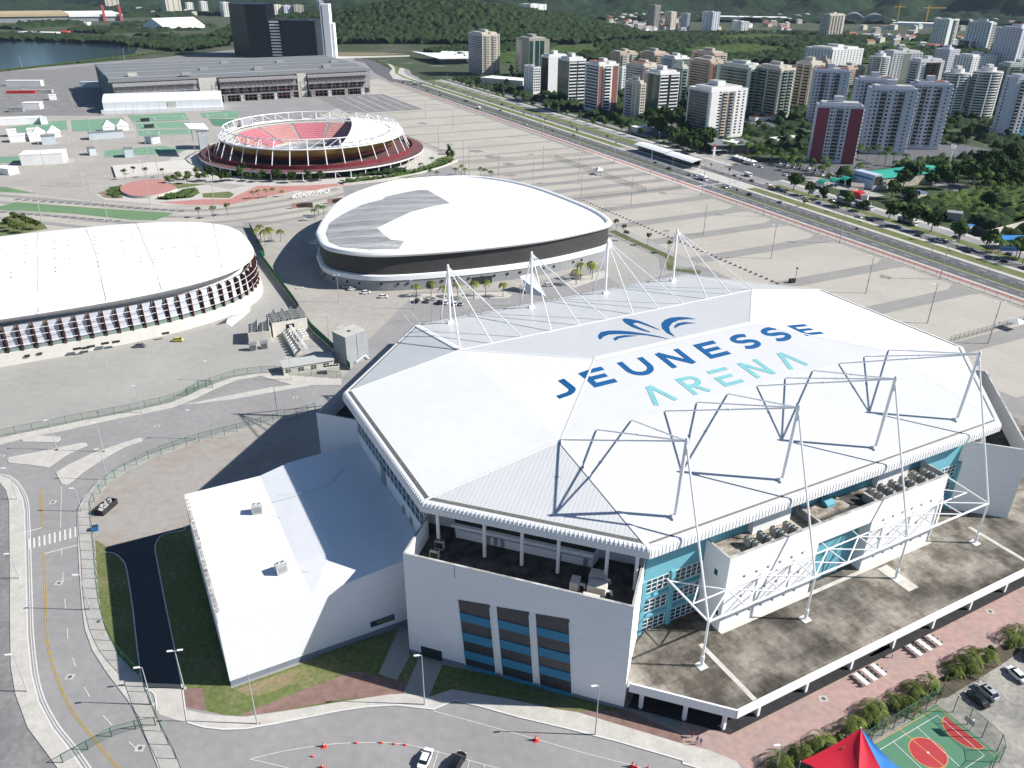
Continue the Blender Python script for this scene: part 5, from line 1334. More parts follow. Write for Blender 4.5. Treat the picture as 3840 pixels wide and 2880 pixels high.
b.add(vs, [(k, k+1, n_+2+k, n_+1+k)[::-1] for k in range(n_)]); b.add([(0, y, z) for y, z in prof_]+[(0, W_, 0), (0, 0, 0)], [tuple(range(n_+3))[::-1]]); b.add([(Lm, y, z) for y, z in prof_]+[(Lm, W_, 0), (Lm, 0, 0)], [tuple(range(n_+3))])
b.build('roof', m_marq, mq)
b = MB(); b.box(0, Lm, -0.05, 0.1, 0, hs); b.box(-2, Lm+2, -3.5, -0.1, 0, 3.2); b.build('wall', m_marq, mq)
b = MB(); b.box(58, 66, -0.4, -0.06, 3, 9); b.build('door', m_walk, mq)
bt = empty('black_office_block', (-430, 1387, 0), R(3), 'pair of black glass office slabs joined by a white banded core', 'office block')
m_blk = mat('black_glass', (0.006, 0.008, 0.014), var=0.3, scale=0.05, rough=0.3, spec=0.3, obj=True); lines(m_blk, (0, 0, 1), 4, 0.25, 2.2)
b = MB(); b.prism([(0, 0), (33, 0), (33, 60), (-40, 95), (-40, 55)], 0, 79); b.build('tall_slab', m_blk, bt)
b = MB(); b.box(52, 108, -2, 40, 0, 56); b.build('low_slab', m_blk, bt)
b = MB(); b.box(33.1, 51.9, 4, 40, 0, 57); b.build('core', m_dark, bt)
for k in range(12): b = MB(); b.box(34.5, 50.5, 3.2, 3.99, 3+4.5*k, 5.2+4.5*k); b.build('core_band', m_white, bt)
wt = empty('white_office_tower', (-318, 1392, 0), R(3), 'slim white tower with a grey lower wing right of the black slabs', 'office tower')
b = MB(); b.box(6, 20, 0, 26, 0, 80); b.box(13, 25, 2, 24, 0, 52); b.build('shaft', m_wallwhite, wt)
b = MB(); b.box(-14, 5.9, 1, 30, 0, 58); b.build('grey_wing', m_hallg, wt)
b = MB(); b.box(8, 9.5, -0.1, -0.02, 2, 78); b.box(16, 17, 1.8, 1.98, 2, 50); b.build('window_strip', m_glass, wt)
# ================================================================ apartment and office towers
def proj(P):
 q = Vector((P[0], P[1], P[2]-CAMH)); z = q.dot(vf)
 return 1920+FPX*q.dot(camR)/z, 1440-FPX*q.dot(camU)/z
m_w1 = mat('tower_white', (0.80, 0.79, 0.765), var=0.06, scale=0.1, rough=0.85, fine=0.04)
m_w2 = mat('tower_cream', (0.66, 0.60, 0.50), var=0.06, scale=0.1, rough=0.85, fine=0.04)
m_w3 = mat('tower_lavender_white', (0.62, 0.635, 0.70), var=0.05, scale=0.1, rough=0.85, fine=0.03)
m_w4 = mat('tower_rose_beige', (0.56, 0.45, 0.36), var=0.06, scale=0.1, rough=0.85)
m_w5 = mat('tower_pale_green', (0.60, 0.63, 0.56), var=0.06, scale=0.1, rough=0.85)
m_w6 = mat('tower_grey_stone', (0.34, 0.33, 0.27), var=0.06, scale=0.1, rough=0.8)
m_rb = mat('tower_red_brick', (0.26, 0.11, 0.08), var=0.1, scale=0.3, rough=0.85)
m_red = mat('tower_crimson', (0.27, 0.06, 0.085), var=0.06, scale=0.1, rough=0.8)
m_brn = mat('tower_dark_brown', (0.07, 0.05, 0.045), var=0.15, scale=0.2, rough=0.7)
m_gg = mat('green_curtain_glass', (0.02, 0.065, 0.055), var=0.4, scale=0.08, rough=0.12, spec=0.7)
m_gg2 = mat('balcony_green_glass', (0.26, 0.33, 0.29), var=0.1, scale=0.3, rough=0.25)
m_win = mat('window_glass', (0.018, 0.024, 0.03), var=0.6, scale=0.25, rough=0.15, spec=0.6)
m_terra = mat('terracotta_roof', (0.34, 0.13, 0.08), var=0.12, scale=0.3, rough=0.9)
m_rdeck = mat('tower_roof_deck', (0.42, 0.41, 0.39), var=0.2, scale=0.2, rough=0.95, fine=0.15)
PARTMESH = {}
def partmesh(key, builder, mats):
 if key not in PARTMESH:
  b = MB(); builder(b)
  me = bpy.data.meshes.new(key[0]); me.from_pydata(b.v, [], b.f)
  for m in mats: me.materials.append(m)
  if len(mats) > 1: me.polygons.foreach_set('material_index', b.m)
  PARTMESH[key] = me
 return PARTMESH[key]
class Parts:
 """up to cap of one part as objects sharing a mesh, the rest merged into one part marked as stuff"""
 def __init__(s, root, cap=100): s.root = root; s.cap = cap; s.items = {}
 def add(s, name, key, builder, mats, loc, rz): s.items.setdefault(name, []).append((key, builder, mats, loc, rz))
 def flush(s, detail=True):
  for name, L in s.items.items():
   one = L[:s.cap] if detail else []
   for key, bd, mats, loc, rz in one:
    link(name, partmesh((name,)+key, bd, mats), s.root, loc, rz)
   rest = L[s.cap:] if detail else L
   if rest:
    allm = []; B = MB()
    for key, bd, mats, loc, rz in rest:
     t = MB(); bd(t); M_ = Matrix.Translation(loc) @ Matrix.Rotation(rz, 4, 'Z')
     mi = []
     for m in mats:
      if m not in allm: allm.append(m)
      mi.append(allm.index(m))
     o = len(B.v); B.v += [tuple(M_ @ Vector(v)) for v in t.v]; B.f += [tuple(i+o for i in f) for f in t.f]; B.m += [mi[k] for k in t.m]
    ob = B.build(name, allm, s.root)
    if detail: ob['kind'] = 'stuff'
NT = [0]
OCC = []
def tower(label, cat, cr, base, top, th=26.05, right=None, left=None, w=None, d=None, n=15, wall=None, front=(), side=(), rside=(), cap=100, detail=True, roof='box', name='apartment_tower', side_wall=None, h=None, group=None, ph=None):
 c, r = cr
 bp = T(c, r, *base); tp_ = T(c, r, *top)
 if h is None: h = hgt(bp, tp_)
 P0 = gp(*bp)
 X = Vector((math.cos(R(th)), math.sin(R(th)), 0)); Y = Vector((-X.y, X.x, 0))
 def solve(D, tx):
  lo, hi = 0.5, 160.0
  f = lambda s: proj(P0+D*s+Vector((0, 0, h)))[0]-tx
  sg = f(lo) < 0
  for _ in range(40):
   m_ = (lo+hi)/2
   if (f(m_) < 0) == sg: lo = m_
   else: hi = m_
  return lo
 if w is None: w = solve(X, T(c, r, right, 0)[0])
 if d is None: d = solve(Y, T(c, r, left, 0)[0])
 w = min(w, 75); d = min(d, 70)
 OCC.append(((P0+X*w/2+Y*d/2).xy, math.hypot(w, d)/2+2))
 o = empty(name, P0, R(th), label, cat, group)
 fh = h/n
 b = MB(); b.box(0, w, 0, d, 0, h, 0, top=1)
 b.box(-0.15, w+0.15, -0.15, d+0.15, h-0.8, h-0.5, 0)
 for (x0, x1, y0, y1) in ((0, w, 0, 0.3), (0, w, d-0.3, d), (0, 0.3, 0.3, d-0.3), (w-0.3, w, 0.3, d-0.3)): b.box(x0, x1, y0, y1, h, h+1.1, 0)
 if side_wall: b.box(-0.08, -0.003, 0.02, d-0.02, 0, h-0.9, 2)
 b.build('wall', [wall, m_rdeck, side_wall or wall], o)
 P = Parts(o, cap)
 faces = [((0, 0), 0.0, w, front), ((0, d), -math.pi/2, d, side), ((w, 0), math.pi/2, d, rside if rside else [('w', 0.5-0.25, 1.4), ('w', 0.75, 1.4)])]
 for (ox, oy), rz, L, els in faces:
  ca, sa = math.cos(rz), math.sin(rz)
  off = -0.08 if (side_wall and rz < 0) else 0.0
  def loc(u_, o_, z): # o_ outward
   return (ox+ca*u_-sa*(-(o_-off)), oy+sa*u_+ca*(-(o_-off)), z)
  for e in els:
   k = e[0]
   if k == 'w':        # single windows: centre fraction, width, (height)
    ww = e[2]*1.25; hh = e[3] if len(e) > 3 else fh*0.5
    for f in range(1, n):
     P.add('window', ('w', round(ww, 2), round(hh, 2)), lambda b_, ww=ww, hh=hh: b_.box(-ww/2, ww/2, -0.06, 0.02, 0, hh), [m_win], loc(L*e[1], 0, f*fh+fh*0.32), rz)
   elif k == 'b':      # balconies: from, to fractions, slab material, rail material, projection
    wb_ = L*(e[2]-e[1]); sm, rm = e[3], e[4]; pj = e[5] if len(e) > 5 else 1.5
    P.add('loggia', ('l', round(wb_, 1), round(h, 1)), lambda b_, wb_=wb_: b_.box(-wb_/2+0.2, wb_/2-0.2, -0.05, 0.02, fh, h-1.2), [m_win], loc(L*(e[1]+e[2])/2, 0, 0), rz)
    for f in range(1, n):
     def bd(b_, wb_=wb_, pj=pj):
      b_.box(-wb_/2, wb_/2, -pj, -0.06, 0, 0.22, 0); b_.box(-wb_/2, wb_/2, -pj-0.08, -pj, 0.0, 1.15, 1)
      b_.box(-wb_/2-0.08, -wb_/2-0.002, -pj, -0.06, 0, 1.15, 1); b_.box(wb_/2+0.002, wb_/2+0.08, -pj, -0.06, 0, 1.15, 1)
     P.add('balcony', ('b', round(wb_, 1), pj, sm.name, rm.name), bd, [sm, rm], loc(L*(e[1]+e[2])/2, 0, f*fh), rz)
   elif k == 's':      # spandrel bands over dark glass: from, to, band material
    wb_ = L*(e[2]-e[1]); bm = e[3]
    P.add('curtain_glass', ('g', round(wb_, 1), round(h, 1)), lambda b_, wb_=wb_: b_.box(-wb_/2, wb_/2, -0.05, 0.02, 0.5, h-1.2), [e[4] if len(e) > 4 else m_win], loc(L*(e[1]+e[2])/2, 0, 0), rz)
    for f in range(1, n):
     P.add('spandrel', ('s', round(wb_, 1), bm.name), lambda b_, wb_=wb_: b_.box(-wb_/2, wb_/2, -0.22, -0.055, 0, fh*0.36), [bm], loc(L*(e[1]+e[2])/2, 0, f*fh), rz)
   elif k == 'p':      # painted or clad vertical panel
    wb_ = L*(e[2]-e[1]); pm = e[3]; th_ = e[4] if len(e) > 4 else 0.1
    P.add('pier', ('p', round(wb_, 2), pm.name, th_, round(h, 1)), lambda b_, wb_=wb_, th_=th_: b_.box(-wb_/2, wb_/2, -th_, 0.02, 0, h-0.9), [pm], loc(L*(e[1]+e[2])/2, 0, 0), rz)
 rr = random.Random(NT[0]); NT[0] += 1
 b = MB()
 if roof == 'box':
  b.box(w*0.25, w*0.7, d*0.25, d*0.75, h, h+3.2, 0, top=1); b.box(w*0.4, w*0.6, d*0.35, d*0.65, h+3.2, h+6.0, 0, top=1)
 elif roof == 'wide':
  b.box(w*0.08, w*0.9, d*0.12, d*0.85, h, h+2.8, 0, top=1); b.box(w*0.35, w*0.55, d*0.3, d*0.7, h+2.8, h+6.5, 0, top=1)
 elif roof == 'dup':
  b.box(w*0.05, w*0.42, d*0.1, d*0.85, h, h+3.0, 0, top=1); b.box(w*0.6, w*0.95, d*0.15, d*0.9, h, h+3.0, 0, top=1); b.box(w*0.42, w*0.6, d*0.3, d*0.7, h, h+5.8, 0, top=1)
 elif roof == 'low':
  b.box(w*0.3, w*0.6, d*0.3, d*0.7, h, h+2.4, 0, top=1)
 for k in range(4):
  x = rr.uniform(0.1, 0.85)*w; y = rr.uniform(0.1, 0.8)*d
  b.box(x, x+1.4, y, y+1.4, h+0.002, h+1.5+rr.random(), 0)
 b.build('penthouse', [wall, m_rdeck], o)
 if ph:
  for (a0, a1, c0, c1) in ph:
   b = MB(); b.box(w*a0, w*a1, d*c0, d*c1, h+3.003, h+3.4); b.build('tiled_roof', m_terra, o)
 P.flush(detail)
 return o, w, d, h
A_T, A_C = 'apartment tower', 'office building'
tower('slim cream apartment tower standing alone behind the round bus junction', A_T, (1, 0), (915, 497), (912, 228), right=1027, left=822, n=24, wall=m_w2, side_wall=mat('shaded_grey_blue_face', (0.40, 0.43, 0.45)),  # the left face's shade is put into its own grey-blue wall colour
  front=[('w', .08, 1.8), ('b', .18, .42, m_w2, m_w2, 1.0), ('w', .5, 1.6), ('b', .6, .82, m_w2, m_w2, 1.0), ('w', .92, 1.8)], side=[('s', .03, .97, m_w3)], roof='dup', cap=90)
tower('grey stone office tower with tall green glass panels, right of the slim cream tower', A_C, (1, 0), (1213, 505), (1213, 262), right=1350, left=1130, n=14, wall=m_w6,
  front=[('p', .30, .50, m_gg, 0.12), ('p', .54, .74, m_gg, 0.12), ('p', 0.02, .2, m_gg, .12)], side=[('s', .1, .5, m_w5, m_gg)], roof='wide', name='office_tower')
tower('small white block with square dark windows, left of the black-sided white tower', A_T, (1, 0), (1243, 612), (1243, 440), right=1292, left=1183, n=10, wall=m_w1, front=[('w', .2, 1.6), ('w', .5, 1.6), ('w', .8, 1.6)], side=[('w', .15, 1.8), ('w', .38, 1.8), ('w', .62, 1.8), ('w', .85, 1.8)], roof='low')
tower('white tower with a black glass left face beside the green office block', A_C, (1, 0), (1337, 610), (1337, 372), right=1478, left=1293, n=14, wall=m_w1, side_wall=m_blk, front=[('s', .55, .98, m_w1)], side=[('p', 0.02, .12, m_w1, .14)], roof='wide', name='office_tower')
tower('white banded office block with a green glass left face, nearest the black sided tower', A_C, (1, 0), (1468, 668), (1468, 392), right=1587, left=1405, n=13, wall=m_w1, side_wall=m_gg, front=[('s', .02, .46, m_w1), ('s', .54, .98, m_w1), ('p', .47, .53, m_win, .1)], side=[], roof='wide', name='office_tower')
tower('white apartment tower with brick red columns and rounded balconies behind the avenue trees', A_T, (1, 0), (1655, 735), (1652, 425), right=1800, left=1585, n=15, wall=m_w1,
  front=[('p', 0.02, .22, m_rb, .12), ('w', .12, 1.2), ('b', .3, .62, m_w4, m_w1, 2.0), ('p', .7, .98, m_rb, .12), ('w', .84, 1.2)], side=[('b', .05, .95, m_w3, m_w3, 1.6)], roof='dup', ph=[(.05, .42, .1, .85)])
tower('beige block with tall penthouses at the back, above the brick red tower', A_T, (1, 0), (1800, 480), (1795, 350), right=1925, left=1742, n=12, wall=m_w4, front=[('b', .1, .4, m_w4, m_w5), ('b', .6, .9, m_w4, m_w5)], side=[('w', .3, 1.5), ('w', .7, 1.5)], roof='dup', detail=False)
tower('brick and cream tower with a red roof between the two green glass offices', A_T, (1, 0), (1950, 650), (1948, 432), right=2065, left=1847, n=14, wall=m_w2, front=[('p', .0, .25, m_rb, .12), ('b', .35, .7, m_w2, m_w1, 1.8)], side=[('b', .05, .9, m_w3, m_w3, 1.6)], roof='dup', ph=[(.05, .42, .1, .85)])
tower('narrow beige tower with stepped top in front of the brick and cream one', A_T, (1, 0), (1925, 785), (1932, 548), right=1977, left=1838, n=13, wall=m_w2, front=[('w', .3, 1.4), ('w', .7, 1.4)], side=[('b', .1, .45, m_w3, m_w3, 1.2), ('w', .6, 1.4), ('w', .85, 1.4)], roof='dup')
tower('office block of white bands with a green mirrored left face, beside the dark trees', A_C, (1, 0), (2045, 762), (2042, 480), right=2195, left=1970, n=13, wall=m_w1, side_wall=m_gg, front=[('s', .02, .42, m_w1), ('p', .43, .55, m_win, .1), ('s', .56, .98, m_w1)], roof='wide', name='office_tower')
tower('pale beige block at the back with stacked balconies, left of the white terrace block', A_T, (1, 0), (2020, 490), (2020, 352), right=2125, left=1935, n=12, wall=m_w4, front=[('b', .1, .45, m_w4, m_w4), ('b', .55, .9, m_w4, m_w4)], side=[('w', .3, 1.5), ('w', .7, 1.5)], roof='wide', detail=False)
tower('white block with terraces at the back, right of the pale beige one', A_T, (1, 0), (2150, 510), (2145, 380), right=2260, left=2072, n=12, wall=m_w1, front=[('b', .05, .45, m_w1, m_gg2), ('b', .55, .95, m_w1, m_gg2)], side=[('b', .2, .8, m_w1, m_w1)], roof='dup', detail=False)
tower('brown and brick apartment tower with curved pale balconies behind the grey cream one', A_T, (2, 0), (160, 640), (150, 408), right=290, left=42, n=14, wall=m_w4, front=[('p', 0, .2, m_rb, .12), ('b', .3, .65, m_w4, m_w2, 2.0), ('b', .75, .98, m_w4, m_w2)], side=[('b', .1, .9, m_brn, m_w4, 1.4)], roof='dup')
tower('white tower with green glass balconies partly hidden by the grey cream tower', A_T, (2, 0), (405, 745), (408, 445), right=515, left=228, n=15, wall=m_w5, front=[('b', .05, .4, m_w1, m_gg2), ('b', .6, .95, m_w1, m_gg2), ('w', .5, 1.2)], side=[('b', .1, .9, m_w1, m_gg2)], roof='dup', cap=60)
tower('cream and green tower with glass balconies, left of the brown balcony tower', A_T, (2, 0), (590, 770), (602, 450), right=735, left=480, n=16, wall=m_w2,
  front=[('p', .02, .16, m_w2, .5), ('b', .17, .48, m_w2, m_gg2, 1.8), ('p', .49, .56, m_w2, .5), ('b', .57, .9, m_w2, m_gg2, 1.8)], side=[('b', .05, .45, m_w5, m_gg2, 1.6), ('b', .5, .95, m_w5, m_gg2, 1.6)], roof='dup')
tower('beige tower with brown balconies right of the cream and green one', A_T, (2, 0), (790, 712), (805, 418), right=925, left=735, n=15, wall=m_w2, front=[('p', .02, .14, m_w2, .5), ('b', .18, .5, m_w4, m_w4, 1.8), ('b', .58, .92, m_w4, m_w4, 1.8)], side=[('b', .1, .45, m_brn, m_w4), ('b', .55, .9, m_brn, m_w4)], roof='wide')
tower('large grey and cream tower with arched loggias, at the road behind the bus stop roof', A_T, (2, 0), (150, 905), (160, 592), right=425, left=40, n=16, wall=m_w1,
  front=[('p', .02, .22, m_w1, .3), ('w', .26, 2.0), ('b', .34, .46, m_w4, m_w4, 1.2), ('b', .52, .64, m_w3, m_grey, 1.4), ('p', .66, .72, m_w1, .3), ('w', .76, 2.0), ('w', .9, 1.5)], side=[('s', .06, .9, m_hallg)], roof='wide')
fr = [('w', .06, 1.0, 1.0), ('w', .16, 1.4), ('b', .22, .36, m_w3, m_grey, .9), ('w', .42, 1.4), ('w', .56, 1.4), ('b', .60, .74, m_w3, m_grey, .9), ('w', .88, 1.0, 1.0)]
tower('apartment tower with crimson side bands and a pale middle by the palm car park', A_T, (2, 0), (815, 1052), (877, 688), th=-13, w=31, d=15, n=16, wall=mat('tower_pale_lilac', (0.62, 0.64, 0.68), var=0.04, scale=0.1),
  front=[('p', 0, .27, m_red, .12), ('p', .72, 1.0, m_red, .12), ('w', .13, .9, 1.2), ('w', .32, 1.2), ('w', .36+.02, .6), ('b', .42, .58, m_w1, m_grey, .9), ('w', .65, 1.3), ('w', .86, .9, 1.2)], rside=[('b', .1, .9, m_w1, m_w1, 1.2)], roof='wide', cap=100)
tower('lavender white tower directly behind the crimson one', A_T, (2, 0), (1140, 992), (1140, 622), th=-12, w=33, d=16, n=17, wall=m_w3, front=fr, rside=[('b', .1, .9, m_w1, m_w1, 1.2)], roof='wide', h=47, cap=100)
tower('lavender white tower with a small red roof patch, right end of the lilac group', A_T, (2, 0), (1410, 962), (1460, 565), th=-12, w=28, d=16, n=17, wall=m_w3, front=fr, rside=[('b', .1, .9, m_w1, m_w1, 1.2)], roof='wide', h=48, cap=100, ph=[(.55, .8, .2, .6)])
tower('lavender white tower with a red roof corner, left end of the lilac group', A_T, (2, 0), (800, 790), (850, 492), th=-16, w=31, d=16, n=16, wall=m_w3, front=fr, rside=[('b', .1, .9, m_w1, m_w1, 1.2)], roof='wide', h=45, cap=80, ph=[(.08, .36, .12, .6), (.75, .95, .2, .7)])
tower('low topped lavender tower half hidden in the middle of the lilac group', A_T, (2, 0), (1062, 880), (1092, 522), th=-14, w=32, d=16, n=16, wall=m_w3, front=fr, roof='wide', h=45, cap=60, ph=[(.6, .85, .2, .6)])
def round_tower(label, c, r, cx, ybase, ytop, xl, xr, n, wall, glass, sq=1.0, cap=100, hh=None):
 bp = T(c, r, cx, ybase); h = hh or hgt(bp, T(c, r, (xl+xr)/2, ytop))
 P = gp(*bp); q0 = gp(*T(c, r, xl, ytop), h); q1 = gp(*T(c, r, xr, ytop), h); rad = (q1-q0).length/2
 P = P+Vector((0, rad*0.9, 0))
 OCC.append((P.xy, rad+2))
 o = empty('round_apartment_tower', P, R(10), label, A_T)
 ell = lambda k: [(k*rad*math.cos(2*math.pi*i/32), k*rad*sq*math.sin(2*math.pi*i/32)) for i in range(32)]
 b = MB(); b.prism(ell(0.88), 0, h, 0, top=1); b.build('wall', [glass, m_rdeck], o)
 fh = h/n
 me = None
 for f in range(1, n):
  if me is None:
   b = MB(); b.prism(ell(1.0), 0, 0.35); E1, E0 = ell(1.0), ell(0.985)
   ring(b, E1, 0.35, E1, 1.1, flip=True); ring(b, E0, 0.35, E0, 1.1)
   me = b.build('balcony', wall, o); me.location = (0, 0, f*fh)
  else:
   c_ = me.copy(); COL.objects.link(c_); c_.location = (0, 0, f*fh)
 b = MB()
 for a in (200, 250, 300, 340): x, y = rad*1.0*math.cos(R(a)), rad*sq*1.0*math.sin(R(a)); b.box(x-0.5, x+0.5, y-0.5, y+0.5, 0, h-1)
 b.build('pier', wall, o)
 b = MB(); b.prism(ell(1.0), h-0.5, h+0.4, 0, top=1); b.prism(ell(0.5), h+0.4, h+4, 0, top=1); b.box(-2, 3, -2, 3, h+4, h+6.5); b.build('penthouse', [wall, m_rdeck], o)
round_tower('round apartment tower with white ring balconies, the left one of the pair', 2, 0, 1745, 765, 480, 1712, 1875, 17, m_w1, m_gg, 0.85)
round_tower('round apartment tower with white ring balconies, the right one of the pair', 2, 0, 1945, 772, 470, 1905, 2082, 17, m_w1, m_gg, 0.85)
round_tower('shorter curved white tower with green glass behind the lilac group', 2, 0, 1265, 560, 370, 1205, 1330, 14, m_w1, m_gg, 0.9)
tower('dark brown balcony tower with white shoulders behind the round pair', A_T, (2, 0), (1495, 620), (1510, 400), th=12, right=1700, left=1465, n=13, wall=m_w1, front=[('p', .25, .85, m_brn, .1), ('b', .28, .52, m_brn, m_brn, 1.5), ('b', .58, .82, m_brn, m_brn, 1.5), ('w', .1, 1.4)], side=[('b', .2, .8, m_w1, m_w1)], roof='dup', cap=60)
tower('long white slab block with many small windows at the wood edge', A_T, (2, 0), (950, 470), (960, 325), right=1175, left=797, n=12, wall=m_w1, front=[('w', .08+.105*k, 1.5) for k in range(9)], side=[('w', .05+.115*k, 1.5) for k in range(9)], roof='dup', detail=False)
tower('long white and grey slab block behind the curved white tower', A_T, (2, 0), (1330, 520), (1342, 345), th=10, right=1560, left=1290, n=13, wall=m_w1, front=[('w', .08, 1.6), ('w', .2, 1.6), ('w', .3, 1.6), ('p', .36, .62, m_w6, .1), ('w', .42, 1.6), ('w', .54, 1.6), ('w', .7, 1.6), ('w', .82, 1.6), ('w', .93, 1.6)], side=[('w', .3, 1.5)], roof='dup', detail=False)
tower('white window grid block left of the sunny white slab, far right rows', A_T, (2, 0), (1700, 470), (1712, 325), right=1800, left=1640, n=12, wall=m_w3, front=[('w', .12+.19*k, 1.6) for k in range(5)], side=[('w', .12+.19*k, 1.6) for k in range(5)], roof='box', detail=False)
tower('sunny white slab with a dense window grid above the round pair', A_T, (2, 0), (1850, 500), (1862, 370), right=2045, left=1765, n=11, wall=m_w1, front=[('w', .05+.1*k, 1.7) for k in range(10)], side=[('w', .1+.16*k, 1.6) for k in range(6)], roof='dup', detail=False)
tower('tall white tower with shaded left face standing apart near the wooded slope', A_T, (2, 0), (1692, 303), (1718, 128), right=1795, left=1632, n=20, wall=m_w1, front=[('p', .38, .6, m_gg, .1), ('b', .65, .95, m_w1, m_w1, 1)], side=[('w', .1+.16*k, 1.8) for k in range(6)], roof='low', detail=False)
tower('white tower of stacked terraces beside the low glass roofed block, far right', A_T, (2, 0), (1955, 340), (1978, 150), right=2037, left=1855, n=18, wall=m_w1, front=[('s', .3, .98, m_w1)], side=[('w', .08+.14*k, 1.9) for k in range(7)], roof='wide', detail=False)
tower('low white block with blue glass corner in front of the terrace tower', A_C, (2, 0), (1850, 335), (1858, 262), right=1972, left=1790, n=8, wall=m_w1, front=[('s', .05, .95, m_w1)], side=[('p', .1, .9, m_gg, .1)], roof='low', detail=False, name='office_block')
tower('very tall pale tower with a roof spike at the right edge', A_T, (2, 0), (2120, 500), (2165, 190), right=2300, left=2040, n=26, wall=m_w3, front=[('b', .5, .95, m_w1, m_w1, 1), ('w', .2, 1.6), ('w', .38, 1.6)], side=[('w', .08+.12*k, 1.5) for k in range(8)], roof='dup', detail=False)
tower('bright cream tower alone in the wood with deep ribbed front', A_T, (2, 0), (930, 248), (955, 98), right=1055, left=900, n=18, wall=m_w2, front=[('b', .04+.19*k, .14+.19*k, m_w2, m_w2, 1.4) for k in range(5)], side=[('w', .2+.2*k, 2.0) for k in range(4)], roof='dup', detail=False)
tower('grey lavender tower cut off by the right frame edge behind the palms', A_T, (2, 0), (2070, 888), (2122, 508), th=8, right=2400, w=40, d=16, n=17, wall=m_w3, front=[('b', .1, .22, m_w3, m_grey, .9), ('w', .3, 1.4), ('w', .4, 1.4), ('b', .5, .62, m_w3, m_grey, .9), ('w', .7, 1.4)], side=[('w', .3, 1.4)], roof='wide', cap=80)
tower('greenish glass balcony tower at the right edge above the grey lavender one', A_T, (2, 0), (2050, 700), (2082, 425), th=10, w=36, d=18, n=17, wall=m_w5, front=[('b', .05, .35, m_w5, m_gg2, 1.4), ('b', .45, .8, m_w5, m_gg2, 1.4)], side=[('b', .1, .8, m_w5, m_gg2)], roof='dup', cap=60)
tower('narrow olive tower squeezed behind the second green glass office', A_T, (1, 0), (2190, 700), (2190, 440), right=2250, left=2150, n=13, wall=m_w5, front=[('b', .1, .9, m_w5, m_gg2)], side=[('b', .1, .9, m_w5, m_gg2)], roof='dup', detail=False)
tower('small white window block between the brick red and beige towers', A_T, (1, 0), (1812, 600), (1812, 445), right=1850, left=1795, n=9, wall=m_w1, front=[('w', .5, 1.4)], side=[('w', .5, 1.4)], roof='low', detail=False)
tower('beige terrace block behind the lilac group with a rounded stair core', A_T, (2, 0), (1050, 560), (1060, 445), right=1185, left=985, n=10, wall=m_w4, front=[('b', .05, .4, m_w4, m_w4), ('b', .5, .95, m_w4, m_w4)], side=[('b', .1, .9, m_w4, m_w4)], roof='dup', detail=False)
tower('dark greenish tower between the two round ones', A_T, (2, 0), (1870, 720), (1885, 520), right=1930, left=1850, n=15, wall=m_w6, front=[('b', .1, .9, m_w6, m_gg2)], side=[('b', .1, .9, m_w6, m_gg2)], roof='dup', detail=False)
tower('brown terrace block behind the beige tower with brown balconies', A_T, (2, 0), (905, 600), (912, 400), right=968, left=860, n=12, wall=m_w4, front=[('b', .1, .9, m_brn, m_w4)], side=[('b', .1, .9, m_brn, m_w4)], roof='wide', detail=False)
tower('cream block with stacked terraces behind the green glass balcony tower', A_T, (2, 0), (400, 560), (405, 432), right=515, left=290, n=12, wall=m_w1, front=[('b', .05, .45, m_w1, m_gg2), ('b', .55, .95, m_w1, m_gg2)], side=[('b', .1, .9, m_w1, m_gg2)], roof='dup', detail=False)
tower('rosy terrace block at the back between the white terraces and the curved balconies', A_T, (2, 0), (190, 500), (190, 352), right=290, left=60, n=12, wall=m_w4, front=[('b', .05, .45, m_w4, m_w2), ('b', .55, .95, m_w4, m_w2)], side=[('b', .1, .9, m_w4, m_w4)], roof='wide', detail=False)
far = [('grey green stepped tower in the far town', (1, 0), (2022, 192), (2020, 35), 2072, 1984, 20, m_w6), ('cream tower in the far town right of the grey green one', (1, 0), (2130, 192), (2130, 80), 2175, 2100, 16, m_w2),
  ('grey tower in the far town beside the cream one', (2, 0), (22, 203), (24, 90), 52, -8, 16, m_w3), ('lavender tower with balconies in front of the long white sheds', (2, 0), (185, 207), (190, 80), 245, 130, 17, m_w3), ('short pale blue block beside the long white sheds', (2, 0), (375, 212), (380, 142), 432, 325, 9, m_w1),
  ('white slab pair on the far slope left of the woods', (1, 0), (1225, 133), (1228, 30), 1330, 1153, 16, m_w1), ('slim white tower far behind the wooded hill', (1, 0), (400, 82), (402, 12), 426, 388, 14, m_w1), ('pale far tower right of the slim one behind the wooded hill', (1, 0), (765, 82), (765, 28), 792, 738, 9, m_w1), ('second pale far tower behind the wooded hill', (1, 0), (822, 78), (824, 36), 850, 798, 8, m_w2),
  ('lone far tower cut by the top edge above the convention hall', (0, 0), (690, 58), (700, -60), 757, 652, 18, m_w2), ('pair of cream far towers cut by the top edge', (0, 0), (1085, 92), (1095, -60), 1158, 1062, 20, m_w2), ('small white far tower left of the black slabs', (0, 0), (1222, 86), (1222, 20), 1250, 1197, 10, m_w1), ('white far tower second left of the black slabs', (0, 0), (1312, 95), (1310, 12), 1342, 1284, 13, m_w1),
  ('white far tower just left of the black slabs', (0, 0), (1455, 108), (1450, 18), 1488, 1420, 13, m_w1), ('cream far tower seen between the black slabs', (0, 0), (1710, 150), (1708, 30), 1738, 1688, 16, m_w1), ('beige far tower seen above the low black slab', (0, 0), (1790, 150), (1788, 35), 1830, 1755, 16, m_w2), ('blue grey far tower above the low black slab', (0, 0), (1850, 150), (1848, 38), 1885, 1830, 16, m_w3), ('grey far tower left of the white tower top', (0, 0), (1915, 150), (1915, 35), 1965, 1890, 16, m_w6), ('grey far tower right of the white tower top', (0, 0), (2075, 100), (2073, 8), 2097, 2048, 14, m_w3)]
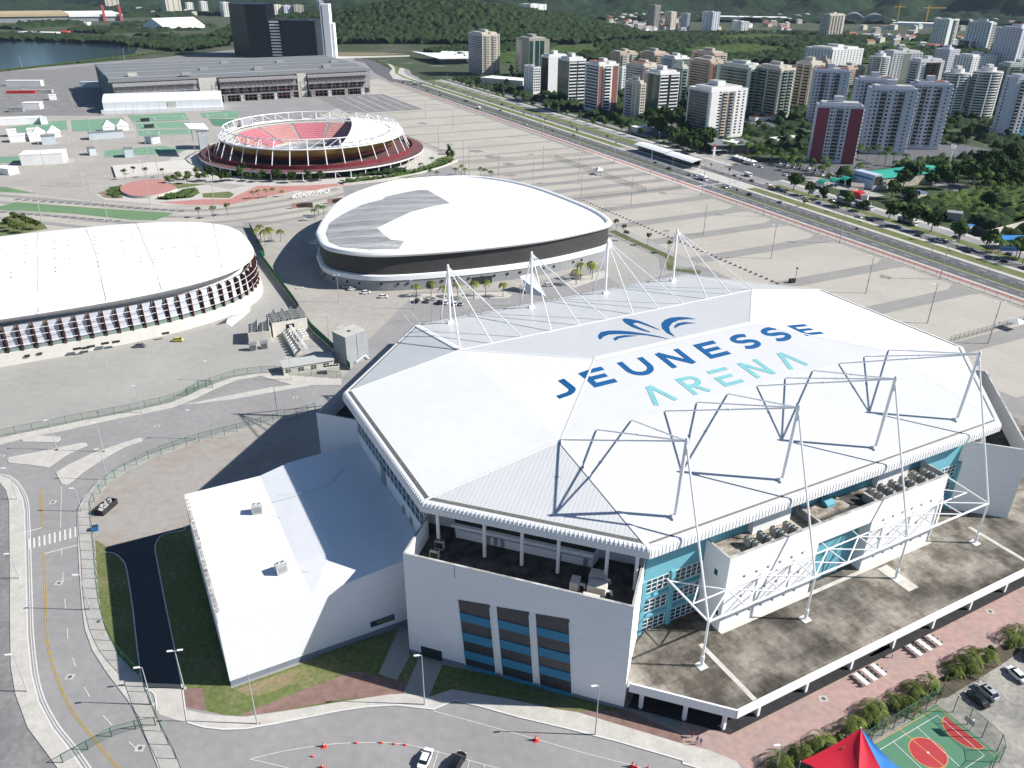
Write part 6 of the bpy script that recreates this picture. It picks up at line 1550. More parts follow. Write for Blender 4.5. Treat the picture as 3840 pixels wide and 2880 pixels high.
for lb, cr, b_, t_, rx, lx, n_, wm_ in far:
 tower(lb, A_T, cr, b_, t_, right=rx, left=lx, n=n_, wall=wm_, front=[('w', .15, 3), ('w', .5, 3), ('w', .85, 3)], side=[('w', .2, 3), ('w', .5, 3), ('w', .8, 3)], roof='low', detail=False, th=20+rnd.random()*20)
# ================================================================ vegetation
def leafmat(name, a, b2, sc=0.5):
 m = mat(name, a, col2=b2, thr=0.5, scale=sc, rough=0.9, spec=0.15, soft=0.2, fine=0.25)
 nt = m.node_tree; N, L = nt.nodes, nt.links; bb = N['Principled BSDF']
 prev = bb.inputs['Base Color'].links[0].from_socket
 oi = N.new('ShaderNodeObjectInfo'); mr = N.new('ShaderNodeMapRange'); mr.inputs['To Min'].default_value = 0.7; mr.inputs['To Max'].default_value = 1.35
 L.new(oi.outputs['Random'], mr.inputs['Value']); vm = N.new('ShaderNodeVectorMath'); vm.operation = 'SCALE'
 L.new(prev, vm.inputs[0]); L.new(mr.outputs[0], vm.inputs['Scale']); L.new(vm.outputs[0], bb.inputs['Base Color'])
 return m
m_leaf = leafmat('dark_foliage', (0.045, 0.085, 0.02), (0.022, 0.045, 0.012))
m_leaf2 = leafmat('light_foliage', (0.10, 0.13, 0.03), (0.05, 0.08, 0.02))
m_palm = leafmat('palm_fronds', (0.10, 0.16, 0.03), (0.05, 0.10, 0.02), 0.8)
m_palmy = leafmat('yellowing_palm_fronds', (0.26, 0.25, 0.04), (0.09, 0.14, 0.025), 0.8)
m_lowp = leafmat('arching_palm_fronds', (0.17, 0.20, 0.045), (0.06, 0.10, 0.02), 0.9)
m_bark = mat('bark', (0.10, 0.08, 0.06), var=0.2, scale=2, rough=1)
m_barkg = mat('grey_palm_trunk', (0.24, 0.22, 0.19), var=0.2, scale=2, rough=1)
def crown_mesh(name, seed, rx, rz, zc, nl, nq, qs, m, sparse=1.0):
 r_ = random.Random(seed); b = MB()
 lobes = []
 for k in range(nl):
  a = r_.uniform(0, 6.28); rr = rx*0.62*math.sqrt(r_.random()); z = zc+rz*r_.uniform(-0.5, 0.65)
  lobes.append((rr*math.cos(a), rr*math.sin(a), z, rx*r_.uniform(0.32, 0.55)))
 lobes.append((0, 0, zc+rz*0.2, rx*0.5))
 for (x, y, z, r) in lobes:
  for q in range(nq):
   t = r_.uniform(0, 6.28); ph = math.acos(r_.uniform(-0.75, 1)); rad = r*r_.uniform(0.75, 1.12)
   n = Vector((math.sin(ph)*math.cos(t), math.sin(ph)*math.sin(t), math.cos(ph)))
   c = Vector((x, y, z))+Vector((n.x*rad, n.y*rad, n.z*rad*0.8))
   n = (n+Vector((r_.uniform(-.7, .7), r_.uniform(-.7, .7), r_.uniform(-.4, .7)))).normalized()
   u = n.cross(Vector((0, 0, 1)) if abs(n.z) < .9 else Vector((1, 0, 0))).normalized(); v = n.cross(u); s = qs*r_.uniform(0.6, 1.3)
   aa = r_.uniform(0, 3.1); u, v = u*math.cos(aa)+v*math.sin(aa), v*math.cos(aa)-u*math.sin(aa)
   b.add([c-u*s-v*s*.6, c+u*s-v*s*.7, c+u*s*.8+v*s*.7, c-u*s*.7+v*s*.8], [(0, 1, 2, 3)])
 me = bpy.data.meshes.new(name); me.from_pydata(b.v, [], b.f); me.materials.append(m)
 return me
def trunk_mesh(h, r, m, limbs=3, seed=1):
 r_ = random.Random(seed); b = MB(); b.tube((0, 0, -0.2), (0.15, 0.1, h*0.6), r, 7, r2=r*0.7)
 for k in range(limbs):
  a = 6.28*k/limbs+r_.random(); b.tube((0.15, 0.1, h*0.5), (h*0.28*math.cos(a), h*0.28*math.sin(a), h*(0.85+0.15*r_.random())), r*0.5, 5, r2=r*0.2)
 me = bpy.data.meshes.new('trunk'); me.from_pydata(b.v, [], b.f); me.materials.append(m); return me
def tree_proto(kind, seed):
 if kind == 'broad': cm = crown_mesh('crown', seed, 4.6, 3.0, 6.0, 9, 46, 0.62, m_leaf); tm_ = trunk_mesh(6.0, 0.3, m_bark, 4, seed)
 elif kind == 'light': cm = crown_mesh('crown', seed, 3.6, 2.2, 5.2, 7, 38, 0.5, m_leaf2); tm_ = trunk_mesh(5.2, 0.22, m_bark, 3, seed)
 elif kind == 'tall': cm = crown_mesh('crown', seed, 3.4, 5.2, 7.5, 11, 44, 0.6, m_leaf); tm_ = trunk_mesh(8.0, 0.3, m_bark, 3, seed)
 elif kind == 'sapling': cm = crown_mesh('crown', seed, 1.5, 0.8, 3.2, 4, 18, 0.28, m_leaf2); tm_ = trunk_mesh(3.2, 0.09, m_bark, 3, seed)
 elif kind == 'thin': cm = crown_mesh('crown', seed, 2.2, 1.0, 6.2, 5, 22, 0.36, m_leaf2); tm_ = trunk_mesh(6.2, 0.14, m_bark, 4, seed)
 elif kind == 'bush': cm = crown_mesh('crown', seed, 1.6, 0.9, 0.9, 5, 34, 0.32, m_leaf2); tm_ = trunk_mesh(0.8, 0.06, m_bark, 3, seed)
 return cm, tm_
def palm_meshes(seed, h, m, nf=14, fl=3.0, lean=0.3):
 r_ = random.Random(seed); b = MB()
 b.tube((0, 0, -0.2), (lean*0.5, 0, h*0.5), 0.2, 7, r2=0.15); b.tube((lean*0.5, 0, h*0.5), (lean, 0, h), 0.15, 7, r2=0.13)
 t = bpy.data.meshes.new('trunk'); t.from_pydata(b.v, [], b.f); t.materials.append(m_barkg)
 b = MB()
 for k in range(nf):
  a = 6.283*k/nf+r_.uniform(-.2, .2); up = r_.uniform(0.1, 1.0); d = Vector((math.cos(a), math.sin(a), 0)); sd_ = Vector((-d.y, d.x, 0)); L_ = fl*r_.uniform(.85, 1.15)
  P = []
  for j in range(6):
   s = j/5; P.append(Vector((lean, 0, h))+d*L_*s*(0.75+0.25*(1-up))+Vector((0, 0, L_*(up*0.75*s-(0.75+0.3*up)*s*s))))
  for j in range(5):
   w0, w1 = 0.5*math.sin(3.14*(0.12+0.85*j/5)), 0.5*math.sin(3.14*(0.12+0.85*(j+1)/5)); dz = Vector((0, 0, -0.28))
   for sg in (-1, 1):
    for g_ in (0, .34, .67):
     q0 = P[j].lerp(P[j+1], g_); q1 = P[j].lerp(P[j+1], g_+.15)
     b.add([q0, q1, q1+sd_*sg*w1*1.25+dz+d*.2, q0+sd_*sg*w0*1.25+dz+d*.2], [(0, 1, 2, 3)])
 c = bpy.data.meshes.new('crown'); c.from_pydata(b.v, [], b.f); c.materials.append(m)
 return c, t
VEG = {}
def veg(kind, v):
 if (kind, v) not in VEG:
  if kind == 'palm': VEG[kind, v] = palm_meshes(v, [6.5, 8.0, 5.5][v % 3], m_palm, 14, 3.1)
  elif kind == 'ypalm': VEG[kind, v] = palm_meshes(v+20, [6.2, 7.2, 5.2][v % 3], m_palmy, 15, 2.7)
  elif kind == 'lowpalm': VEG[kind, v] = palm_meshes(v+40, [3.0, 3.8, 2.4][v % 3], m_lowp, 13, 3.9)
  else: VEG[kind, v] = tree_proto(kind, v*7+3)
 return VEG[kind, v]
NAMES = dict(broad='broadleaf_tree', light='light_green_tree', tall='tall_tree', sapling='young_tree', thin='thin_tree', bush='shrub', palm='palm_tree', ypalm='palm_tree', lowpalm='palm_tree')
def plant(kind, p, label, group=None, s=1.0, z=0.0, cat=None):
 v = rnd.randrange(3); cm, tm_ = veg(kind, v)
 o = empty(NAMES[kind], (p[0], p[1], z), rnd.uniform(0, 6.28), label, cat or ('palm tree' if 'palm' in kind else 'shrub' if kind == 'bush' else 'tree'), group)
 o.scale = (s, s, s*rnd.uniform(0.88, 1.15))
 link('trunk', tm_, o); link('crown', cm, o)
 return o
def inpoly(x, y, P):
 c = False; n = len(P); j = n-1
 for i in range(n):
  if ((P[i][1] > y) != (P[j][1] > y)) and (x < (P[j][0]-P[i][0])*(y-P[i][1])/(P[j][1]-P[i][1])+P[i][0]): c = not c
  j = i
 return c
def canopy(name, P, cell, r0, r1, hmin, hmax, dens, m, base=None, seed=1, keep=None, floor=0.0, label=None, kind='stuff'):
 """rolling leaf canopy: a height field of many overlapping crowns inside polygon P"""
 g = np.random.default_rng(seed)
 xs = [p[0] for p in P]; ys = [p[1] for p in P]; x0, x1, y0, y1 = min(xs), max(xs), min(ys), max(ys)
 nx, ny = int((x1-x0)/cell)+1, int((y1-y0)/cell)+1
 X, Y = np.meshgrid(x0+np.arange(nx)*cell, y0+np.arange(ny)*cell)
 px = np.array(P, float); ins = np.zeros(X.shape, bool); j = len(P)-1
 for i in range(len(P)):
  c = ((px[i, 1] > Y) != (px[j, 1] > Y)) & (X < (px[j, 0]-px[i, 0])*(Y-px[i, 1])/(px[j, 1]-px[i, 1]+1e-9)+px[i, 0]); ins ^= c; j = i
 Z = np.full(X.shape, floor)
 n = int((x1-x0)*(y1-y0)*dens)
 cx = g.uniform(x0, x1, n); cy = g.uniform(y0, y1, n); cr2 = g.uniform(r0, r1, n); ch = g.uniform(hmin, hmax, n)
 K = keep(cx, cy) if keep else np.ones(n, bool)
 for a, b_, r, h in zip(cx[K], cy[K], cr2[K], ch[K]):
  i0, i1 = max(int((a-r-x0)/cell), 0), min(int((a+r-x0)/cell)+2, nx); j0, j1 = max(int((b_-r-y0)/cell), 0), min(int((b_+r-y0)/cell)+2, ny)
  if i0 >= i1 or j0 >= j1: continue
  d = ((X[j0:j1, i0:i1]-a)**2+(Y[j0:j1, i0:i1]-b_)**2)/(r*r)
  zz = np.where(d < 1, h*np.sqrt(np.clip(1-d*0.8, 0, 1))*(0.6+0.4*np.clip(1-d, 0, 1)), floor); Z[j0:j1, i0:i1] = np.maximum(Z[j0:j1, i0:i1], zz)
 Z = Z+g.normal(0, 0.08*hmax, X.shape)*(Z > floor+0.3)
 low = Z
 if base is not None: Z = Z+base(X, Y)
 Xj = X+g.uniform(-.3, .3, X.shape)*cell; Yj = Y+g.uniform(-.3, .3, X.shape)*cell
 idx = np.arange(nx*ny).reshape(ny, nx)
 ok = ins[:-1, :-1] & ins[1:, :-1] & ins[:-1, 1:] & ins[1:, 1:]
 if keep is not None or floor < 0: ok &= (np.maximum.reduce([low[:-1, :-1], low[1:, :-1], low[:-1, 1:], low[1:, 1:]]) > floor+0.2)
 F_ = np.stack([idx[:-1, :-1][ok], idx[:-1, 1:][ok], idx[1:, 1:][ok], idx[1:, :-1][ok]], 1)
 used, inv = np.unique(F_, return_inverse=True); V = np.stack([Xj.ravel()[used], Yj.ravel()[used], Z.ravel()[used]], 1); F_ = inv.reshape(-1, 4)
 me = bpy.data.meshes.new(name); me.vertices.add(len(V)); me.vertices.foreach_set('co', V.astype(np.float32).ravel())
 me.loops.add(F_.size); me.loops.foreach_set('vertex_index', F_.astype(np.int32).ravel()); me.polygons.add(len(F_))
 me.polygons.foreach_set('loop_start', np.arange(0, F_.size, 4, dtype=np.int32)); me.polygons.foreach_set('loop_total', np.full(len(F_), 4, np.int32))
 me.update(calc_edges=True); me.materials.append(m)
 return tag(link(name, me), label, None, None, kind)
m_can = mat('woodland_canopy', (0.036, 0.060, 0.023), col2=(0.016, 0.030, 0.012), thr=0.5, scale=0.06, rough=1, spec=0.1, fine=0.35, soft=0.2)
m_can2 = mat('bright_scrub', (0.075, 0.115, 0.033), col2=(0.038, 0.066, 0.018), thr=0.48, scale=0.09, rough=1, spec=0.1, fine=0.35, soft=0.15)
m_mtn = mat('mountain_forest', (0.028, 0.048, 0.024), col2=(0.015, 0.028, 0.014), thr=0.5, scale=0.012, rough=1, spec=0.1, fine=0.35, soft=0.2)
def hill_base(X, Y):
 def gz(cx, cy, a, b_, h): return h*np.exp(-(((X-cx)/a)**2+((Y-cy)/b_)**2))
 return gz(-230, 1930, 190, 170, 50)+gz(-20, 1930, 200, 150, 40)+gz(-480, 2050, 220, 180, 30)+gz(150, 2000, 130, 130, 16)
canopy('woodland', [(-640, 1760), (-420, 1660), (-100, 1660), (120, 1700), (300, 1850), (240, 2200), (-650, 2300)], 3.2, 4.5, 8, 6, 12, 0.022, m_can, hill_base, 3, label='dense wooded hill behind the exhibition hall and the bus junction')
hb_ = MB(); n_ = 40
for j in range(n_+1):
 for i in range(n_+1):
  x, y = -900+1400*i/n_, 1560+900*j/n_; hb_.v.append((x, y, float(hill_base(np.array(x), np.array(y)))-1.2))
hb_.f = [(j*(n_+1)+i, j*(n_+1)+i+1, (j+1)*(n_+1)+i+1, (j+1)*(n_+1)+i) for j in range(n_) for i in range(n_)]; hb_.m = [0]*len(hb_.f)
tag(hb_.build('hill', m_land), kind='structure')
wood1 = [S(-120, 180), S(-80, 420), S(60, 620), S(150, 900), S(60, 1250), S(-330, 1500), S(-560, 1250), S(-640, 900), S(-640, 520), S(-440, 330), S(-330, 180)]
def nz2(x, y, sc, seed=0):
 g = np.random.default_rng(seed); v = np.zeros(np.shape(x))
 for k in range(5): a, ph = g.uniform(0, 6.28), g.uniform(0, 6.28); f = sc*g.uniform(0.6, 1.8); v = v+np.sin((np.cos(a)*x+np.sin(a)*y)*f+ph)
 return v/2.2
canopy('woodland', wood1, 4.2, 4, 8, 5, 11, 0.014, m_can, None, 5, keep=lambda x, y: nz2(x, y, 0.012, 4) > -0.25, label='dark woodland between the apartment towers and the far town')
canopy('scrub', wood1, 4.6, 3, 6, 1.5, 3.5, 0.016, m_can2, None, 6, keep=lambda x, y: nz2(x, y, 0.012, 4) < 0.1, label='bright green scrub between the woods and the far town')
far1 = [FG(-60, 60), FG(300, 78), FG(420, 92), FG(500, 100), FG(500, 60), FG(300, 50), FG(-60, 44)]
canopy('woodland', [(p.x, p.y) for p in far1], 6, 5, 10, 5, 11, 0.006, m_can, None, 8, keep=lambda x, y: nz2(x, y, 0.02, 7) > 0.0, label='trees on the far bank of the lake')
bank = [FG(-80, 78), FG(60, 76), FG(200, 82), FG(300, 88), FG(440, 88), FG(500, 84), FG(500, 98), FG(420, 112), FG(360, 112), FG(310, 104), FG(240, 96), FG(60, 88), FG(-80, 90)]
canopy('woodland', [(p.x, p.y) for p in bank], 4, 4, 8, 4, 10, 0.02, m_can, None, 9, label='trees and reeds along the lake bank')
canopy('lake_margin', [(p.x, p.y) for p in [FG(-80, 158), FG(0, 151), FG(180, 131), FG(300, 116), FG(360, 108), FG(365, 111), FG(300, 121), FG(180, 135), FG(0, 156), FG(-80, 163)]], 2.5, 1.5, 3, .6, 1.6, .1, m_can2, None, 10, label='green reeds on the near lake margin')
far2 = [FG(-300, 44), FG(500, 36), FG(1000, 22), FG(1500, 34), FG(2300, 62), FG(2300, 40), FG(1500, 16), FG(1000, 8), FG(-300, 8)]
canopy('woodland', [(p.x, p.y) for p in far2], 14, 9, 18, 7, 14, 0.0011, m_can, None, 11, keep=lambda x, y: nz2(x, y, 0.008, 9) > -0.1, label='scattered woods round the far town')
def mtn(X, Y):
 d = (Y-(3150-0.10*X+120*np.sin(X/420.0)))/1500.0
 d = np.clip(d, 0, 1.6)
 rid = 1+0.35*np.sin(X/330.0+1.3)+0.22*np.sin(X/170.0+Y/240.0)+0.12*np.sin(X/71.0-Y/93.0)
 z = 430*d**1.25*rid+26*np.clip(d*6, 0, 1)*(np.sin(X/55.0+np.sin(Y/80.0)*2)+np.sin(Y/62.0+np.sin(X/90.0)*2))
 return np.where(d > 0, z, -3)
canopy('mountain', [(-3000, 3000), (3600, 2500), (3600, 5200), (-3000, 5200)], 15, 14, 28, 8, 18, 0.0016, m_mtn, mtn, 12, label=None, kind='structure')
fld = [TG(2, 0, *q) for q in ((1330, 1330), (1500, 1300), (1800, 1250), (2300, 1190), (2500, 1250), (2500, 1400), (1950, 1480), (1880, 1420), (1650, 1400))]
canopy('scrub', [(p.x, p.y) for p in fld], 1.5, 1.6, 4, 1.2, 4.2, 0.09, m_can2, None, 13, label='bright green scrub on the vacant plot at the right edge')
def clear(x, y):
 k = np.ones(x.shape, bool)
 for c, r in OCC: k &= ((x-c.x)**2+(y-c.y)**2) > (r*0.8)**2
 dx, dy = x-PO.x, y-PO.y; s = dx*PU.x+dy*PU.y; v = dx*PV.x+dy*PV.y
 for s0, s1, v0, v1 in ((575, 640, 68, 108), (690, 765, 66, 104), (640, 690, 60, 300), (200, 320, 76, 92), (470, 520, 80, 230), (895, 1000, 70, 145), (-300, 1400, -50, 72), (700, 770, 120, 170), (60, 640, 74, 84), (700, 1200, 148, 160), (715, 800, 104, 190)): k &= ~((s > s0) & (s < s1) & (v > v0) & (v < v1))
 return k & (nz2(x, y, 0.06, 21) > -0.45)
canopy('garden_planting', [(p.x, p.y) for p in (S(60, 76), S(1300, 76), S(1300, 560), S(60, 560))], 2.6, 1.8, 5.0, 1.5, 7.0, 0.026, m_can, None, 14, keep=clear, label='shrubs and low trees filling the gardens between the apartment towers')
r0_ = random.Random(11)
cnt = 0
def svfree(s, v, m=1.0):
 p = S(s, v)
 return all((Vector((p.x, p.y))-c).length > r*0.85*m for c, r in OCC) and bool(clear(np.array([p.x]), np.array([p.y]))[0])
while cnt < 120:
 s, v = r0_.uniform(60, 1000), r0_.uniform(78, 420)
 if not svfree(s, v): continue
 k = r0_.choice(['broad', 'broad', 'tall', 'light']); plant(k, S(s, v), 'leafy tree standing among the gardens between the apartment towers', 'trees between the towers', r0_.uniform(.75, 1.2)); cnt += 1
for q in ((1990,790),(2040,830),(2090,800),(2140,840),(2180,780),(2200,860),(2120,900),(2060,880),(2010,850),(2180,930),(2150,960),(2210,980)):
 p = TG(1, 0, *q); plant('broad', p, 'dark dense tree in the shaded grove beside the second green glass office', 'trees of the dark grove', rnd.uniform(1.1, 1.6))
for q in ((20,930),(60,960),(110,950),(150,985),(30,985),(90,1000),(170,930),(10,890)):
 p = TG(2, 0, *q); plant('broad', p, 'large dark tree across the road from the white bus stop roof', 'trees opposite the bus stop', rnd.uniform(1.1, 1.5))
for q in ((1480,1200),(1540,1180),(1600,1230),(1660,1190),(1720,1230),(1780,1180),(1850,1150),(1900,1220),(1960,1160),(2030,1200),(2090,1150),(2150,1200),(2200,1130),(1350,1290),(1420,1240),(2000,1110),(1640,1140),(2110,1090),(1920,1100)):
 p = TG(2, 0, *q); plant('broad', p, 'dark tree in the belt above the bright scrub plot at right', 'trees of the belt above the scrub plot', rnd.uniform(1.1, 1.6))
for k, s in enumerate([716, 730, 742, 760, 772, 790, 806, 818, 836, 852, 868, 884, 900]):
 plant('broad', S(s, 53+3*rnd.random()), 'dark tree on the verge between the avenue and the side road', 'verge trees along the avenue', rnd.uniform(.8, 1.15))
for k in range(26):
 plant('light', S(110+18*k+rnd.uniform(-4, 4), 68+rnd.uniform(-3, 6)), 'light green tree beside the side road in front of the office blocks', 'light green trees by the side road', rnd.uniform(.6, 1.0))
for k in range(44):
 plant('sapling', S(90+20.5*k+rnd.uniform(-4, 4), rnd.choice([31.5, 38.5, 48.5, 15])), 'young tree on the grass median of the avenue', 'young trees on the avenue medians', rnd.uniform(.7, 1.1))
for s, v in [(a, 98+rnd.uniform(-4, 8)) for a in range(600, 700, 7)]+[(a, 108+rnd.uniform(-6, 8)) for a in range(590, 720, 7)]+[(a, 176+rnd.uniform(-5, 8)) for a in range(640, 780, 6)]+[(a, 166+rnd.uniform(-5, 5)) for a in range(690, 900, 9)]:
 plant('palm', S(s, v), 'tall palm in the palm rows round the crimson tower car park', 'palms round the crimson tower', rnd.uniform(1.1, 1.55))
for x, y in ((1600,530-0),(1715,560),(1760,545),(1940,690),(2180,770),(2050,640),(970,350)):
 q = zf(3400, 840, 440)(x, y); plant('palm', q, 'palm on the verge beside the gas station forecourt, right edge', 'palms by the gas station', 1.2)
for x, y in ((488,262),(582,262),(668,278),(755,265),(857,278),(935,258),(1047,265),(1522,188),(1550,150),(1612,125),(1625,150)):
 plant('ypalm', TG(1, 1, x, y), 'yellow green palm on the pavement island along the oval hall', 'palms along the oval hall', rnd.uniform(.95, 1.1))
for x, y in ((1668,1580),(1690,1555),(1720,1590),(1765,1570),(1820,1565),(1745,1560)):
 plant('ypalm', TG(0, 0, x, y), 'yellow green palm in the clump between the two white halls', 'palms between the halls', 1.0)
for x, y in ((2065,1400),(2100,1410),(2045,1430)): plant('palm', TG(0, 0, x, y), 'palm at the rust coloured garden walls beside the oval hall', 'palms by the garden walls', .9)
for x, y in ((740,1140),(780,1135),(800,1145),(905,1150),(930,1160),(970,1160),(575,1150),(620,1155),(515,1100),(590,1080)):
 plant('palm', TG(1, 0, x, y), 'palm behind the roof of the oval hall', 'palms behind the oval hall', .9)
for x, y in ((1640,1290),(1680,1285),(1730,1285),(1770,1280),(1830,1275)):
 plant('palm', TG(0, 0, x, y), 'low palm on the garden lawn below the round stadium', 'garden palms', .75)
for x, y in ((1130,1190),(1215,1190),(1160,1175),(1290,1175),(1100,1200),(1330,1180),(1220,1165),(1280,1140)):
 plant('light', TG(0, 0, x, y), 'round leafy tree behind the rose coloured circular plaza', 'trees behind the circular plaza', .75)
for k, (x, y) in enumerate(((1380,1170),(1430,1180),(1480,1175),(1560,1170),(1620,1175),(1680,1180),(1590,1140),(1650,1150),(1720,1165),(1350,1150),(1800,1180),(1900,1185),(2000,1180),(2080,1175))):
 plant('tall' if k % 3 == 0 else 'broad', TG(0, 0, x, y), 'dark tree in the belt at the foot of the round stadium', 'trees at the foot of the stadium', rnd.uniform(.6, .85))
for x, y in ((950,1150),(815,1165),(1060,1150),(870,1140),(1290,1410),(1385,1415),(1475,1395)):
 plant('thin', TG(0, 0, x, y), 'thin young tree on the paved yard left of the stadium garden', 'thin trees on the yard', .9)
for x, y in ((60,1480),(110,1450),(160,1460),(200,1480),(240,1490),(90,1500),(150,1510)):
 plant('light', TG(0, 0, x, y), 'olive green tree beyond the roof of the ribbed arena', 'trees beyond the ribbed arena', .8)
for x, y in ((1780,1500),(1845,1560),(1830,1530),(1985,1590),(2120,1640)):
 plant('thin', TG(1, 0, x, y), 'thin tree by the hedge fence right of the oval hall', 'thin trees by the hedge', .8)
for x, y in ((700,1000),(715,1030),(690,1040)): plant('tall', TG(1, 0, x, y), 'columnar tree at the tip of the stadium garden', 'columnar trees at the garden tip', .55)
hd = smoothline([TG(1, 0, 0, 1190), TG(1, 0, 250, 1160), TG(1, 0, 450, 1125), TG(1, 0, 620, 1080), TG(1, 0, 715, 1040)], 4)
canopy('shrubbery', [(p.x, p.y) for p in offset(hd, 4)]+[(p.x, p.y) for p in offset(hd, -4)][::-1], 0.9, 1, 2, 1.2, 2.6, 0.3, m_can2, None, 15, label='leafy hedge planting along the curved wall right of the stadium')
canopy('shrubbery', [(p.x, p.y) for p in [FG(470, 381), FG(640, 384), FG(760, 384), FG(880, 376), FG(880, 366), FG(740, 374), FG(600, 370), FG(470, 368)]], 1.2, 1.2, 2.6, 1, 3.0, 0.2, m_can, None, 16, label='dark shrubs along the foot of the round stadium')
canopy('shrubbery', [(p.x, p.y) for p in [z5(1500, 945), z5(1750, 870), z5(1890, 840), z5(1930, 885), z5(1850, 930), z5(1600, 955)]], 1.0, 1.2, 2.4, .8, 2.0, 0.25, m_can2, None, 17, label='green mound planting beside the circular plaza')
canopy('shrubbery', [(p.x, p.y) for p in [z5(1040, 850), z5(1200, 815), z5(1150, 870), z5(1190, 935), z5(1080, 930), z5(1030, 900)]], 1.0, 1.2, 2.4, .8, 1.8, 0.25, m_can2, None, 18, label='yellow green planting left of the circular plaza')
hg = [TG(1, 0, 1730, 1500), TG(1, 0, 1900, 1580), TG(1, 0, 2100, 1670), TG(2, 1, -100, 90), TG(2, 1, 110, 118)]
pal = [(2170,780),(2110,820),(2190,850),(2050,900),(1960,960),(1890,940),(1850,990),(1990,990),(1800,1010),(1740,1040),(1870,1050),(1660,1120),(1590,1150),(1520,1170),(1470,1190),(1410,1230),(1360,1250),(1440,1260),(1200,1330),(1180,1380),(1240,1300),(1120,1400),(1070,1430),(1010,1460),(900,1500),(860,1540),(930,1540),(700,1620),(620,1650),(640,1690),(760,1600),(820,1600)]
for k, (x, y) in enumerate(pal[::2]+pal[1::4]):
 plant('lowpalm', TG(2, 2, x, y), f'low bushy palm in the strip beside the brick plaza, {nth(k+1)} from the right edge', 'low palms beside the brick plaza', rnd.uniform(.6, .85))
for k in range(18):
 t = k/17; p = TG(2, 2, 650+1500*t, 1660-780*t); plant('bush', (p.x+rnd.uniform(-1.5, 1.5), p.y+rnd.uniform(-1, 1)), 'small shrub under the low palms of the planting strip', 'shrubs of the planting strip', rnd.uniform(.5, .8))
wm3 = [m_w1, m_w2, m_w4, m_w1]
HM = []
for k in range(8):
 r_ = random.Random(k); w_, d__, h_ = r_.uniform(10, 22), r_.uniform(9, 16), r_.uniform(4, 12)
 b = MB(); b.box(-w_/2, w_/2, -d__/2, d__/2, 0, h_, 0);
 for f in range(int(h_/3)):
  for q in range(int(w_/4)): b.box(-w_/2+1.2+4*q, -w_/2+2.8+4*q, -d__/2-0.05, -d__/2-0.01, 3*f+1, 3*f+2.2, 2)
 z0 = len(b.v); b.add([(-w_/2-.4, -d__/2-.4, h_), (w_/2+.4, -d__/2-.4, h_), (w_/2+.4, d__/2+.4, h_), (-w_/2-.4, d__/2+.4, h_), (-w_/2+2, 0, h_+2.2), (w_/2-2, 0, h_+2.2)], [(0, 1, 5, 4), (1, 2, 5), (2, 3, 4, 5), (3, 0, 4)], 1)
 me = bpy.data.meshes.new('far_house'); me.from_pydata(b.v, [], b.f)
 for m in (wm3[k % 4], m_terra if k % 3 == 0 else m_rdeck, m_win): me.materials.append(m)
 me.polygons.foreach_set('material_index', b.m); HM.append(me)
towns = [((1, 0), (1540, 2212), (100, 215), 95), ((1, 0), (0, 480), (45, 105), 34), ((2, 0), (0, 900), (105, 205), 40), ((2, 0), (1050, 2212), (110, 300), 55), ((1, 0), (850, 1540), (70, 110), 14), ((0, 0), (860, 1450), (60, 110), 12), ((2, 0), (1200, 1650), (250, 330), 12)]
r9 = random.Random(5)
for cr, (xa, xb), (ya, yb2), n in towns:
 for k in range(n):
  y_ = r9.uniform(ya, yb2); p = TG(*cr, r9.uniform(xa, xb), y_)
  o = link('far_house', HM[r9.randrange(8)]); o.location = p; o.rotation_euler = (0, 0, R(26)+r9.choice([0, 1.57])+r9.uniform(-.3, .3))
  o.scale = (1.1,)*3
  tag(o, 'small pale house in the far town below the wooded mountain', 'house', 'houses of the far town')
# ================================================================ vehicles
m_tyre = mat('tyre_rubber', (0.02, 0.02, 0.02), rough=0.9)
m_rim = mat('wheel_rim', (0.35, 0.35, 0.36), rough=0.4, metal=0.6)
m_carglass = mat('car_glass', (0.015, 0.02, 0.025), rough=0.08, spec=0.8)
m_lampw = mat('headlamp_glass', (0.7, 0.7, 0.7), rough=0.2); m_lampr = mat('tail_lamp_red', (0.35, 0.02, 0.02), rough=0.3)
CARC = dict(white=(0.78, 0.78, 0.77), silver=(0.42, 0.43, 0.45), black=(0.012, 0.012, 0.014), red=(0.38, 0.02, 0.02), grey=(0.12, 0.13, 0.14), yellow=(0.55, 0.50, 0.06), blue=(0.05, 0.13, 0.30), taxi=(0.62, 0.42, 0.03))
def loft(mb, secs, mi=0, cap=True):
 n = len(secs[0]); o = len(mb.v)
 for s in secs: mb.v += [tuple(p) for p in s]
 for k in range(len(secs)-1):
  for i in range(n):
   j = (i+1) % n; mb.f.append((o+k*n+i, o+k*n+j, o+(k+1)*n+j, o+(k+1)*n+i)); mb.m.append(mi)
 if cap:
  mb.f.append(tuple(range(o, o+n))[::-1]); mb.m.append(mi); mb.f.append(tuple(range(o+(len(secs)-1)*n, o+len(secs)*n))); mb.m.append(mi)
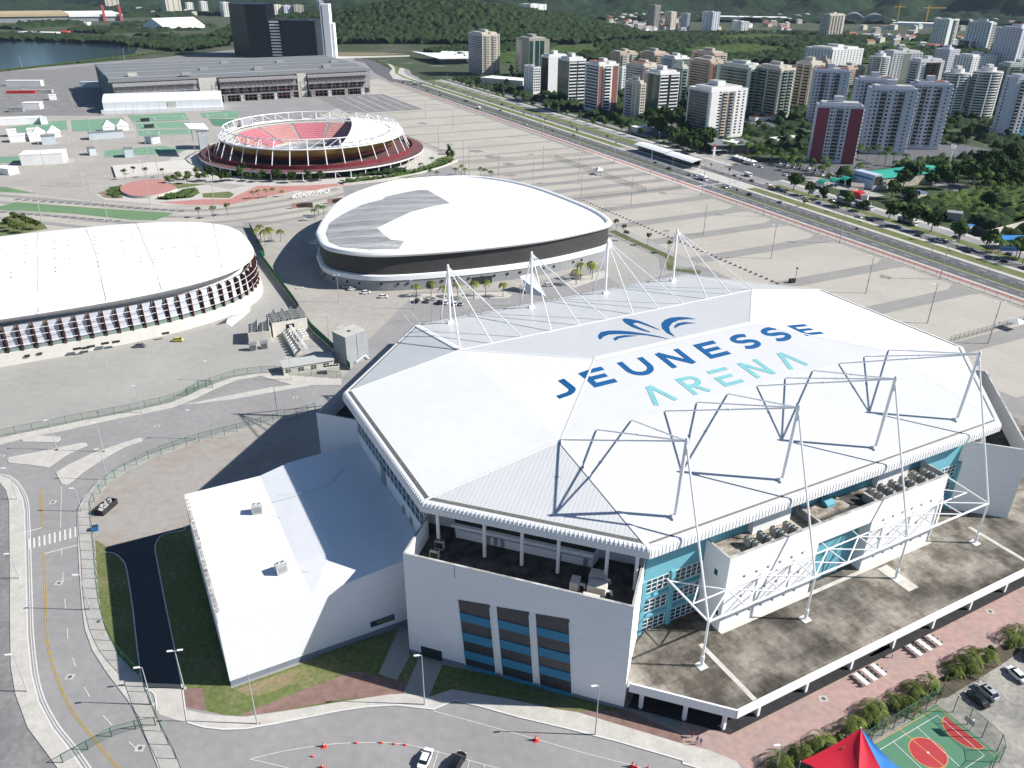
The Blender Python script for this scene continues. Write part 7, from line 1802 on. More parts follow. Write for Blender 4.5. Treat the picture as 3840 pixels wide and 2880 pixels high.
def make_car(col, hatch=False, suv=False, L=4.4, W=1.78):
 m = mat('car_paint_'+col, CARC[col], var=0.02, scale=1, rough=0.28, spec=0.6)
 t = empty('car', (0, 0, 0)); t['category'] = 'car'
 hz_ = 0.22 if suv else 0.0
 st_ = [(-L/2, .72, .42, .70), (-L/2+.12, .88, .28, .86), (-L/2+.6, .98, .22, .95), (-1.0, 1, .2, .97), (0.2, 1, .2, .95), (1.0, 1, .2, .93), (1.6, .97, .2, .84), (L/2-.25, .9, .24, .72), (L/2, .7, .36, .58)]
 secs = []
 for x, k, z0, z1 in st_:
  w_ = W/2*k; z1 += hz_; secs.append([(x, -w_*.92, z0), (x, -w_, z0+.18), (x, -w_, z1-.14), (x, -w_*.9, z1), (x, w_*.9, z1), (x, w_, z1-.14), (x, w_, z0+.18), (x, w_*.92, z0)][::-1])
 b = MB(); loft(b, secs); bo = b.build('body', m, t, smooth=False)
 rx = -L/2+(.35 if (hatch or suv) else .75)
 zt = 1.44+hz_*1.3; zb = .93+hz_
 g = MB(); loft(g, [[(rx, -.66, zb), (rx, .66, zb), (rx, .6, zb+.02), (rx, -.6, zb+.02)][::-1]], cap=False)
 g = MB(); gs = []
 for x, wb_, wt_, z1 in ((rx, .74, .62, zb+.05), (rx+.45, .8, .60, zt-.03), (0.3, .8, .60, zt), (0.62, .8, .58, zt-.08), (1.28, .78, .70, zb+.02)):
  gs.append([(x, -wb_, zb-.02), (x, -wt_, z1), (x, wt_, z1), (x, wb_, zb-.02)])
 loft(g, gs); g.build('window', m_carglass, t)
 r = MB(); loft(r, [[(x, -.6, z), (x, -.6, z+.035), (x, .6, z+.035), (x, .6, z)] for x, z in ((rx+.42, zt-.035), (rx+.9, zt+.0), (.3, zt+.005), (.6, zt-.06))]); r.build('roof', m, t)
 if suv:
  s = MB(); s.box(-.45, .25, -.4, .4, zt+.04, zt+.05); s.build('sunroof', m_carglass, t)
 for x in (-L/2+.85, L/2-.85):
  for y in (-W/2+.08, W/2-.08):
   w_ = MB(); w_.tube((x, y-.11, .32), (x, y+.11, .32), .32, 12); wo = w_.build('wheel', m_tyre, t)
   q = MB(); yy = y+(.115 if y > 0 else -.115); q.tube((x, min(y, yy), .32), (x, max(y, yy), .32), .19, 8); q.build('rim', m_rim, wo)
 for y in (-.62, .62):
  q = MB(); q.box(L/2-.16, L/2-.03, y-.2, y+.2, .56+hz_, .68+hz_); q.build('headlight', m_lampw, t)
  q = MB(); q.box(-L/2+.0, -L/2+.1, y-.16, y+.16, .62+hz_, .78+hz_); q.build('tail_light', m_lampr, t)
 for y in (-.98, .98): q = MB(); q.box(.72, .9, y-.09, y+.09, .92+hz_, 1.05+hz_); q.build('mirror', m, t)
 return t
CAR = {}
FARCAR = {}
def merged(root):
 V, F_, MI, MS = [], [], [], []
 def rec(o):
  for ch in children(o):
   me = ch.data; off = len(V); V.extend([tuple(v.co) for v in me.vertices]); mm_ = list(me.materials)
   for m in mm_:
    if m not in MS: MS.append(m)
   for pl in me.polygons: F_.append([i+off for i in pl.vertices]); MI.append(MS.index(mm_[pl.material_index]))
   rec(ch)
 rec(root)
 me = bpy.data.meshes.new('car'); me.from_pydata(V, [], F_)
 for m in MS: me.materials.append(m)
 me.polygons.foreach_set('material_index', MI); return me
def car(col, p, ang, label, group=None, kind='sedan', z=0.0):
 key = (col, kind)
 if math.hypot(p[0], p[1]) > 360:
  if key not in FARCAR:
   t = make_car(col, kind == 'hatch', kind == 'suv', 4.4 if kind != 'hatch' else 4.0); FARCAR[key] = merged(t)
   for ch in list(t.children_recursive)+[t]: bpy.data.objects.remove(ch)
  o = link('car', FARCAR[key]); o.location = (p[0], p[1], z); o.rotation_euler = (0, 0, ang); return tag(o, label, 'car', group)
 if key not in CAR: CAR[key] = make_car(col, kind == 'hatch', kind == 'suv', 4.4 if kind != 'hatch' else 4.0); first = True
 else: first = False
 o = CAR[key] if first else copy_tree(CAR[key])
 o.location = (p[0], p[1], z); o.rotation_euler = (0, 0, ang); o['label'] = label; o['category'] = 'car'
 if group: o['group'] = group
 elif 'group' in o: del o['group']
 return o
def dirpx(a, b_): p, q = gp(*a), gp(*b_); return math.atan2(q.y-p.y, q.x-p.x)
t22 = lambda x, y: T(2, 2, x, y); t12 = lambda x, y: T(1, 2, x, y)
car('white', gp(*t12(545, 1612)), dirpx(t12(520, 1680), t12(575, 1545)), 'white sedan in the front parking bay beside the black car', kind='sedan')
car('black', gp(*t12(752, 1640)), dirpx(t12(725, 1690), t12(785, 1580)), 'black car cut by the bottom edge, right of the white sedan', kind='suv')
car('silver', gp(*t22(1968, 1180)), dirpx(t22(2040, 1240), t22(1900, 1115)), 'silver car with a dark sunroof on the gravel beside the court', kind='suv')
car('black', gp(*t22(1905, 1225)), dirpx(t22(1975, 1280), t22(1835, 1165)), 'black car on the gravel between the silver car and the court', kind='sedan')
car('white', gp(*t22(2160, 1065)), dirpx(t22(2230, 1125), t22(2095, 1005)), 'white sedan at the right edge above the silver car', kind='sedan')
car('grey', gp(*t22(2225, 935)), 1.2, 'dark car half cut by the right edge near the palms', kind='hatch')
z6 = zf(880, 980, 540); K6 = 2212/2036
def g6(x, y, h=0): return z6(x*K6, y*K6, h)
for x, y, l in ((1398, 300, 'white hatchback in the shadow of the oval hall, first from the left'), (1590, 372, 'white hatchback at the shadow edge of the oval hall, second from the left'), (1665, 405, 'white hatchback half over the shadow edge, touching the second one'), (1858, 455, 'white sedan in the sun, right of the two close hatchbacks')):
 car('white', g6(x, y), R(18), l, kind='hatch' if 'hatch' in l else 'sedan')
car('white', TG(1, 1, 272, 270), R(12), 'white car alone in the sun, last of the row by the oval hall', kind='hatch')
for x, y, c_, l in ((490, 298, 'black', 'black car left of the parked row by the kerb palms'), (560, 298, 'grey', 'dark grey car second in the row by the kerb palms'), (635, 308, 'black', 'black car third in the row by the kerb palms'), (680, 308, 'white', 'white car behind the first roof mast'), (740, 315, 'white', 'white car right of the first roof mast'), (778, 315, 'silver', 'beige silver car at the right end of the kerb row'), (1342, 195, 'white', 'white car beside the pale entrance stair')):
 car(c_, TG(1, 1, x, y), R(80) if x < 1000 else R(5), l, kind='hatch')
car('grey', TG(0, 1, 908, 590), R(10), 'dark car in front of the ribbed arena'); car('yellow', TG(0, 1, 1155, 552), R(5), 'yellow car in front of the ribbed arena', kind='hatch')
av = PU.to_3d(); fa = math.atan2(PU.y, PU.x)
r5 = random.Random(21)
def road_car(s, v, c_, l, g, fwd=True, kind='sedan'): p = S(s, v); car(c_, p, fa if fwd else fa+math.pi, l, g, kind)
z3 = zf(2400, 480, 560); z1_ = zf(3000, 640, 480); z2_ = zf(3400, 840, 440)
for f_, x, y, c_, l in ((z3, 430, 612, 'black', 'black car on the road beside the bus station wall'), (z3, 740, 705, 'silver', 'silver car queueing behind the white box truck'), (z3, 825, 712, 'white', 'white car queueing behind the white box truck'), (z3, 1250, 890, 'silver', 'silver car waiting past the crossing'), (z3, 1310, 875, 'white', 'white car waiting past the crossing'),
 (z3, 1620, 1000, 'black', 'black car alone after the junction'), (z3, 2080, 1115, 'silver', 'silver car heading away from the junction on the near carriageway'), (z3, 1410, 715, 'silver', 'silver car on the far carriageway by the station end'), (z3, 1655, 795, 'grey', 'dark car on the far carriageway by the lamp'), (z3, 1890, 845, 'white', 'white car at the far junction corner'), (z3, 1935, 885, 'taxi', 'dark yellow car at the far junction corner'),
 (z3, 2045, 900, 'silver', 'silver car past the far junction corner'), (z3, 2130, 955, 'grey', 'grey car behind the bus stop panel'), (z1_, 85, 490, 'white', 'white car in the far lane right of the junction'), (z1_, 125, 530, 'taxi', 'yellow taxi in the far lane right of the junction'), (z1_, 205, 390, 'silver', 'silver car on the side road by the shops'), (z1_, 320, 460, 'silver', 'silver car on the side road in front of the dark parked car'),
 (z1_, 430, 470, 'black', 'black car on the side road behind the white pair'), (z1_, 330, 575, 'blue', 'blue car in the far lane beside the grass verge'), (z1_, 540, 525, 'silver', 'silver car left in the pair on the side road'), (z1_, 620, 522, 'white', 'white car right in the pair on the side road'), (z1_, 1010, 815, 'silver', 'silver car in the shade of the verge trees'), (z1_, 1240, 870, 'black', 'black car in deep shade of the verge trees'), (z1_, 1700, 1005, 'blue', 'pale blue car leaving the tree shade'),
 (z2_, 560, 310, 'silver', 'silver car in the far lane, left of the overtaking pair'), (z2_, 600, 345, 'white', 'white car in the far lane, right of the overtaking pair'), (z2_, 210, 235, 'black', 'black car in the far lane under the palms'), (z2_, 930, 270, 'grey', 'grey car on the side road by the dark wall'), (z2_, 1165, 545, 'black', 'black car in the far lane past the lamp'), (z2_, 1840, 720, 'black', 'black car near the right edge of the far lane'), (z2_, 1930, 590, 'grey', 'grey car on the side road under the palms, right edge')):
 p = f_(x, y); car(c_, p, fa if r5.random() < .8 else fa+math.pi, l, 'cars on the avenue', 'hatch' if r5.random() < .4 else 'sedan')
for k in range(16):
 road_car(70+r5.random()*35, 8+r5.random()*20, r5.choice(['white', 'silver', 'grey', 'black']), 'car in the dense queue at the far bend of the avenue', 'cars queueing at the far bend', True)
for k in range(9):
 road_car(130+k*42+r5.uniform(-9, 9), r5.choice([8, 11, 18.5, 22, 25, 42, 45]), r5.choice(['white', 'silver', 'grey', 'black']), 'car driving on the far stretch of the avenue', 'cars on the far stretch', True)
for k in range(12):
 road_car(560+k*12+r5.uniform(-2, 2), 76+r5.uniform(0, 14), r5.choice(['white', 'silver', 'grey', 'red', 'black']), 'car parked on the forecourt of the dark shop with the red sign', 'cars on the shop forecourt', r5.random() < .5, 'hatch')
for k in range(26):
 s = 650+(k % 13)*7; v = 112 if k < 13 else 104; p = S(s, v); car(r5.choice(['white', 'silver', 'grey', 'red', 'black', 'blue']), p, fa+1.57, 'car in the palm shaded parking rows at the foot of the crimson tower', 'cars by the crimson tower', 'hatch')
for k in range(8): p = z2_(2000+25*k, 300+rnd.uniform(-20, 20)+8*k) if k else z2_(2010, 165); car(r5.choice(['white', 'silver', 'blue']), p, 0.4, 'car on the gas station forecourt behind the blue kiosk, right edge', 'cars at the gas station', 'hatch')
def truck(name, p, ang, label, L=8, W=2.4, H=3.2, body=None, tanker=False, cabc='white', cat='truck'):
 t = empty(name, (p[0], p[1], 0), ang, label, cat)
 cm = mat('car_paint_'+cabc, CARC[cabc], var=0.02, rough=0.3)
 b = MB(); b.box(L/2-1.9, L/2, -W/2+.05, W/2-.05, .5, 2.5); b.build('cab', cm, t)
 b = MB(); b.box(L/2-.02, L/2+.03, -W/2+.15, W/2-.15, 1.5, 2.3); b.build('windscreen', m_carglass, t)
 b = MB(); b.box(-L/2, L/2-2, -W/2+.2, W/2-.2, .6, .95); b.build('chassis', m_dark, t)
 if tanker:
  b = MB(); b.tube((-L/2, 0, 2.1), (L/2-2.1, 0, 2.1), 1.15, 16); b.build('tank', body or m_grey, t)
 else:
  b = MB(); b.box(-L/2, L/2-2.05, -W/2, W/2, .97, H); b.build('cargo_box', body or m_white, t)
 for x in (-L/2+1, -L/2+2.1, L/2-1.2):
  for y in (-W/2+.15, W/2-.15): b = MB(); b.tube((x, y-.14, .48), (x, y+.14, .48), .48, 10); b.build('wheel', m_tyre, t)
 return t
truck('box_truck', z3(930, 770), fa, 'white box truck waiting at the avenue crossing', 8.5)
truck('box_truck', z1_(350, 300), fa+.3, 'white delivery truck in front of the green canopies', 7)
truck('van', z3(1600, 715), fa, 'white high van at the far side of the junction', 6, 2.2, 2.6, cat='van')
truck('van', z4(1540, 790), fa+3.14, 'white van alone on the near carriageway far up the avenue', 6, 2.2, 2.6, cat='van')
for x, y, l in ((790, 590, 'grey box trailer parked by the red kiosk'), (1090, 650, 'ribbed grey trailer parked in front of the trees'),): truck('trailer_truck', z1_(x, y), fa, l, 13, 2.5, 3.8, m_hallg)
for x, y, l in ((1850, 920, 'grey tanker truck with white end cap under the trees'),): truck('tanker_truck', z1_(x, y), fa, l, 12, 2.5, 3.5, m_hallg, True)
# ================================================================ lamp posts
def lamp(p, h, label, group, arms=1, ang=3.3, bands=False):
 o = empty('street_lamp', (p[0], p[1], 0), 0, label, 'street lamp', group)
 key = (round(h), arms, bands)
 def mk(b):
  b.tube((0, 0, 0), (0, 0, h), 0.13 if h < 14 else 0.24, 7, r2=0.07 if h < 14 else 0.14)
  b.box(-.35, .35, -.35, .35, 0, .12)
  if bands:
   for z in (.33, .66): b.tube((0, 0, h*z), (0, 0, h*z+.5), .34, 7)
 link('pole', partmesh(('pole',)+key, mk, [m_steelg]), o)
 def hd_(b):
  for a in ([ang] if arms == 1 else [ang, ang+3.14]):
   d = Vector((math.cos(a), math.sin(a), 0)); L = .9 if h < 14 else 1.6
   b.tube((0, 0, h-.1), tuple(d*L*.6+Vector((0, 0, h+.05))), .05, 5)
   c = d*L; s_ = Vector((-d.y, d.x, 0)); w_ = .17 if h < 14 else .35
   P = [c-d*.5-s_*w_, c+d*.5-s_*w_, c+d*.5+s_*w_, c-d*.5+s_*w_]; b.prism([(q.x, q.y) for q in P], h, h+.14)
 link('lamp_head', partmesh(('head',)+key+(round(ang, 1),), hd_, [m_white]), o)
 return o
m_steelg = mat('galvanised_steel', (0.42, 0.43, 0.43), var=0.08, scale=1, rough=0.5)
def lp(base, top, label, group=None, arms=1, ang=3.3, bands=False):
 h = hgt(base, top); lamp(gp(*base), max(4, min(h, 30)), label, group, arms, ang, bands)
for q, qq, l, a in (((0,2,585,635),(512,408),'thin lamp post on the walk beside the grass strip',1),((0,2,988,1250),(932,995),'lamp post at the driveway mouth, left of the annex',1),((0,2,1668,1375),(1598,1050),'lamp post on the kerb before the annex with a cone at its foot',1),((0,2,1195,1145),(1140,897),'double headed lamp in the dark strip left of the annex',2),((0,2,125,432),(70,270),'lamp post on the far left walk near the crossing',1),((0,2,178,1165),(90,915),'lamp post on the far left walk, lower one',1),
 ((1,2,540,1250),(516,930),'lamp post beside the ramp of the corner block',1),((1,2,1645,1445),(1672,1125),'lamp post on the kerb before the three window bays',1),((0,1,1272,1185),(1240,998),'lamp post behind the curved fence, middle one',1),((0,1,672,1268),(625,1080),'lamp post on the long traffic island',1),((0,1,370,1255),(305,1060),'lamp post on the pointed traffic island',1),((0,1,1800,1030),(1787,860),'lamp post at the right end of the curved fence',1),
 ((0,1,922,1018),(888,840),'lamp post on the walk below the ribbed arena yard',1),((0,1,1890,805),(1870,660),'lamp post in front of the portable cabin',1),((0,1,112,1578),(55,1370),'lamp post at the left junction corner',1),((0,1,700,1450),(630,1245),'lamp post on the broad traffic island',1),((0,1,530,1655),(475,1505),'lamp post beside the left entrance road',1),((0,1,1368,805),(1352,690),'lamp post beside the open gate of the yard',1),((0,1,2138,590),(2122,390),'lamp post between the green fence and the concrete block',1),((0,1,2198,300),(2185,125),'white lamp post beside the four white cars',2),
 ((1,1,475,343),(465,155),'lamp post on a white base beside the kerb palms',1),((1,1,588,425),(578,262),'lamp post just beyond the arena roof edge',1),((1,1,1158,325),(1158,180),'lamp post beside the entrance stair of the oval hall',1),((2,2,600,1690),(633,1510),'lamp post at the bottom edge near the red tent',1)):
 lp(T(*q), T(q[0], q[1], *qq), l, None, a)
for k, (s, v) in enumerate([(112, -3), (172, -2.8), (232, -2.8), (297, -3.8), (358, -3.8), (424, -5.5), (487, -6), (546, -5.4), (597, -5), (644, -6), (700, -5.4), (756, -6), (812, -5), (872, -5.8), (930, -5.8)]):
 lamp(S(s, v), 18, f'tall banded lamp post, {nth(15-k)} from the near end of the avenue row', 'tall lamps along the avenue', 2, 2.6, True)
for k, (s, v) in enumerate([(771, -59.8), (817, -55), (871, -50.8), (929, -51.4), (597, -63.8), (643.5, -61.7), (703, -60.4), (612, -105), (686, -85), (640, -93.7), (491, -101), (287, -108), (420, -60), (350, -60)]):
 lamp(S(s, v), 16.5, 'tall lamp post standing out on the striped plaza', 'tall lamps on the striped plaza', 2 if k % 2 else 1, 3.0, True)
lamp(S(905.7, -55.3), 15.8, 'thick camera mast with a box at mid height on the plaza behind the arena', None, 1, 2.0, True)['category'] = 'camera mast'
for k in range(9): lamp(S(640+30*k, 15.2), 11, f'slim lamp, {nth(9-k)} from the near end of the planted avenue median', 'median lamps', 1, 1.2)
for k in range(14): lamp(S(90+42*k, 66), 10, f'street lamp on the side road before the towers, {nth(k+1)} from the far end', 'side road lamps', 1, 2.6)
for (x, y), (x2, y2) in (((410, 1170), (345, 860)), ((1045, 1165), (988, 900)), ((1703, 1115), (1668, 945)), ((2075, 1020), (2035, 765)), ((1540, 755), (1480, 300)), ((1065, 800), (980, 350)), ((890, 970), (840, 710)), ((525, 1220), (515, 1130)), ((428, 635), (330, 230)), ((905, 435), (850, 60)), ((1455, 1005), (1400, 570)), ((1885, 510), (1850, 240)), ((2040, 670), (1990, 330)), ((1430, 550), (1385, 200)), ((1345, 400), (1290, 40)), ((800, 820), (690, 300))):
 k_ = 860/2212; lp((x*k_, 380+y*k_), (x2*k_, 380+y2*k_), 'tall thin floodlight mast on the paved park left of the stadium', 'masts on the left park', 1)
for (c, r, x, y), (x2, y2) in (((0, 0, 145, 445), (130, 370)), ((0, 0, 808, 385), (797, 320)), ((1, 0, 105, 725), (100, 630)), ((1, 0, 830, 1140), (828, 935)), ((1, 0, 145, 1240), (140, 1175)), ((0, 0, 478, 710), (450, 600)), ((0, 0, 1005, 345), (1000, 310))):
 lp(T(c, r, x, y), T(c, r, x2, y2), 'tall lamp post on the outer paving of the park', 'outer park lamps', 2)
lp(T(1, 0, 793, 1065), T(1, 0, 793, 920), 'thick instrument mast beside the long plaza fence', None, 1, 0, True)
# ================================================================ fences
m_mesh = bpy.data.materials.new('green_wire_mesh'); m_mesh.use_nodes = True
bb = m_mesh.node_tree.nodes['Principled BSDF']; bb.inputs['Base Color'].default_value = (0.05, 0.14, 0.09, 1); bb.inputs['Alpha'].default_value = 0.22; bb.inputs['Roughness'].default_value = 0.9
m_meshg = m_mesh.copy(); m_meshg.name = 'grey_wire_mesh'; m_meshg.node_tree.nodes['Principled BSDF'].inputs['Base Color'].default_value = (0.10, 0.12, 0.10, 1)
m_gpost = mat('green_fence_post', (0.03, 0.10, 0.07), rough=0.6); m_dpost = mat('dark_fence_post', (0.08, 0.09, 0.085), rough=0.6)
m_screen = mat('green_screening', (0.018, 0.11, 0.055), var=0.15, scale=0.8, rough=0.9)
def fence(path, label, h=2.6, step=4.0, pm=None, mm=None, pr=0.06, rails=True, cat='fence', name='mesh_fence', solid=False, maxp=100):
 P = [Vector((p[0], p[1])) for p in path]
 o = empty(name, (P[0].x, P[0].y, 0), 0, label, cat)
 O = P[0]; pm = pm or m_gpost; mm = mm or m_mesh
 L = sum((P[i]-P[i-1]).length for i in range(1, len(P))); step = max(step, L/maxp)
 pts_ = along(P, step)
 b = MB()
 Q = [p for p, d in pts_]
 if (Q[-1]-P[-1]).length > 0.5: Q.append(P[-1])
 for i in range(len(Q)-1):
  a, c = Q[i]-O, Q[i+1]-O; b.add([(a.x, a.y, .05), (c.x, c.y, .05), (c.x, c.y, h-.02), (a.x, a.y, h-.02)], [(0, 1, 2, 3)])
 b.build('mesh_panel' if not solid else 'screen_panel', mm, o)
 if rails:
  b = MB()
  for i in range(len(Q)-1):
   a, c = Q[i]-O, Q[i+1]-O
   for z in ((h,) if not solid else (h, .1)): b.tube((a.x, a.y, z), (c.x, c.y, z), pr*.8, 4, cap=False)
  b.build('rail', pm, o)
 pmk = partmesh(('post', h, pr, pm.name), lambda b_: b_.tube((0, 0, 0), (0, 0, h), pr, 5), [pm])
 for q in Q[:maxp]: link('post', pmk, o, (q.x-O.x, q.y-O.y, 0))
 return o
fence([(p.x, p.y) for p in fence1], 'green wire fence curving round the left side of the annex yard', 2.7, 3.6, pr=.07)
fence([(p.x, p.y) for p in fence2], 'wire fence between the ribbed arena yard and the curving street', 2.7, 4.4, m_dpost)
fence([(p.x, p.y) for p in gl_full]+[FG(757, 800)], 'green screened fence dividing the two hall yards', 2.9, 4, m_gpost, m_screen, solid=True, name='screened_fence')
fence([S(60, -3.3), S(555, -3.3)], 'long low fence on the avenue edge, far stretch', 2.4, 5, m_dpost, m_meshg, .05)
fence([S(700, -3.3), S(1260, -3.3)], 'long fence on the avenue edge, near stretch', 2.4, 6, m_dpost, m_meshg, .06)
fence([S(60, 16.4), S(655, 16.4)], 'thin fence in the planted median, far stretch', 1.6, 6, m_dpost, m_meshg, .05)
fence([S(700, 16.4), S(925, 16.4)], 'thin fence in the planted median, near stretch', 1.6, 4, m_dpost, m_meshg, .05)
fence([S(556, -111), S(566, -4.5)], 'fence crossing the plaza behind the instrument mast', 2.4, 2.5, m_dpost, m_meshg, .05)
fence([S(565, -36.6), S(679, -33.2)], 'fence running along the plaza beside the small white canopy', 2.4, 2.5, m_dpost, m_meshg, .06)
fence([S(678, -91.8), S(681, -8)], 'fence crossing the plaza above the row of concrete blocks', 2.4, 2.5, m_dpost, m_meshg, .05)
fence([S(415, -113), S(522, -106)], 'fence on the plaza right of the round stadium', 2.4, 2.2, m_dpost, m_meshg, .06)
fence([TG(2, 1, 1730, 560), TG(2, 1, 2212, 425), TG(2, 1, 2500, 345)], 'fence behind the right end of the arena roof', 2.6, 2.6, m_dpost, m_meshg, .06)
fence([(p.x, p.y) for p in hg], 'green fence with a clipped grass bank behind the oval hall', 2.2, 2.6, m_gpost)
fence([(p.x, p.y) for p in tl([(410, 1628), (655, 1495), (780, 1425), (1010, 1385)])], 'open green gate leaves across the bottom left street', 2.2, 4, pr=.09, cat='gate', name='street_gate')
fence([(p.x, p.y) for p in tm([(1215, 905), (1270, 880), (1290, 855), (1380, 858)])], 'dark green gate at the yard entrance with a small teal banner', 2.8, 2.8, pr=.09, cat='gate', name='yard_gate')
fence([(p.x, p.y) for p in tr([(1640, 1240), (1150, 1535), (1000, 1640)])], 'tall green fence on the palm side of the sports court', 4.2, 3, pr=.07, name='court_fence')
fence([(p.x, p.y) for p in tr([(1660, 1220), (2080, 1590), (1960, 1720)])], 'tall green fence at the hoop end of the sports court', 4.2, 3, pr=.07, name='court_fence')
st('grass_verge', [*[Vector((p.x, p.y, 0)) for p in offset(hg, 0.3)], *[Vector((p.x, p.y, 0)) for p in offset(hg, 4.5)[::-1]]], 0, m_grass)
def barrier(p, a, l, g):
 o = link('concrete_barrier', partmesh(('barrier',), lambda b_: b_.add([(-.9, -.35, 0), (.9, -.35, 0), (.9, .35, 0), (-.9, .35, 0), (-.8, -.12, .85), (.8, -.12, .85), (.8, .12, .85), (-.8, .12, .85)], [(0, 3, 2, 1), (4, 5, 6, 7), (0, 1, 5, 4), (1, 2, 6, 5), (2, 3, 7, 6), (3, 0, 4, 7)]), [m_walk]))
 o.location = (p[0], p[1], 0); o.rotation_euler = (0, 0, a); return tag(o, l, 'barrier', g)
for k in range(48): barrier(S(684+3.45*k, -81+.08*k), 0.3+1.2, f'grey concrete barrier, {nth(48-k)} from the arena end of the diagonal row on the plaza', 'concrete barriers on the plaza')
# ================================================================ foreground small things
m_cone = mat('cone_orange', (0.75, 0.05, 0.02), rough=0.6)
def cone(p, s, l, g=None):
 t = empty('traffic_cone', (p[0], p[1], 0), 0.3, l, 'traffic cone', g); t.scale = (s, s, s)
 b = MB(); b.box(-.3, .3, -.3, .3, 0, .06); b.tube((0, 0, .06), (0, 0, .42), .23, 10, r2=.14); b.tube((0, 0, .62), (0, 0, .95), .1, 10, r2=.03); b.build('body', m_cone, t)
 b = MB(); b.tube((0, 0, .42), (0, 0, .62), .15, 10, r2=.1); b.build('white_band', m_paint, t)
for c_, x, y, s, l in ((0, 2100, 1520, 1.35, 'large red traffic cone on the painted curve, leftmost large one'), (0, 2027, 1585, .75, 'small cone below the leftmost large cone'), (0, 2090, 1655, 1.0, 'cone at the bottom edge below the leftmost large cone'), (0, 1690, 1372, .7, 'small red cone at the foot of the lamp post before the annex'),
 (1, 97, 1498, .8, 'small cone on the painted curve, first left of the white sedan'), (1, 260, 1496, .8, 'small cone on the painted curve, second in the row of four'), (1, 343, 1504, .8, 'small cone on the painted curve, third in the row of four'), (1, 414, 1510, .8, 'small cone on the painted curve, nearest the white sedan'), (1, 1262, 1480, 1.5, 'large cone alone on the road line before the window bays'), (1, 1887, 1652, 1.5, 'large cone, left in the touching pair at the bottom'), (1, 1913, 1660, 1.3, 'large cone, right in the touching pair at the bottom'), (1, 1990, 1662, 1.0, 'cone right of the touching pair at the bottom')):
 cone(TG(c_, 2, x, y), s, l)
m_tabl = mat('white_tabletop', (0.80, 0.80, 0.80), rough=0.5)
tdir = dirpx(t22(1475, 868), t22(1532, 912))
for i, (x, y, l) in enumerate(((1505, 893, 'white folding table set, left in the group nearest the blue mat'), (1567, 860, 'white folding table set, middle in the group nearest the blue mat'), (1632, 828, 'white folding table set, right in the group nearest the blue mat'), (1160, 1080, 'white folding table set, left in the group above the red tent'), (1210, 1052, 'white folding table set, middle in the group above the red tent'), (1270, 1020, 'white folding table set, right in the group above the red tent'))):
 p = TG(2, 2, x, y, .75); t = empty('folding_table', (p.x, p.y, 0), tdir, l, 'table', 'tables on the brick plaza')
 b = MB(); b.box(-1.55, 1.55, -.48, .48, .71, .76); b.build('tabletop', m_tabl, t)
 for x_ in (-1.3, 1.3):
  for y_ in (-.38, .38): b = MB(); b.tube((x_, y_, 0), (x_, y_, .71), .025, 5); b.build('leg', m_grey, t)
 for s_ in (-1, 1):
  for k in range(3):
   cx = -1.0+1.0*k; q = Matrix.Rotation(tdir, 3, 'Z') @ Vector((cx, s_*.8, 0)); ch = empty('plastic_chair', (p.x+q.x, p.y+q.y, 0), tdir+(0 if s_ < 0 else math.pi), f'{["left", "middle", "right"][k]} plastic chair on the {"near" if s_ < 0 else "far"} long side of the {l[26:]}'.replace(' in the group', ', group'), 'chair', 'chairs at the folding tables')
   link('seat', partmesh(('seat',), lambda b_: b_.box(-.21, .21, -.2, .22, .42, .46), [m_ac]), ch); link('backrest', partmesh(('backrest',), lambda b_: b_.box(-.2, .2, -.24, -.205, .46, .82), [m_ac]), ch)
   for lx in (-.18, .18):
    for ly in (-.18, .18): link('leg', partmesh(('leg',), lambda b_: b_.box(-.018, .018, -.018, .018, 0, .42), [m_ac]), ch, (lx, ly, 0))
o = flat('blue_mat', [TG(2, 2, *q) for q in ((1205, 932), (1290, 880), (1378, 848), (1370, 868), (1300, 905), (1222, 940))], 0.14, mat('blue_mat', (0.02, 0.20, 0.42), rough=0.8), None, 'long blue mat under the terrace edge beside the folding tables', 'mat')
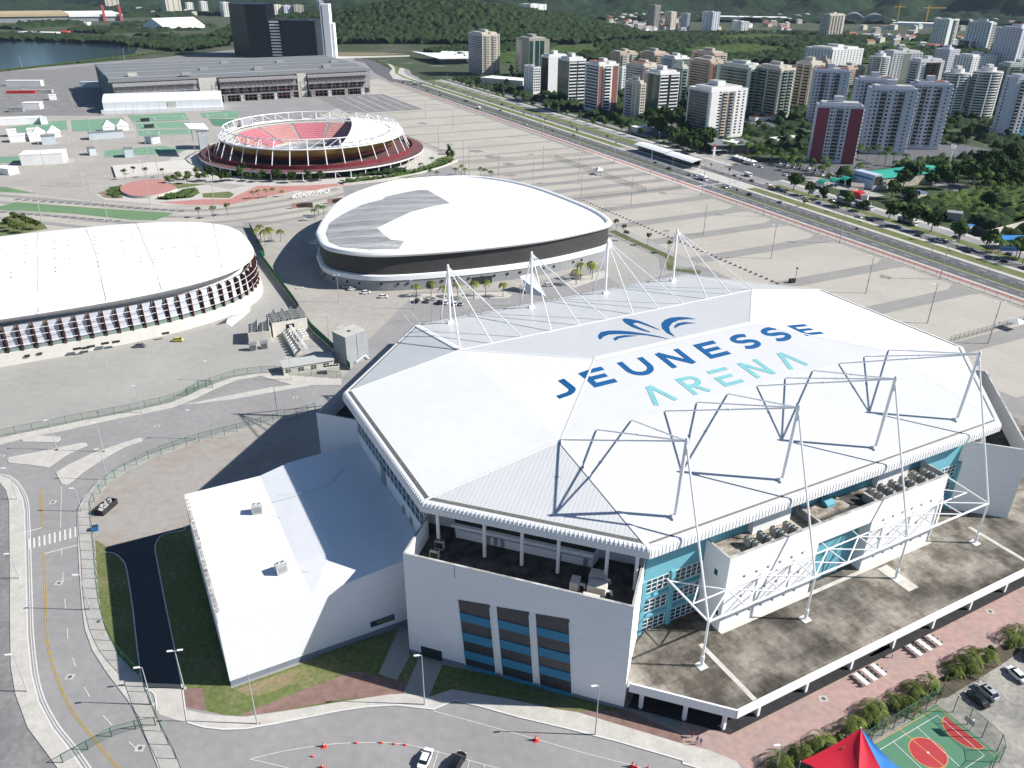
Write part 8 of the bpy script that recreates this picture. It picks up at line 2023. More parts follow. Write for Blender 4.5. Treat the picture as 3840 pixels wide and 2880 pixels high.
def person(p, ang, label, shirt, trousers, h=1.72, stride=0.0, skin=(0.30, 0.17, 0.11)):
 t = empty('person', (p[0], p[1], 0), ang, label, 'person')
 J = [(0, 0, .95), (0, 0, 1.2), (0, 0, 1.42), (0, .01, 1.52), (.01, 0, 1.62), (.02, 0, 1.70),
   (0, .1, .9), (stride*.5, .11, .5), (stride*.6-.06, .11, .08), (stride*.6+.1, .11, .04), (0, -.1, .9), (-stride*.4, -.11, .5), (-stride*.8-.04, -.11, .08), (-stride*.8+.12, -.11, .04),
   (0, .19, 1.40), (-.04, .25, 1.12), (.06, .26, .88), (.1, .26, .80), (0, -.19, 1.40), (.03, -.25, 1.12), (.12, -.25, .90), (.17, -.24, .83)]
 E = [(0, 1), (1, 2), (2, 3), (3, 4), (4, 5), (0, 6), (6, 7), (7, 8), (8, 9), (0, 10), (10, 11), (11, 12), (12, 13), (2, 14), (14, 15), (15, 16), (16, 17), (2, 18), (18, 19), (19, 20), (20, 21)]
 rad = [.14, .135, .13, .055, .095, .08, .09, .06, .04, .035, .09, .06, .04, .035, .06, .045, .032, .03, .06, .045, .032, .03]
 me = bpy.data.meshes.new('body'); me.from_pydata([(x*h/1.75, y*h/1.75, z*h/1.75) for x, y, z in J], E, [])
 ob = link('body', me, t); mod = ob.modifiers.new('skin', 'SKIN'); ms = me.skin_vertices[0].data
 for i, r in enumerate(rad): ms[i].radius = (r*.95, r*.95)
 ms[0].use_root = True
 s2 = ob.modifiers.new('sub', 'SUBSURF'); s2.levels = 1; s2.render_levels = 1
 dg = bpy.context.evaluated_depsgraph_get(); dg.update(); m2 = bpy.data.meshes.new_from_object(ob.evaluated_get(dg)); ob.modifiers.clear(); ob.data = m2
 mk = [mat(f'skin_{skin[0]}', skin, rough=0.7), mat('cloth_%s' % '_'.join(str(c) for c in shirt), shirt, rough=0.9), mat('cloth_%s' % '_'.join(str(c) for c in trousers), trousers, rough=0.9), mat('dark_hair', (0.02, 0.015, 0.012))]
 for m in mk: m2.materials.append(m)
 for pl in m2.polygons:
  z = pl.center.z*1.75/h; y = abs(pl.center.y)
  pl.material_index = 2 if z < .98 and y < .2 else (0 if z > 1.46 or (y > .2 and z < 1.1) else 1)
  if z > 1.66: pl.material_index = 3
 return t
person(TG(2, 2, 1355, 945), 2.4, 'person in a white top and dark trousers standing by the long blue mat', (.75, .75, .75), (.03, .03, .04))
person(TG(2, 2, 92, 1492), 2.0, 'person in dark blue standing at the brick plaza corner, left in the pair', (.04, .05, .15), (.03, .04, .10), 1.7, .2)
person(TG(2, 2, 115, 1508), 1.2, 'person in bright blue walking at the brick plaza corner, right in the pair', (.05, .12, .45), (.03, .04, .12), 1.7, .25)
person(TG(2, 2, 60, 1462), 0.2, 'person in a red shirt at the shaded edge below the terrace', (.5, .03, .03), (.05, .06, .3), 1.65)
person(TG(2, 2, 1212, 1460), 0.2, 'person in a pale shirt standing behind the blue half of the tent', (.7, .7, .7), (.05, .05, .06), 1.75)
person(z3(260, 752), 1.0, 'person in black crossing the striped plaza near the avenue fence', (.02, .02, .02), (.02, .02, .02), 1.75, .3)
for x, y, l in ((480, 778, 'leftmost of three dark figures on the red cycle path'), (545, 772, 'middle of three dark figures on the red cycle path'), (573, 790, 'rightmost of three dark figures on the red cycle path'), (1055, 885, 'dark figure waiting at the avenue crossing'), (1150, 800, 'dark figure on the median beside the white box truck')): person(z3(x, y+10), 1.0, 'person, '+l, (.03, .03, .04), (.03, .03, .03), 1.75)
def saddle(name, quad, apex, m, parent, n=12):
 """stretched fabric between edge points and a high apex, edges curved inwards"""
 b = MB(); o_ = parent.location
 P = [Vector(q)-o_ for q in quad]; A = Vector(apex)-o_; k_ = len(P)
 for i in range(k_-1):
  p, q = P[i], P[i+1]; idx = []
  for a in range(n+1):
   row = []
   for c in range(n+1):
    s = a/n; t = c/n; e = p.lerp(q, t); mid = A; e = e+(A-(p+q)/2)*0.16*math.sin(math.pi*t)
    v = e.lerp(A, s); v.z -= 0.9*math.sin(math.pi*s)*(0.6+0.4*math.sin(math.pi*t)); row.append(len(b.v)); b.v.append(tuple(v))
   idx.append(row)
  for a in range(n):
   for c in range(n): b.f.append((idx[a][c], idx[a][c+1], idx[a+1][c+1], idx[a+1][c])); b.m.append(0)
 return b.build(name, m, parent, smooth=True)
apx = TG(2, 2, 1155, 1400, 6.2); tent = empty('tensile_tent', (apx.x, apx.y, 0), 0, 'peaked fabric tent, red with a blue back, at the bottom edge beside the court', 'tent')
m_tred = mat('red_tent_fabric', (0.55, 0.012, 0.035), var=0.06, scale=0.5, rough=0.7); m_tblue = mat('blue_tent_fabric', (0.02, 0.17, 0.45), var=0.06, scale=0.5, rough=0.7)
saddle('red_canopy', [TG(2, 2, 765, 1615, 2.4), TG(2, 2, 1130, 2050, 2.2), TG(2, 2, 1400, 1850, 2.6)], apx, m_tred, tent); saddle('blue_canopy', [TG(2, 2, 1400, 1850, 2.6), TG(2, 2, 1480, 1725, 2.2), TG(2, 2, 1260, 1560, 2.6)], apx, m_tblue, tent)
b = MB(); b.tube((0, 0, 0), (0, 0, 6.3), .12, 8); b.build('pole', m_steel, tent)
for k, q in enumerate((TG(2, 2, 765, 1615, 2.4), TG(2, 2, 1480, 1725, 2.2))): b = MB(); d = q-tent.location; b.tube((d.x, d.y, 0), (d.x, d.y, q.z), .07, 6); b.build('pole', m_steel, tent)
h0 = TG(2, 2, 1862, 1418); c0_ = TG(2, 2, 1838, 1358, 3.1); hoop = empty('basketball_stand', h0, 0, 'white basketball stand with a clear backboard at the court end', 'basketball stand')
dv = (Vector((cc.x, cc.y, 0))-Vector((h0.x, h0.y, 0))).normalized(); sv = Vector((-dv.y, dv.x, 0))
b = MB(); b.tube((0, 0, 0), (0, 0, 2.9), .1, 8); b.tube((0, 0, 2.9), tuple(dv*1.3+Vector((0, 0, 3.1))), .08, 8); b.build('post', m_white, hoop)
q = dv*1.35; b = MB(); P = [q-sv*.95, q+sv*.95, q+sv*.95+dv*.05, q-sv*.95+dv*.05]; b.prism([(p.x, p.y) for p in P], 2.7, 3.85); b.build('backboard', m_ac, hoop)
b = MB(); rc_ = dv*1.7; pr = [(rc_.x+.24*math.cos(R(30*k)), rc_.y+.24*math.sin(R(30*k)), 2.95) for k in range(12)]
for k in range(12): b.tube(pr[k], pr[(k+1) % 12], .02, 4)
b.build('ring', m_cone, hoop)
sk = TG(0, 1, 690, 1640); t = empty('waste_skip', (sk.x, sk.y, 0), 1.35, 'dark open waste skip full of rubbish beside the curved fence', 'skip')
b = MB(); b.box(-2.8, 2.8, -1.3, -1.2, 0, 1.5); b.box(-2.8, 2.8, 1.2, 1.3, 0, 1.5); b.box(-2.8, -2.7, -1.2, 1.2, 0, 1.5); b.box(2.7, 2.8, -1.2, 1.2, 0, 1.5); b.box(-2.7, 2.7, -1.2, 1.2, 0, .2); b.build('tub', m_dark, t)
b = MB(); r_ = random.Random(4)
for k in range(26): x, y, s = r_.uniform(-2.4, 2.4), r_.uniform(-.9, .9), r_.uniform(.2, .5); b.obox((x, y), (r_.random(), r_.random()), s*1.6, s, .3, 1.1+s, k % 3)
b.build('rubbish', [m_ac, m_walk, m_dirty], t)
bn = TG(0, 2, 622, 118); t = empty('waste_bin', (bn.x, bn.y, 0), .4, 'blue wheeled waste bin by the fence near the crossing', 'bin')
b = MB(); b.add([(-.55, -.5, 0), (.55, -.5, 0), (.55, .5, 0), (-.55, .5, 0), (-.75, -.7, 1.2), (.75, -.7, 1.2), (.75, .7, 1.2), (-.75, .7, 1.2)], [(0, 3, 2, 1), (0, 1, 5, 4), (1, 2, 6, 5), (2, 3, 7, 6), (3, 0, 4, 7), (4, 5, 6, 7)]); b.build('tub', mat('bin_blue', (.02, .16, .45)), t)
b = MB(); b.box(-.62, .62, -.55, .55, 1.203, 1.23); b.build('opening', m_dark, t)
# ================================================================ service yard between the halls
def box4(name, label, cat, FL, FR, BL, BR, h, hb, wm, tm=None, parts=None, yaw=None):
 """building from its four roof corners in the close-up; squared up"""
 fl, fr_, bl = g6(*FL, h), g6(*FR, h), g6(*BL, h); u = (fr_-fl); L = u.xy.length; u = u.xy.normalized(); n_ = Vector((-u.y, u.x)); W = abs((bl-fl).xy.dot(n_))
 o = empty(name, (fl.x, fl.y, 0), math.atan2(u.y, u.x), label, cat); return o, L, W
o, L, W = box4('chiller_house', 'white plant house topped by four rows of louvred fans beside the green fence', 'plant house', (525, 880), (1020, 797), (430, 742), (890, 650), 5.5, 0, m_wallwhite)
def plant_house(o, L, W, h, rows):
 b = MB(); b.box(0, L, 0, W, 0, h-1.2, 0, top=1)
 for (x0, x1, y0, y1) in ((0, L, 0, .25), (0, L, W-.25, W), (0, .25, .25, W-.25), (L-.25, L, .25, W-.25)): b.box(x0, x1, y0, y1, h-1.2, h, 0)
 b.build('wall', [m_cream2, m_dark], o)
 for k in range(rows):
  x = L*(k+.35)/rows
  for j in range(5):
   y = W*(j+.6)/5.4; b = MB(); b.tube((x-.6, y, h-1.2), (x-.6, y, h+.1), .75, 10); fo = b.build('fan_housing', m_grey, o); b = MB(); b.tube((x-.6, y, h+.1), (x-.6, y, h+.13), .6, 10); b.build('fan', m_dark, fo)
  b = MB()
  for j in range(int(W/.45)): y = .4+j*.45; b.tube((x+.3, y, h-.6), (x+L/rows*.55, y, h+1.5), .09, 4)
  b.tube((x+L/rows*.55, .3, h+1.5), (x+L/rows*.55, W-.3, h+1.5), .12, 4); b.tube((x+.3, .3, h-.6), (x+.3, W-.3, h-.6), .1, 4); b.tube((x+L/rows*.55, .3, h-1), (x+L/rows*.55, .3, h+1.5), .1, 4); b.build('louvre_screen', m_ac, o)
m_cream2 = mat('cream_plant_wall', (0.66, 0.63, 0.56), var=0.08, scale=0.3, rough=0.9)
plant_house(o, L, W, 5.5, 4); b = MB(); b.box(L*.38, L*.62, -.05, -.01, 2.6, 4.2); b.build('opening', m_dark, o)
o, L, W = box4('chiller_house', 'smaller white plant house with two rows of louvred fans, nearer the ribbed arena', 'plant house', (185, 1018), (505, 985), (92, 885), (380, 815), 4.6, 0, m_wallwhite)
plant_house(o, L, W, 4.6, 2)
for x, y, l in ((270, 1260, 'grey transformer cabinet, left of the pair before the smaller plant house'), (430, 1235, 'grey transformer cabinet, right of the pair before the smaller plant house')):
 p = g6(x, y); t = empty('transformer', (p.x, p.y, 0), .4, l, 'transformer'); b = MB(); b.box(-1.3, 1.3, -.1, 1.3, .2, 2.6); b.box(-1.2, 1.2, 0, 1.2, 0, .2); b.build('tank', m_ac, t)
 b = MB(); b.box(-1.4, 1.4, -.2, 1.4, 2.6, 3.0); b.build('lid', m_hallg, t)
 for k in range(6): b = MB(); b.box(-1.15+.4*k, -1.05+.4*k, -.5, -.102, .3, 2.3); b.build('cooling_fin', m_hallg, t)
def chiller_row(P, Q, n, who):
 u = (Q-P); a = math.atan2(u.y, u.x)
 for k in range(n):
  p = P.lerp(Q, (k+.5)/n); t = empty('air_chiller', (p.x, p.y, 0), a, f'white air chiller with fan hoods, {["1st","2nd","3rd","4th","5th","6th","7th","8th","9th","10th"][k]} in the {who} row', 'air chiller', 'chillers in the service yard')
  b = MB(); b.box(-.75, .75, -1.3, 1.3, .2, 2.0); b.build('casing', m_cream2, t)
  for y in (-.7, .6): b = MB(); b.tube((0, y, 2.0), (0, y, 2.35), .5, 10, r2=.42); f_ = b.build('fan_hood', m_white, t); b = MB(); b.tube((.05, y, 2.35), (.05, y, 2.38), .33, 8); b.build('fan', m_dark, f_)
chiller_row(g6(715, 1010), g6(900, 1340), 9, 'long left'); chiller_row(g6(905, 980), g6(1010, 1130), 5, 'short right')
pp = empty('pipe_bridge', g6(790, 900), 0, 'white elevated pipe run on posts over the chiller rows', 'pipe bridge'); O_ = pp.location.copy()
A_1, A_2 = g6(770, 888, 3.6)-O_, g6(1010, 1225, 3.6)-O_
for k in (-.35, .35): b = MB(); s_ = Vector((k, 0, 0)); b.tube(A_1+s_, A_2+s_, .22, 8); b.build('pipe', m_steel, pp)
for k in range(5):
 q = A_1.lerp(A_2, (k+.5)/5)
 b = MB(); b.tube((q.x-.6, q.y, 0), (q.x-.6, q.y, 3.4), .09, 5); b.tube((q.x+.6, q.y, 0), (q.x+.6, q.y, 3.4), .09, 5); b.tube((q.x-.6, q.y, 3.35), (q.x+.6, q.y, 3.35), .09, 5); b.build('frame', m_steel, pp)
pc = empty('portable_cabin', g6(700, 1622), 0, 'long white portable cabin with four windows behind the street fence', 'cabin'); q_ = g6(1465, 1500)-g6(700, 1622); pc.rotation_euler = (0, 0, math.atan2(q_.y, q_.x)); Lc = min(q_.length, 19)*0.93
b = MB(); b.box(0, Lc, 0, 5.2, 0, 3.0); b.build('wall', m_cream2, pc); b = MB(); b.add([(-.2, -.3, 3.0), (Lc+.2, -.3, 3.0), (Lc+.2, 5.5, 3.35), (-.2, 5.5, 3.35), (-.2, -.3, 3.12), (Lc+.2, -.3, 3.12), (Lc+.2, 5.5, 3.47), (-.2, 5.5, 3.47)], [(0, 3, 2, 1), (4, 5, 6, 7), (0, 1, 5, 4), (1, 2, 6, 5), (2, 3, 7, 6), (3, 0, 4, 7)]); b.build('roof', m_ac, pc)
for k in range(4): b = MB(); x = Lc*(.04+.25*k); b.box(x, x+1.8, -.06, -.01, 1.0, 2.3); wo = b.build('window', m_glass, pc); b = MB(); b.box(x+.86, x+.94, -.1, -.062, 1.0, 2.3); b.box(x, x+1.8, -.1, -.063, 1.6, 1.68); b.build('frame', m_white, wo)
p = g6(1310, 1600); tk = empty('condenser_bank', (p.x, p.y, 0), .25, 'white condenser bank with dark fan tops at the right end of the cabin', 'air conditioner'); b = MB(); b.box(0, 4.2, 0, 2.2, 0, 2.6); b.build('casing', m_cream2, tk)
for k in range(4): b = MB(); b.tube((.6+k, .8, 2.6), (.6+k, .8, 3.0), .42, 8); b.build('fan', m_dark, tk)
p0, p1 = g6(1600, 1490), g6(1900, 1375); u_ = (p1-p0); cb = empty('water_tower_block', (p0.x, p0.y, 0), math.atan2(u_.y, u_.x), 'plain concrete block tower with a pale roof beside the arena corner', 'concrete tower')
Lb = u_.length; b = MB(); b.box(0, Lb, 0, 7.5, 0, 11.0, 0, top=1); b.build('wall', [mat('bare_concrete', (0.33, 0.34, 0.345), var=0.1, scale=0.3, rough=0.9, fine=0.1), m_walk], cb)
b = MB(); b.box(Lb*.5, Lb*.5+.15, -.12, -.01, 1, 11); b.build('downpipe', m_grey, cb); b = MB(); b.box(Lb*.4, Lb*.4+1, 3, 4, 11.0, 11.2); b.build('hatch', m_dark, cb)
b = MB()
for k in range(5): b.tube((1+.7*k, 6, 11), (1+.7*k, 6, 12.4), .04, 4)
b.tube((1, 6, 12.4), (3.8, 6, 12.4), .04, 4); b.build('railing', m_steel, cb)
b = MB(); b.tube((Lb*.35, -.6, 1), (Lb*.8, -.6, 2.2), .18, 6); b.tube((Lb*.8, -.6, 2.2), (Lb*.95, -.6, .2), .18, 6); b.build('pipe', m_steel, cb)
for x, y, l in ((915, 283, 'pale concrete slab lying on the velodrome yard, upper one'), (930, 385, 'pale concrete slab lying on the velodrome yard, lower one')):
 p = g6(x, y); b = MB(); b.obox((0, 0), (1, .3), 3.2, 1.1, 0, .5); o = b.build('concrete_slab', m_walk); o.location = p; tag(o, l.replace('velodrome yard', 'yard beside the oval hall'), 'concrete slab')
z7 = zf(780, 400, 780); a0, a1 = z7(898, 980), z7(1303, 912); ln = (a1-a0).length
lo_ = textmesh('#CIDADEOLIMPICA', 'letter_sign', m_white, None, 4.6, (a0.x, a0.y, 0.05), (R(90), 0, math.atan2(a1.y-a0.y, a1.x-a0.x)), extrude=.15, spacing=1.08, offset=.03)
wd = lo_.dimensions.x; lo_.scale = (ln/max(wd, 1), .95, 1); tag(lo_, 'row of big white standing letters on the rose plaza below the stadium', 'letter sign')
# ================================================================ middle distance buildings
bs = empty('bus_station', S(565, 34), fa, 'long bus station with a white vaulted roof on the avenue median', 'bus station')
Ls = 74
b = MB(); n_ = 8; W_ = 12.5
pr_ = [(-1.0+W_*k/n_, 5.2+1.3*math.sin(math.pi*k/n_)) for k in range(n_+1)]
for (xa, xb, dz) in ((0, 40, 0), (40.3, Ls, -.35)):
 vs = [(xa, y, z+dz) for y, z in pr_]+[(xb, y, z+dz) for y, z in pr_]+[(xa, y, z+dz-.25) for y, z in pr_]+[(xb, y, z+dz-.25) for y, z in pr_]; m_ = n_+1
 b.add(vs, [(k, k+1, m_+k+1, m_+k)[::-1] for k in range(n_)]+[(2*m_+k, 2*m_+k+1, 3*m_+k+1, 3*m_+k) for k in range(n_)]+[(0, 2*m_, 3*m_, m_), (n_, m_+n_, 3*m_+n_, 2*m_+n_)])
bs.rotation_euler = (0, 0, fa)
b.build('roof', m_memb, bs)
b = MB(); b.box(2, Ls-3, 1.2, 9.3, 0, 1.2, 0); b.box(2.5, Ls-4, 8.9, 9.1, 1.2, 4.7, 1); b.box(2.5, Ls-4, 1.3, 1.5, 1.2, 4.7, 1); b.build('hall', [m_walk, m_glass], bs)
for k in range(10): b = MB(); b.box(3+k*7.4, 3.6+k*7.4, 8.8, 9.25, 1.2, 5.2); b.build('pillar', m_grey, bs)
def simple(name, label, cat, pts_, h, wm, rm, over=.3): return house(name, pts_, h, wm, rm, label, cat, over=over)
def rect(p, q, dep, sgn=1): d = (q-p).normalized(); n_ = Vector((-d.y, d.x, 0))*sgn; return [p, q, q+n_*dep, p+n_*dep]
m_shop = mat('dark_shop_cladding', (0.03, 0.035, 0.045), rough=0.7)
P, Q = z3(1050, 395), z3(1530, 370)
sh, c = simple('retail_store', 'dark clad shop with a long red sign band and a white patched roof', 'shop', rect(P, Q+Vector((8, -3, 0)), 26), 6.5, m_shop, m_roofg)
d_ = (Q-P).normalized(); sg = empty('sign_dummy'); bpy.data.objects.remove(sg)
b = MB(); q0, q1 = P.lerp(Q, .36)-c.to_3d(), P.lerp(Q, .86)-c.to_3d(); nn = Vector((d_.y, -d_.x, 0)); b.prism([((q0+nn*.5).x, (q0+nn*.5).y), ((q1+nn*.5).x, (q1+nn*.5).y), ((q1+nn*.1).x, (q1+nn*.1).y), ((q0+nn*.1).x, (q0+nn*.1).y)], 4.0, 6.4)
sgn2 = b.build('sign_panel', mat('sign_red', (0.60, 0.03, 0.03), rough=0.5), sh); ang_ = math.atan2(d_.y, d_.x)
for t_, s_, k_, z_ in (('10', 2.3, .40, 4.3),): q = q0.lerp(q1, k_)+nn*.55; textmesh(t_, 'lettering', m_white, sgn2, s_, (q.x, q.y, z_), (R(90), 0, ang_), .01, offset=.03)
for k in range(2): a = q0.lerp(q1, .05)+nn*.52; e = q0.lerp(q1, .36)+nn*.52; b = MB(); b.prism([(a.x, a.y), (e.x, e.y), (e.x+nn.x*.04, e.y+nn.y*.04), (a.x+nn.x*.04, a.y+nn.y*.04)], 4.5+k*.9, 5.0+k*.9); b.build('sign_text_line', m_white, sgn2)
b = MB(); e0, e1 = P-c.to_3d(), Q-c.to_3d(); P2 = [e0+nn*1.8, e1+nn*1.8, e1, e0]; b.prism([(p.x, p.y) for p in P2], 3.2, 3.5); b.build('canopy', m_white, sh)
b = MB(); P2 = [e0.lerp(e1, .75)-nn*2, e1-nn*3, e1-nn*18, e0.lerp(e1, .6)-nn*16]; b.prism([(p.x, p.y) for p in P2], 6.86, 7.4); b.build('roof_patch', m_w1, sh)
tp_ = z3(1090, 430); t = empty('totem_sign', (tp_.x, tp_.y, 0), ang_, 'white totem sign with a red top on the shop forecourt', 'totem sign'); b = MB(); b.box(-.9, .9, -.2, .2, 0, 7.5); b.build('panel', m_white, t); b = MB(); b.box(-.92, .92, -.22, .22, 7.5, 9.2); b.build('top_panel', mat('sign_red', ()), t) if False else b.build('top_panel', MATS['sign_red'], t)
for k, (x, y) in enumerate(((1420, 470), (1480, 490), (1540, 510), (1600, 530), (1660, 545))):
 p = z3(x, y); t = empty('market_awning', (p.x, p.y, 0), ang_, f'white peaked awning, {["first","second","third","fourth","fifth"][k]} from the left in the row before the shop', 'awning', 'awnings before the shop'); b = MB(); b.add([(-2.6, -2.6, 2.6), (2.6, -2.6, 2.6), (2.6, 2.6, 2.6), (-2.6, 2.6, 2.6), (0, 0, 3.8)], [(0, 1, 4), (1, 2, 4), (2, 3, 4), (3, 0, 4)]); b.build('canopy', m_memb, t)
 for a_, c_ in ((-2.4, -2.4), (2.4, -2.4), (2.4, 2.4), (-2.4, 2.4)): link('pole', partmesh(('pole', 'aw'), lambda b_: b_.tube((0, 0, 0), (0, 0, 2.6), .06, 5), [m_steel]), t, (a_, c_, 0))
z8 = zf(3180, 600, 380); K8 = 2212/1269
def g8(x, y, h=0): return z8(x*K8, y*K8, h)
H8 = 8.0
c1, c2, c3, c4 = g8(450, 215, H8), g8(210, 130, H8), g8(1060, 50, H8), g8(1215, 125, H8)
u8 = (c4-c1); L8 = u8.xy.length; U = Vector((u8.x, u8.y, 0)).normalized(); V_ = Vector((-U.y, U.x, 0)); W8 = abs((c2-c1).dot(V_))
m_gr = mat('sea_green_roof', (0.03, 0.33, 0.25), var=0.1, scale=0.2, rough=0.7);
gr = empty('green_roofed_hall', (c1.x, c1.y, 0), math.atan2(U.y, U.x), 'long low hall with a sea green roof and creeper covered wall by the vacant plot', 'hall')
b = MB(); b.box(0, L8, 0, W8, 0, H8-1); b.build('wall', mat('weathered_pale_wall', (0.50, 0.46, 0.38), col2=(0.35, 0.31, 0.25), thr=.45, scale=.3), gr)
b = MB(); b.add([(-.4, -.6, H8-.7), (L8+.4, -.6, H8-.7), (L8+.4, W8/2, H8+1.2), (-.4, W8/2, H8+1.2), (L8+.4, W8+.6, H8-.7), (-.4, W8+.6, H8-.7)], [(0, 1, 2, 3), (3, 2, 4, 5), (0, 3, 5), (1, 4, 2)]); b.build('roof', m_gr, gr)
fl = g8(405, 190, 9.5);
b = MB(); b.box(-7, -.5, W8*.05, W8*.95, 0, 9.5, 0); b.box(-7.1, -7.0, W8*.1, W8*.9, 6.2, 7.2, 1); b.build('front_block', [mat('pale_blue_wall', (0.42, 0.50, 0.62), rough=.8), mat('blue_stripe', (0.03, 0.13, 0.35))], gr)
b = MB(); b.box(-6.6, -.8, W8*.05-.2, W8*.05-.02, 3.0, 8.5, 0); b.box(-6.95, -.55, W8*.05-.12, W8*.05-.01, 0, 9.4, 1); b.build('billboard', [m_dark, m_ac], gr)
for k, (x, y) in enumerate(((440, 170), (640, 145), (830, 120))):
 p = z1_(x, y, 5.0); t = empty('green_canopy', (p.x, p.y, 0), fa+1.5, f'sea green domed canopy, {["leftmost","middle","rightmost"][k]} of the three by the pale blue hall front', 'canopy', 'green canopies'); b = MB(); n_ = 8
 vs = [(-5+10*k2/n_, y_, 3.8+1.8*math.sin(math.pi*k2/n_)) for y_ in (-3.2, 3.2) for k2 in range(n_+1)]; b.add(vs, [(k2, k2+1, n_+2+k2, n_+1+k2) for k2 in range(n_)]); b.build('roof', m_gr, t)
 for a_ in (-4.8, 4.8):
  for c_ in (-3, 3): link('post', partmesh(('post', 'cn'), lambda b_: b_.tube((0, 0, 0), (0, 0, 3.9), .1, 5), [m_steel]), t, (a_, c_, 0))
m_fib = mat('fibre_cement_roof', (0.28, 0.24, 0.21), var=0.2, scale=0.4, rough=.95, fine=.15)
for k, (x0, y0, x1, y1, dep, h, rm, l) in enumerate(((30, 500, 200, 540, 9, 4, m_fib, 'low brown roofed workshop left of the red kiosk'), (890, 490, 1010, 520, 5, 4.5, None, 'bright red kiosk in front of the brown roofed workshops'), (1030, 530, 1150, 545, 6, 3.5, m_hallg, 'small green grey shed right of the red kiosk'), (860, 400, 1080, 420, 11, 4.5, m_fib, 'brown roofed workshop behind the red kiosk'), (1250, 330, 1480, 300, 9, 5, mat('pale_tin_roof', (.5, .46, .4), var=.1), 'pale tin roofed shed below the black billboard'), (1870, 500, 2180, 470, 8, 3, mat('blue_tin_roof', (.12, .2, .33), var=.2), 'blue roofed shed at the edge of the scrub plot'))):
 if k == 0: p, q = z1_(770, 450), z1_(890, 470)
 else: p, q = z1_(x0, y0), z1_(x1, y1)
 simple('workshop' if k != 1 else 'kiosk', l, 'shed' if k != 1 else 'kiosk', rect(p, q, dep), h, mat('sign_red', ()) if False else (MATS['sign_red'] if k == 1 else m_cream2), rm or MATS['sign_red'])
wl = empty('boundary_wall', z2_(1460, 250), 0, 'long pale boundary wall of the gas station with a dark stretch at its left', 'wall'); O_ = wl.location.copy()
for a, e, mm in ((z2_(1000, 40), z2_(1455, 250), m_shop), (z2_(1470, 250), z2_(2212, 60), m_w2), (z2_(2212, 60), z2_(2500, -10), m_w2)):
 b = MB(); b.wallseg((a-O_).xy, (e-O_).xy, 0, 3.6, .3); b.build('wall_segment', mm, wl)
P, Q = z2_(1060, 150), z2_(1130, 170); simple('small_pavilion', 'small blue roofed pavilion with a round white sign beside the dark wall', 'pavilion', rect(P, Q, 5), 3.5, m_w2, mat('bright_blue_roof', (.03, .2, .5)))
P, Q = TG(2, 0, 1710, 1435), TG(2, 0, 1790, 1445); simple('guard_tower', 'grey flat roofed lookout hut at the corner of the scrub plot', 'hut', rect(P, Q, 5), 5, m_grey, m_hallg, 1.0)
gs = empty('gas_station', z2_(1990, 450), 0, 'blue gas station kiosk and canopy at the right edge', 'gas station'); b = MB(); b.box(-8, 8, -4, 4, 4.6, 5.4); b.build('canopy', MATS['bright_blue_roof'], gs); b = MB(); b.box(-9, 9, -6, -5.5, 0, 2.2); b.build('blue_wall', MATS['blue_stripe'], gs)
for x in (-6, 0, 6): b = MB(); b.box(x-.3, x+.3, -.3, .3, 0, 4.6); b.build('column', m_white, gs)
tw_ = TG(2, 0, 1715, 1105); t = empty('telecom_mast', (tw_.x, tw_.y, 0), .3, 'white lattice telecom mast with antennas behind the green roofed hall', 'mast'); hm = hgt(T(2, 0, 1715, 1105), T(2, 0, 1740, 935))
b = MB()
for a in range(3):
 c_, s_ = math.cos(2.09*a)*.9, math.sin(2.09*a)*.9; c2_, s2_ = math.cos(2.09*(a+1))*.9, math.sin(2.09*(a+1))*.9; b.tube((c_, s_, 0), (c_, s_, hm), .09, 5)
 for k in range(int(hm/2)): b.tube((c_, s_, 2*k), (c2_, s2_, 2*k+2), .05, 4)
b.build('lattice', m_steel, t)
for a in range(6): b = MB(); x, y = 1.6*math.cos(1.05*a), 1.6*math.sin(1.05*a); b.box(x-.2, x+.2, y-.2, y+.2, hm-3, hm); b.build('antenna', m_white, t)
p = TG(1, 0, 1665, 1130); t = empty('guard_canopy', (p.x, p.y, 0), .5, 'small white peaked guard canopy beside the plaza fence', 'canopy'); b = MB(); b.add([(-2.6, -2.6, 3), (2.6, -2.6, 3), (2.6, 2.6, 3), (-2.6, 2.6, 3), (0, 0, 5.2)], [(0, 1, 4), (1, 2, 4), (2, 3, 4), (3, 0, 4)]); b.build('canopy', m_memb, t)
for a_, c_ in ((-2.4, -2.4), (2.4, -2.4), (2.4, 2.4), (-2.4, 2.4)): link('pole', partmesh(('pole', 'aw'), lambda b_: b_.tube((0, 0, 0), (0, 0, 2.6), .06, 5), [m_steel]), t, (a_, c_, .4))
car('white', TG(1, 0, 1672, 1136), .3, 'white car parked at the small white guard canopy')
p = TG(2, 1, 2150, 470); t = empty('guard_canopy', (p.x, p.y, 0), .5, 'white peaked canopy beside the fence at the right edge', 'canopy'); b = MB(); b.add([(-2.6, -2.6, 3), (2.6, -2.6, 3), (2.6, 2.6, 3), (-2.6, 2.6, 3), (0, 0, 4.4)], [(0, 1, 4), (1, 2, 4), (2, 3, 4), (3, 0, 4)]); b.build('canopy', m_memb, t)
for a_, c_ in ((-2.4, -2.4), (2.4, -2.4), (2.4, 2.4), (-2.4, 2.4)): link('pole', partmesh(('pole', 'aw'), lambda b_: b_.tube((0, 0, 0), (0, 0, 2.6), .06, 5), [m_steel]), t, (a_, c_, .4))
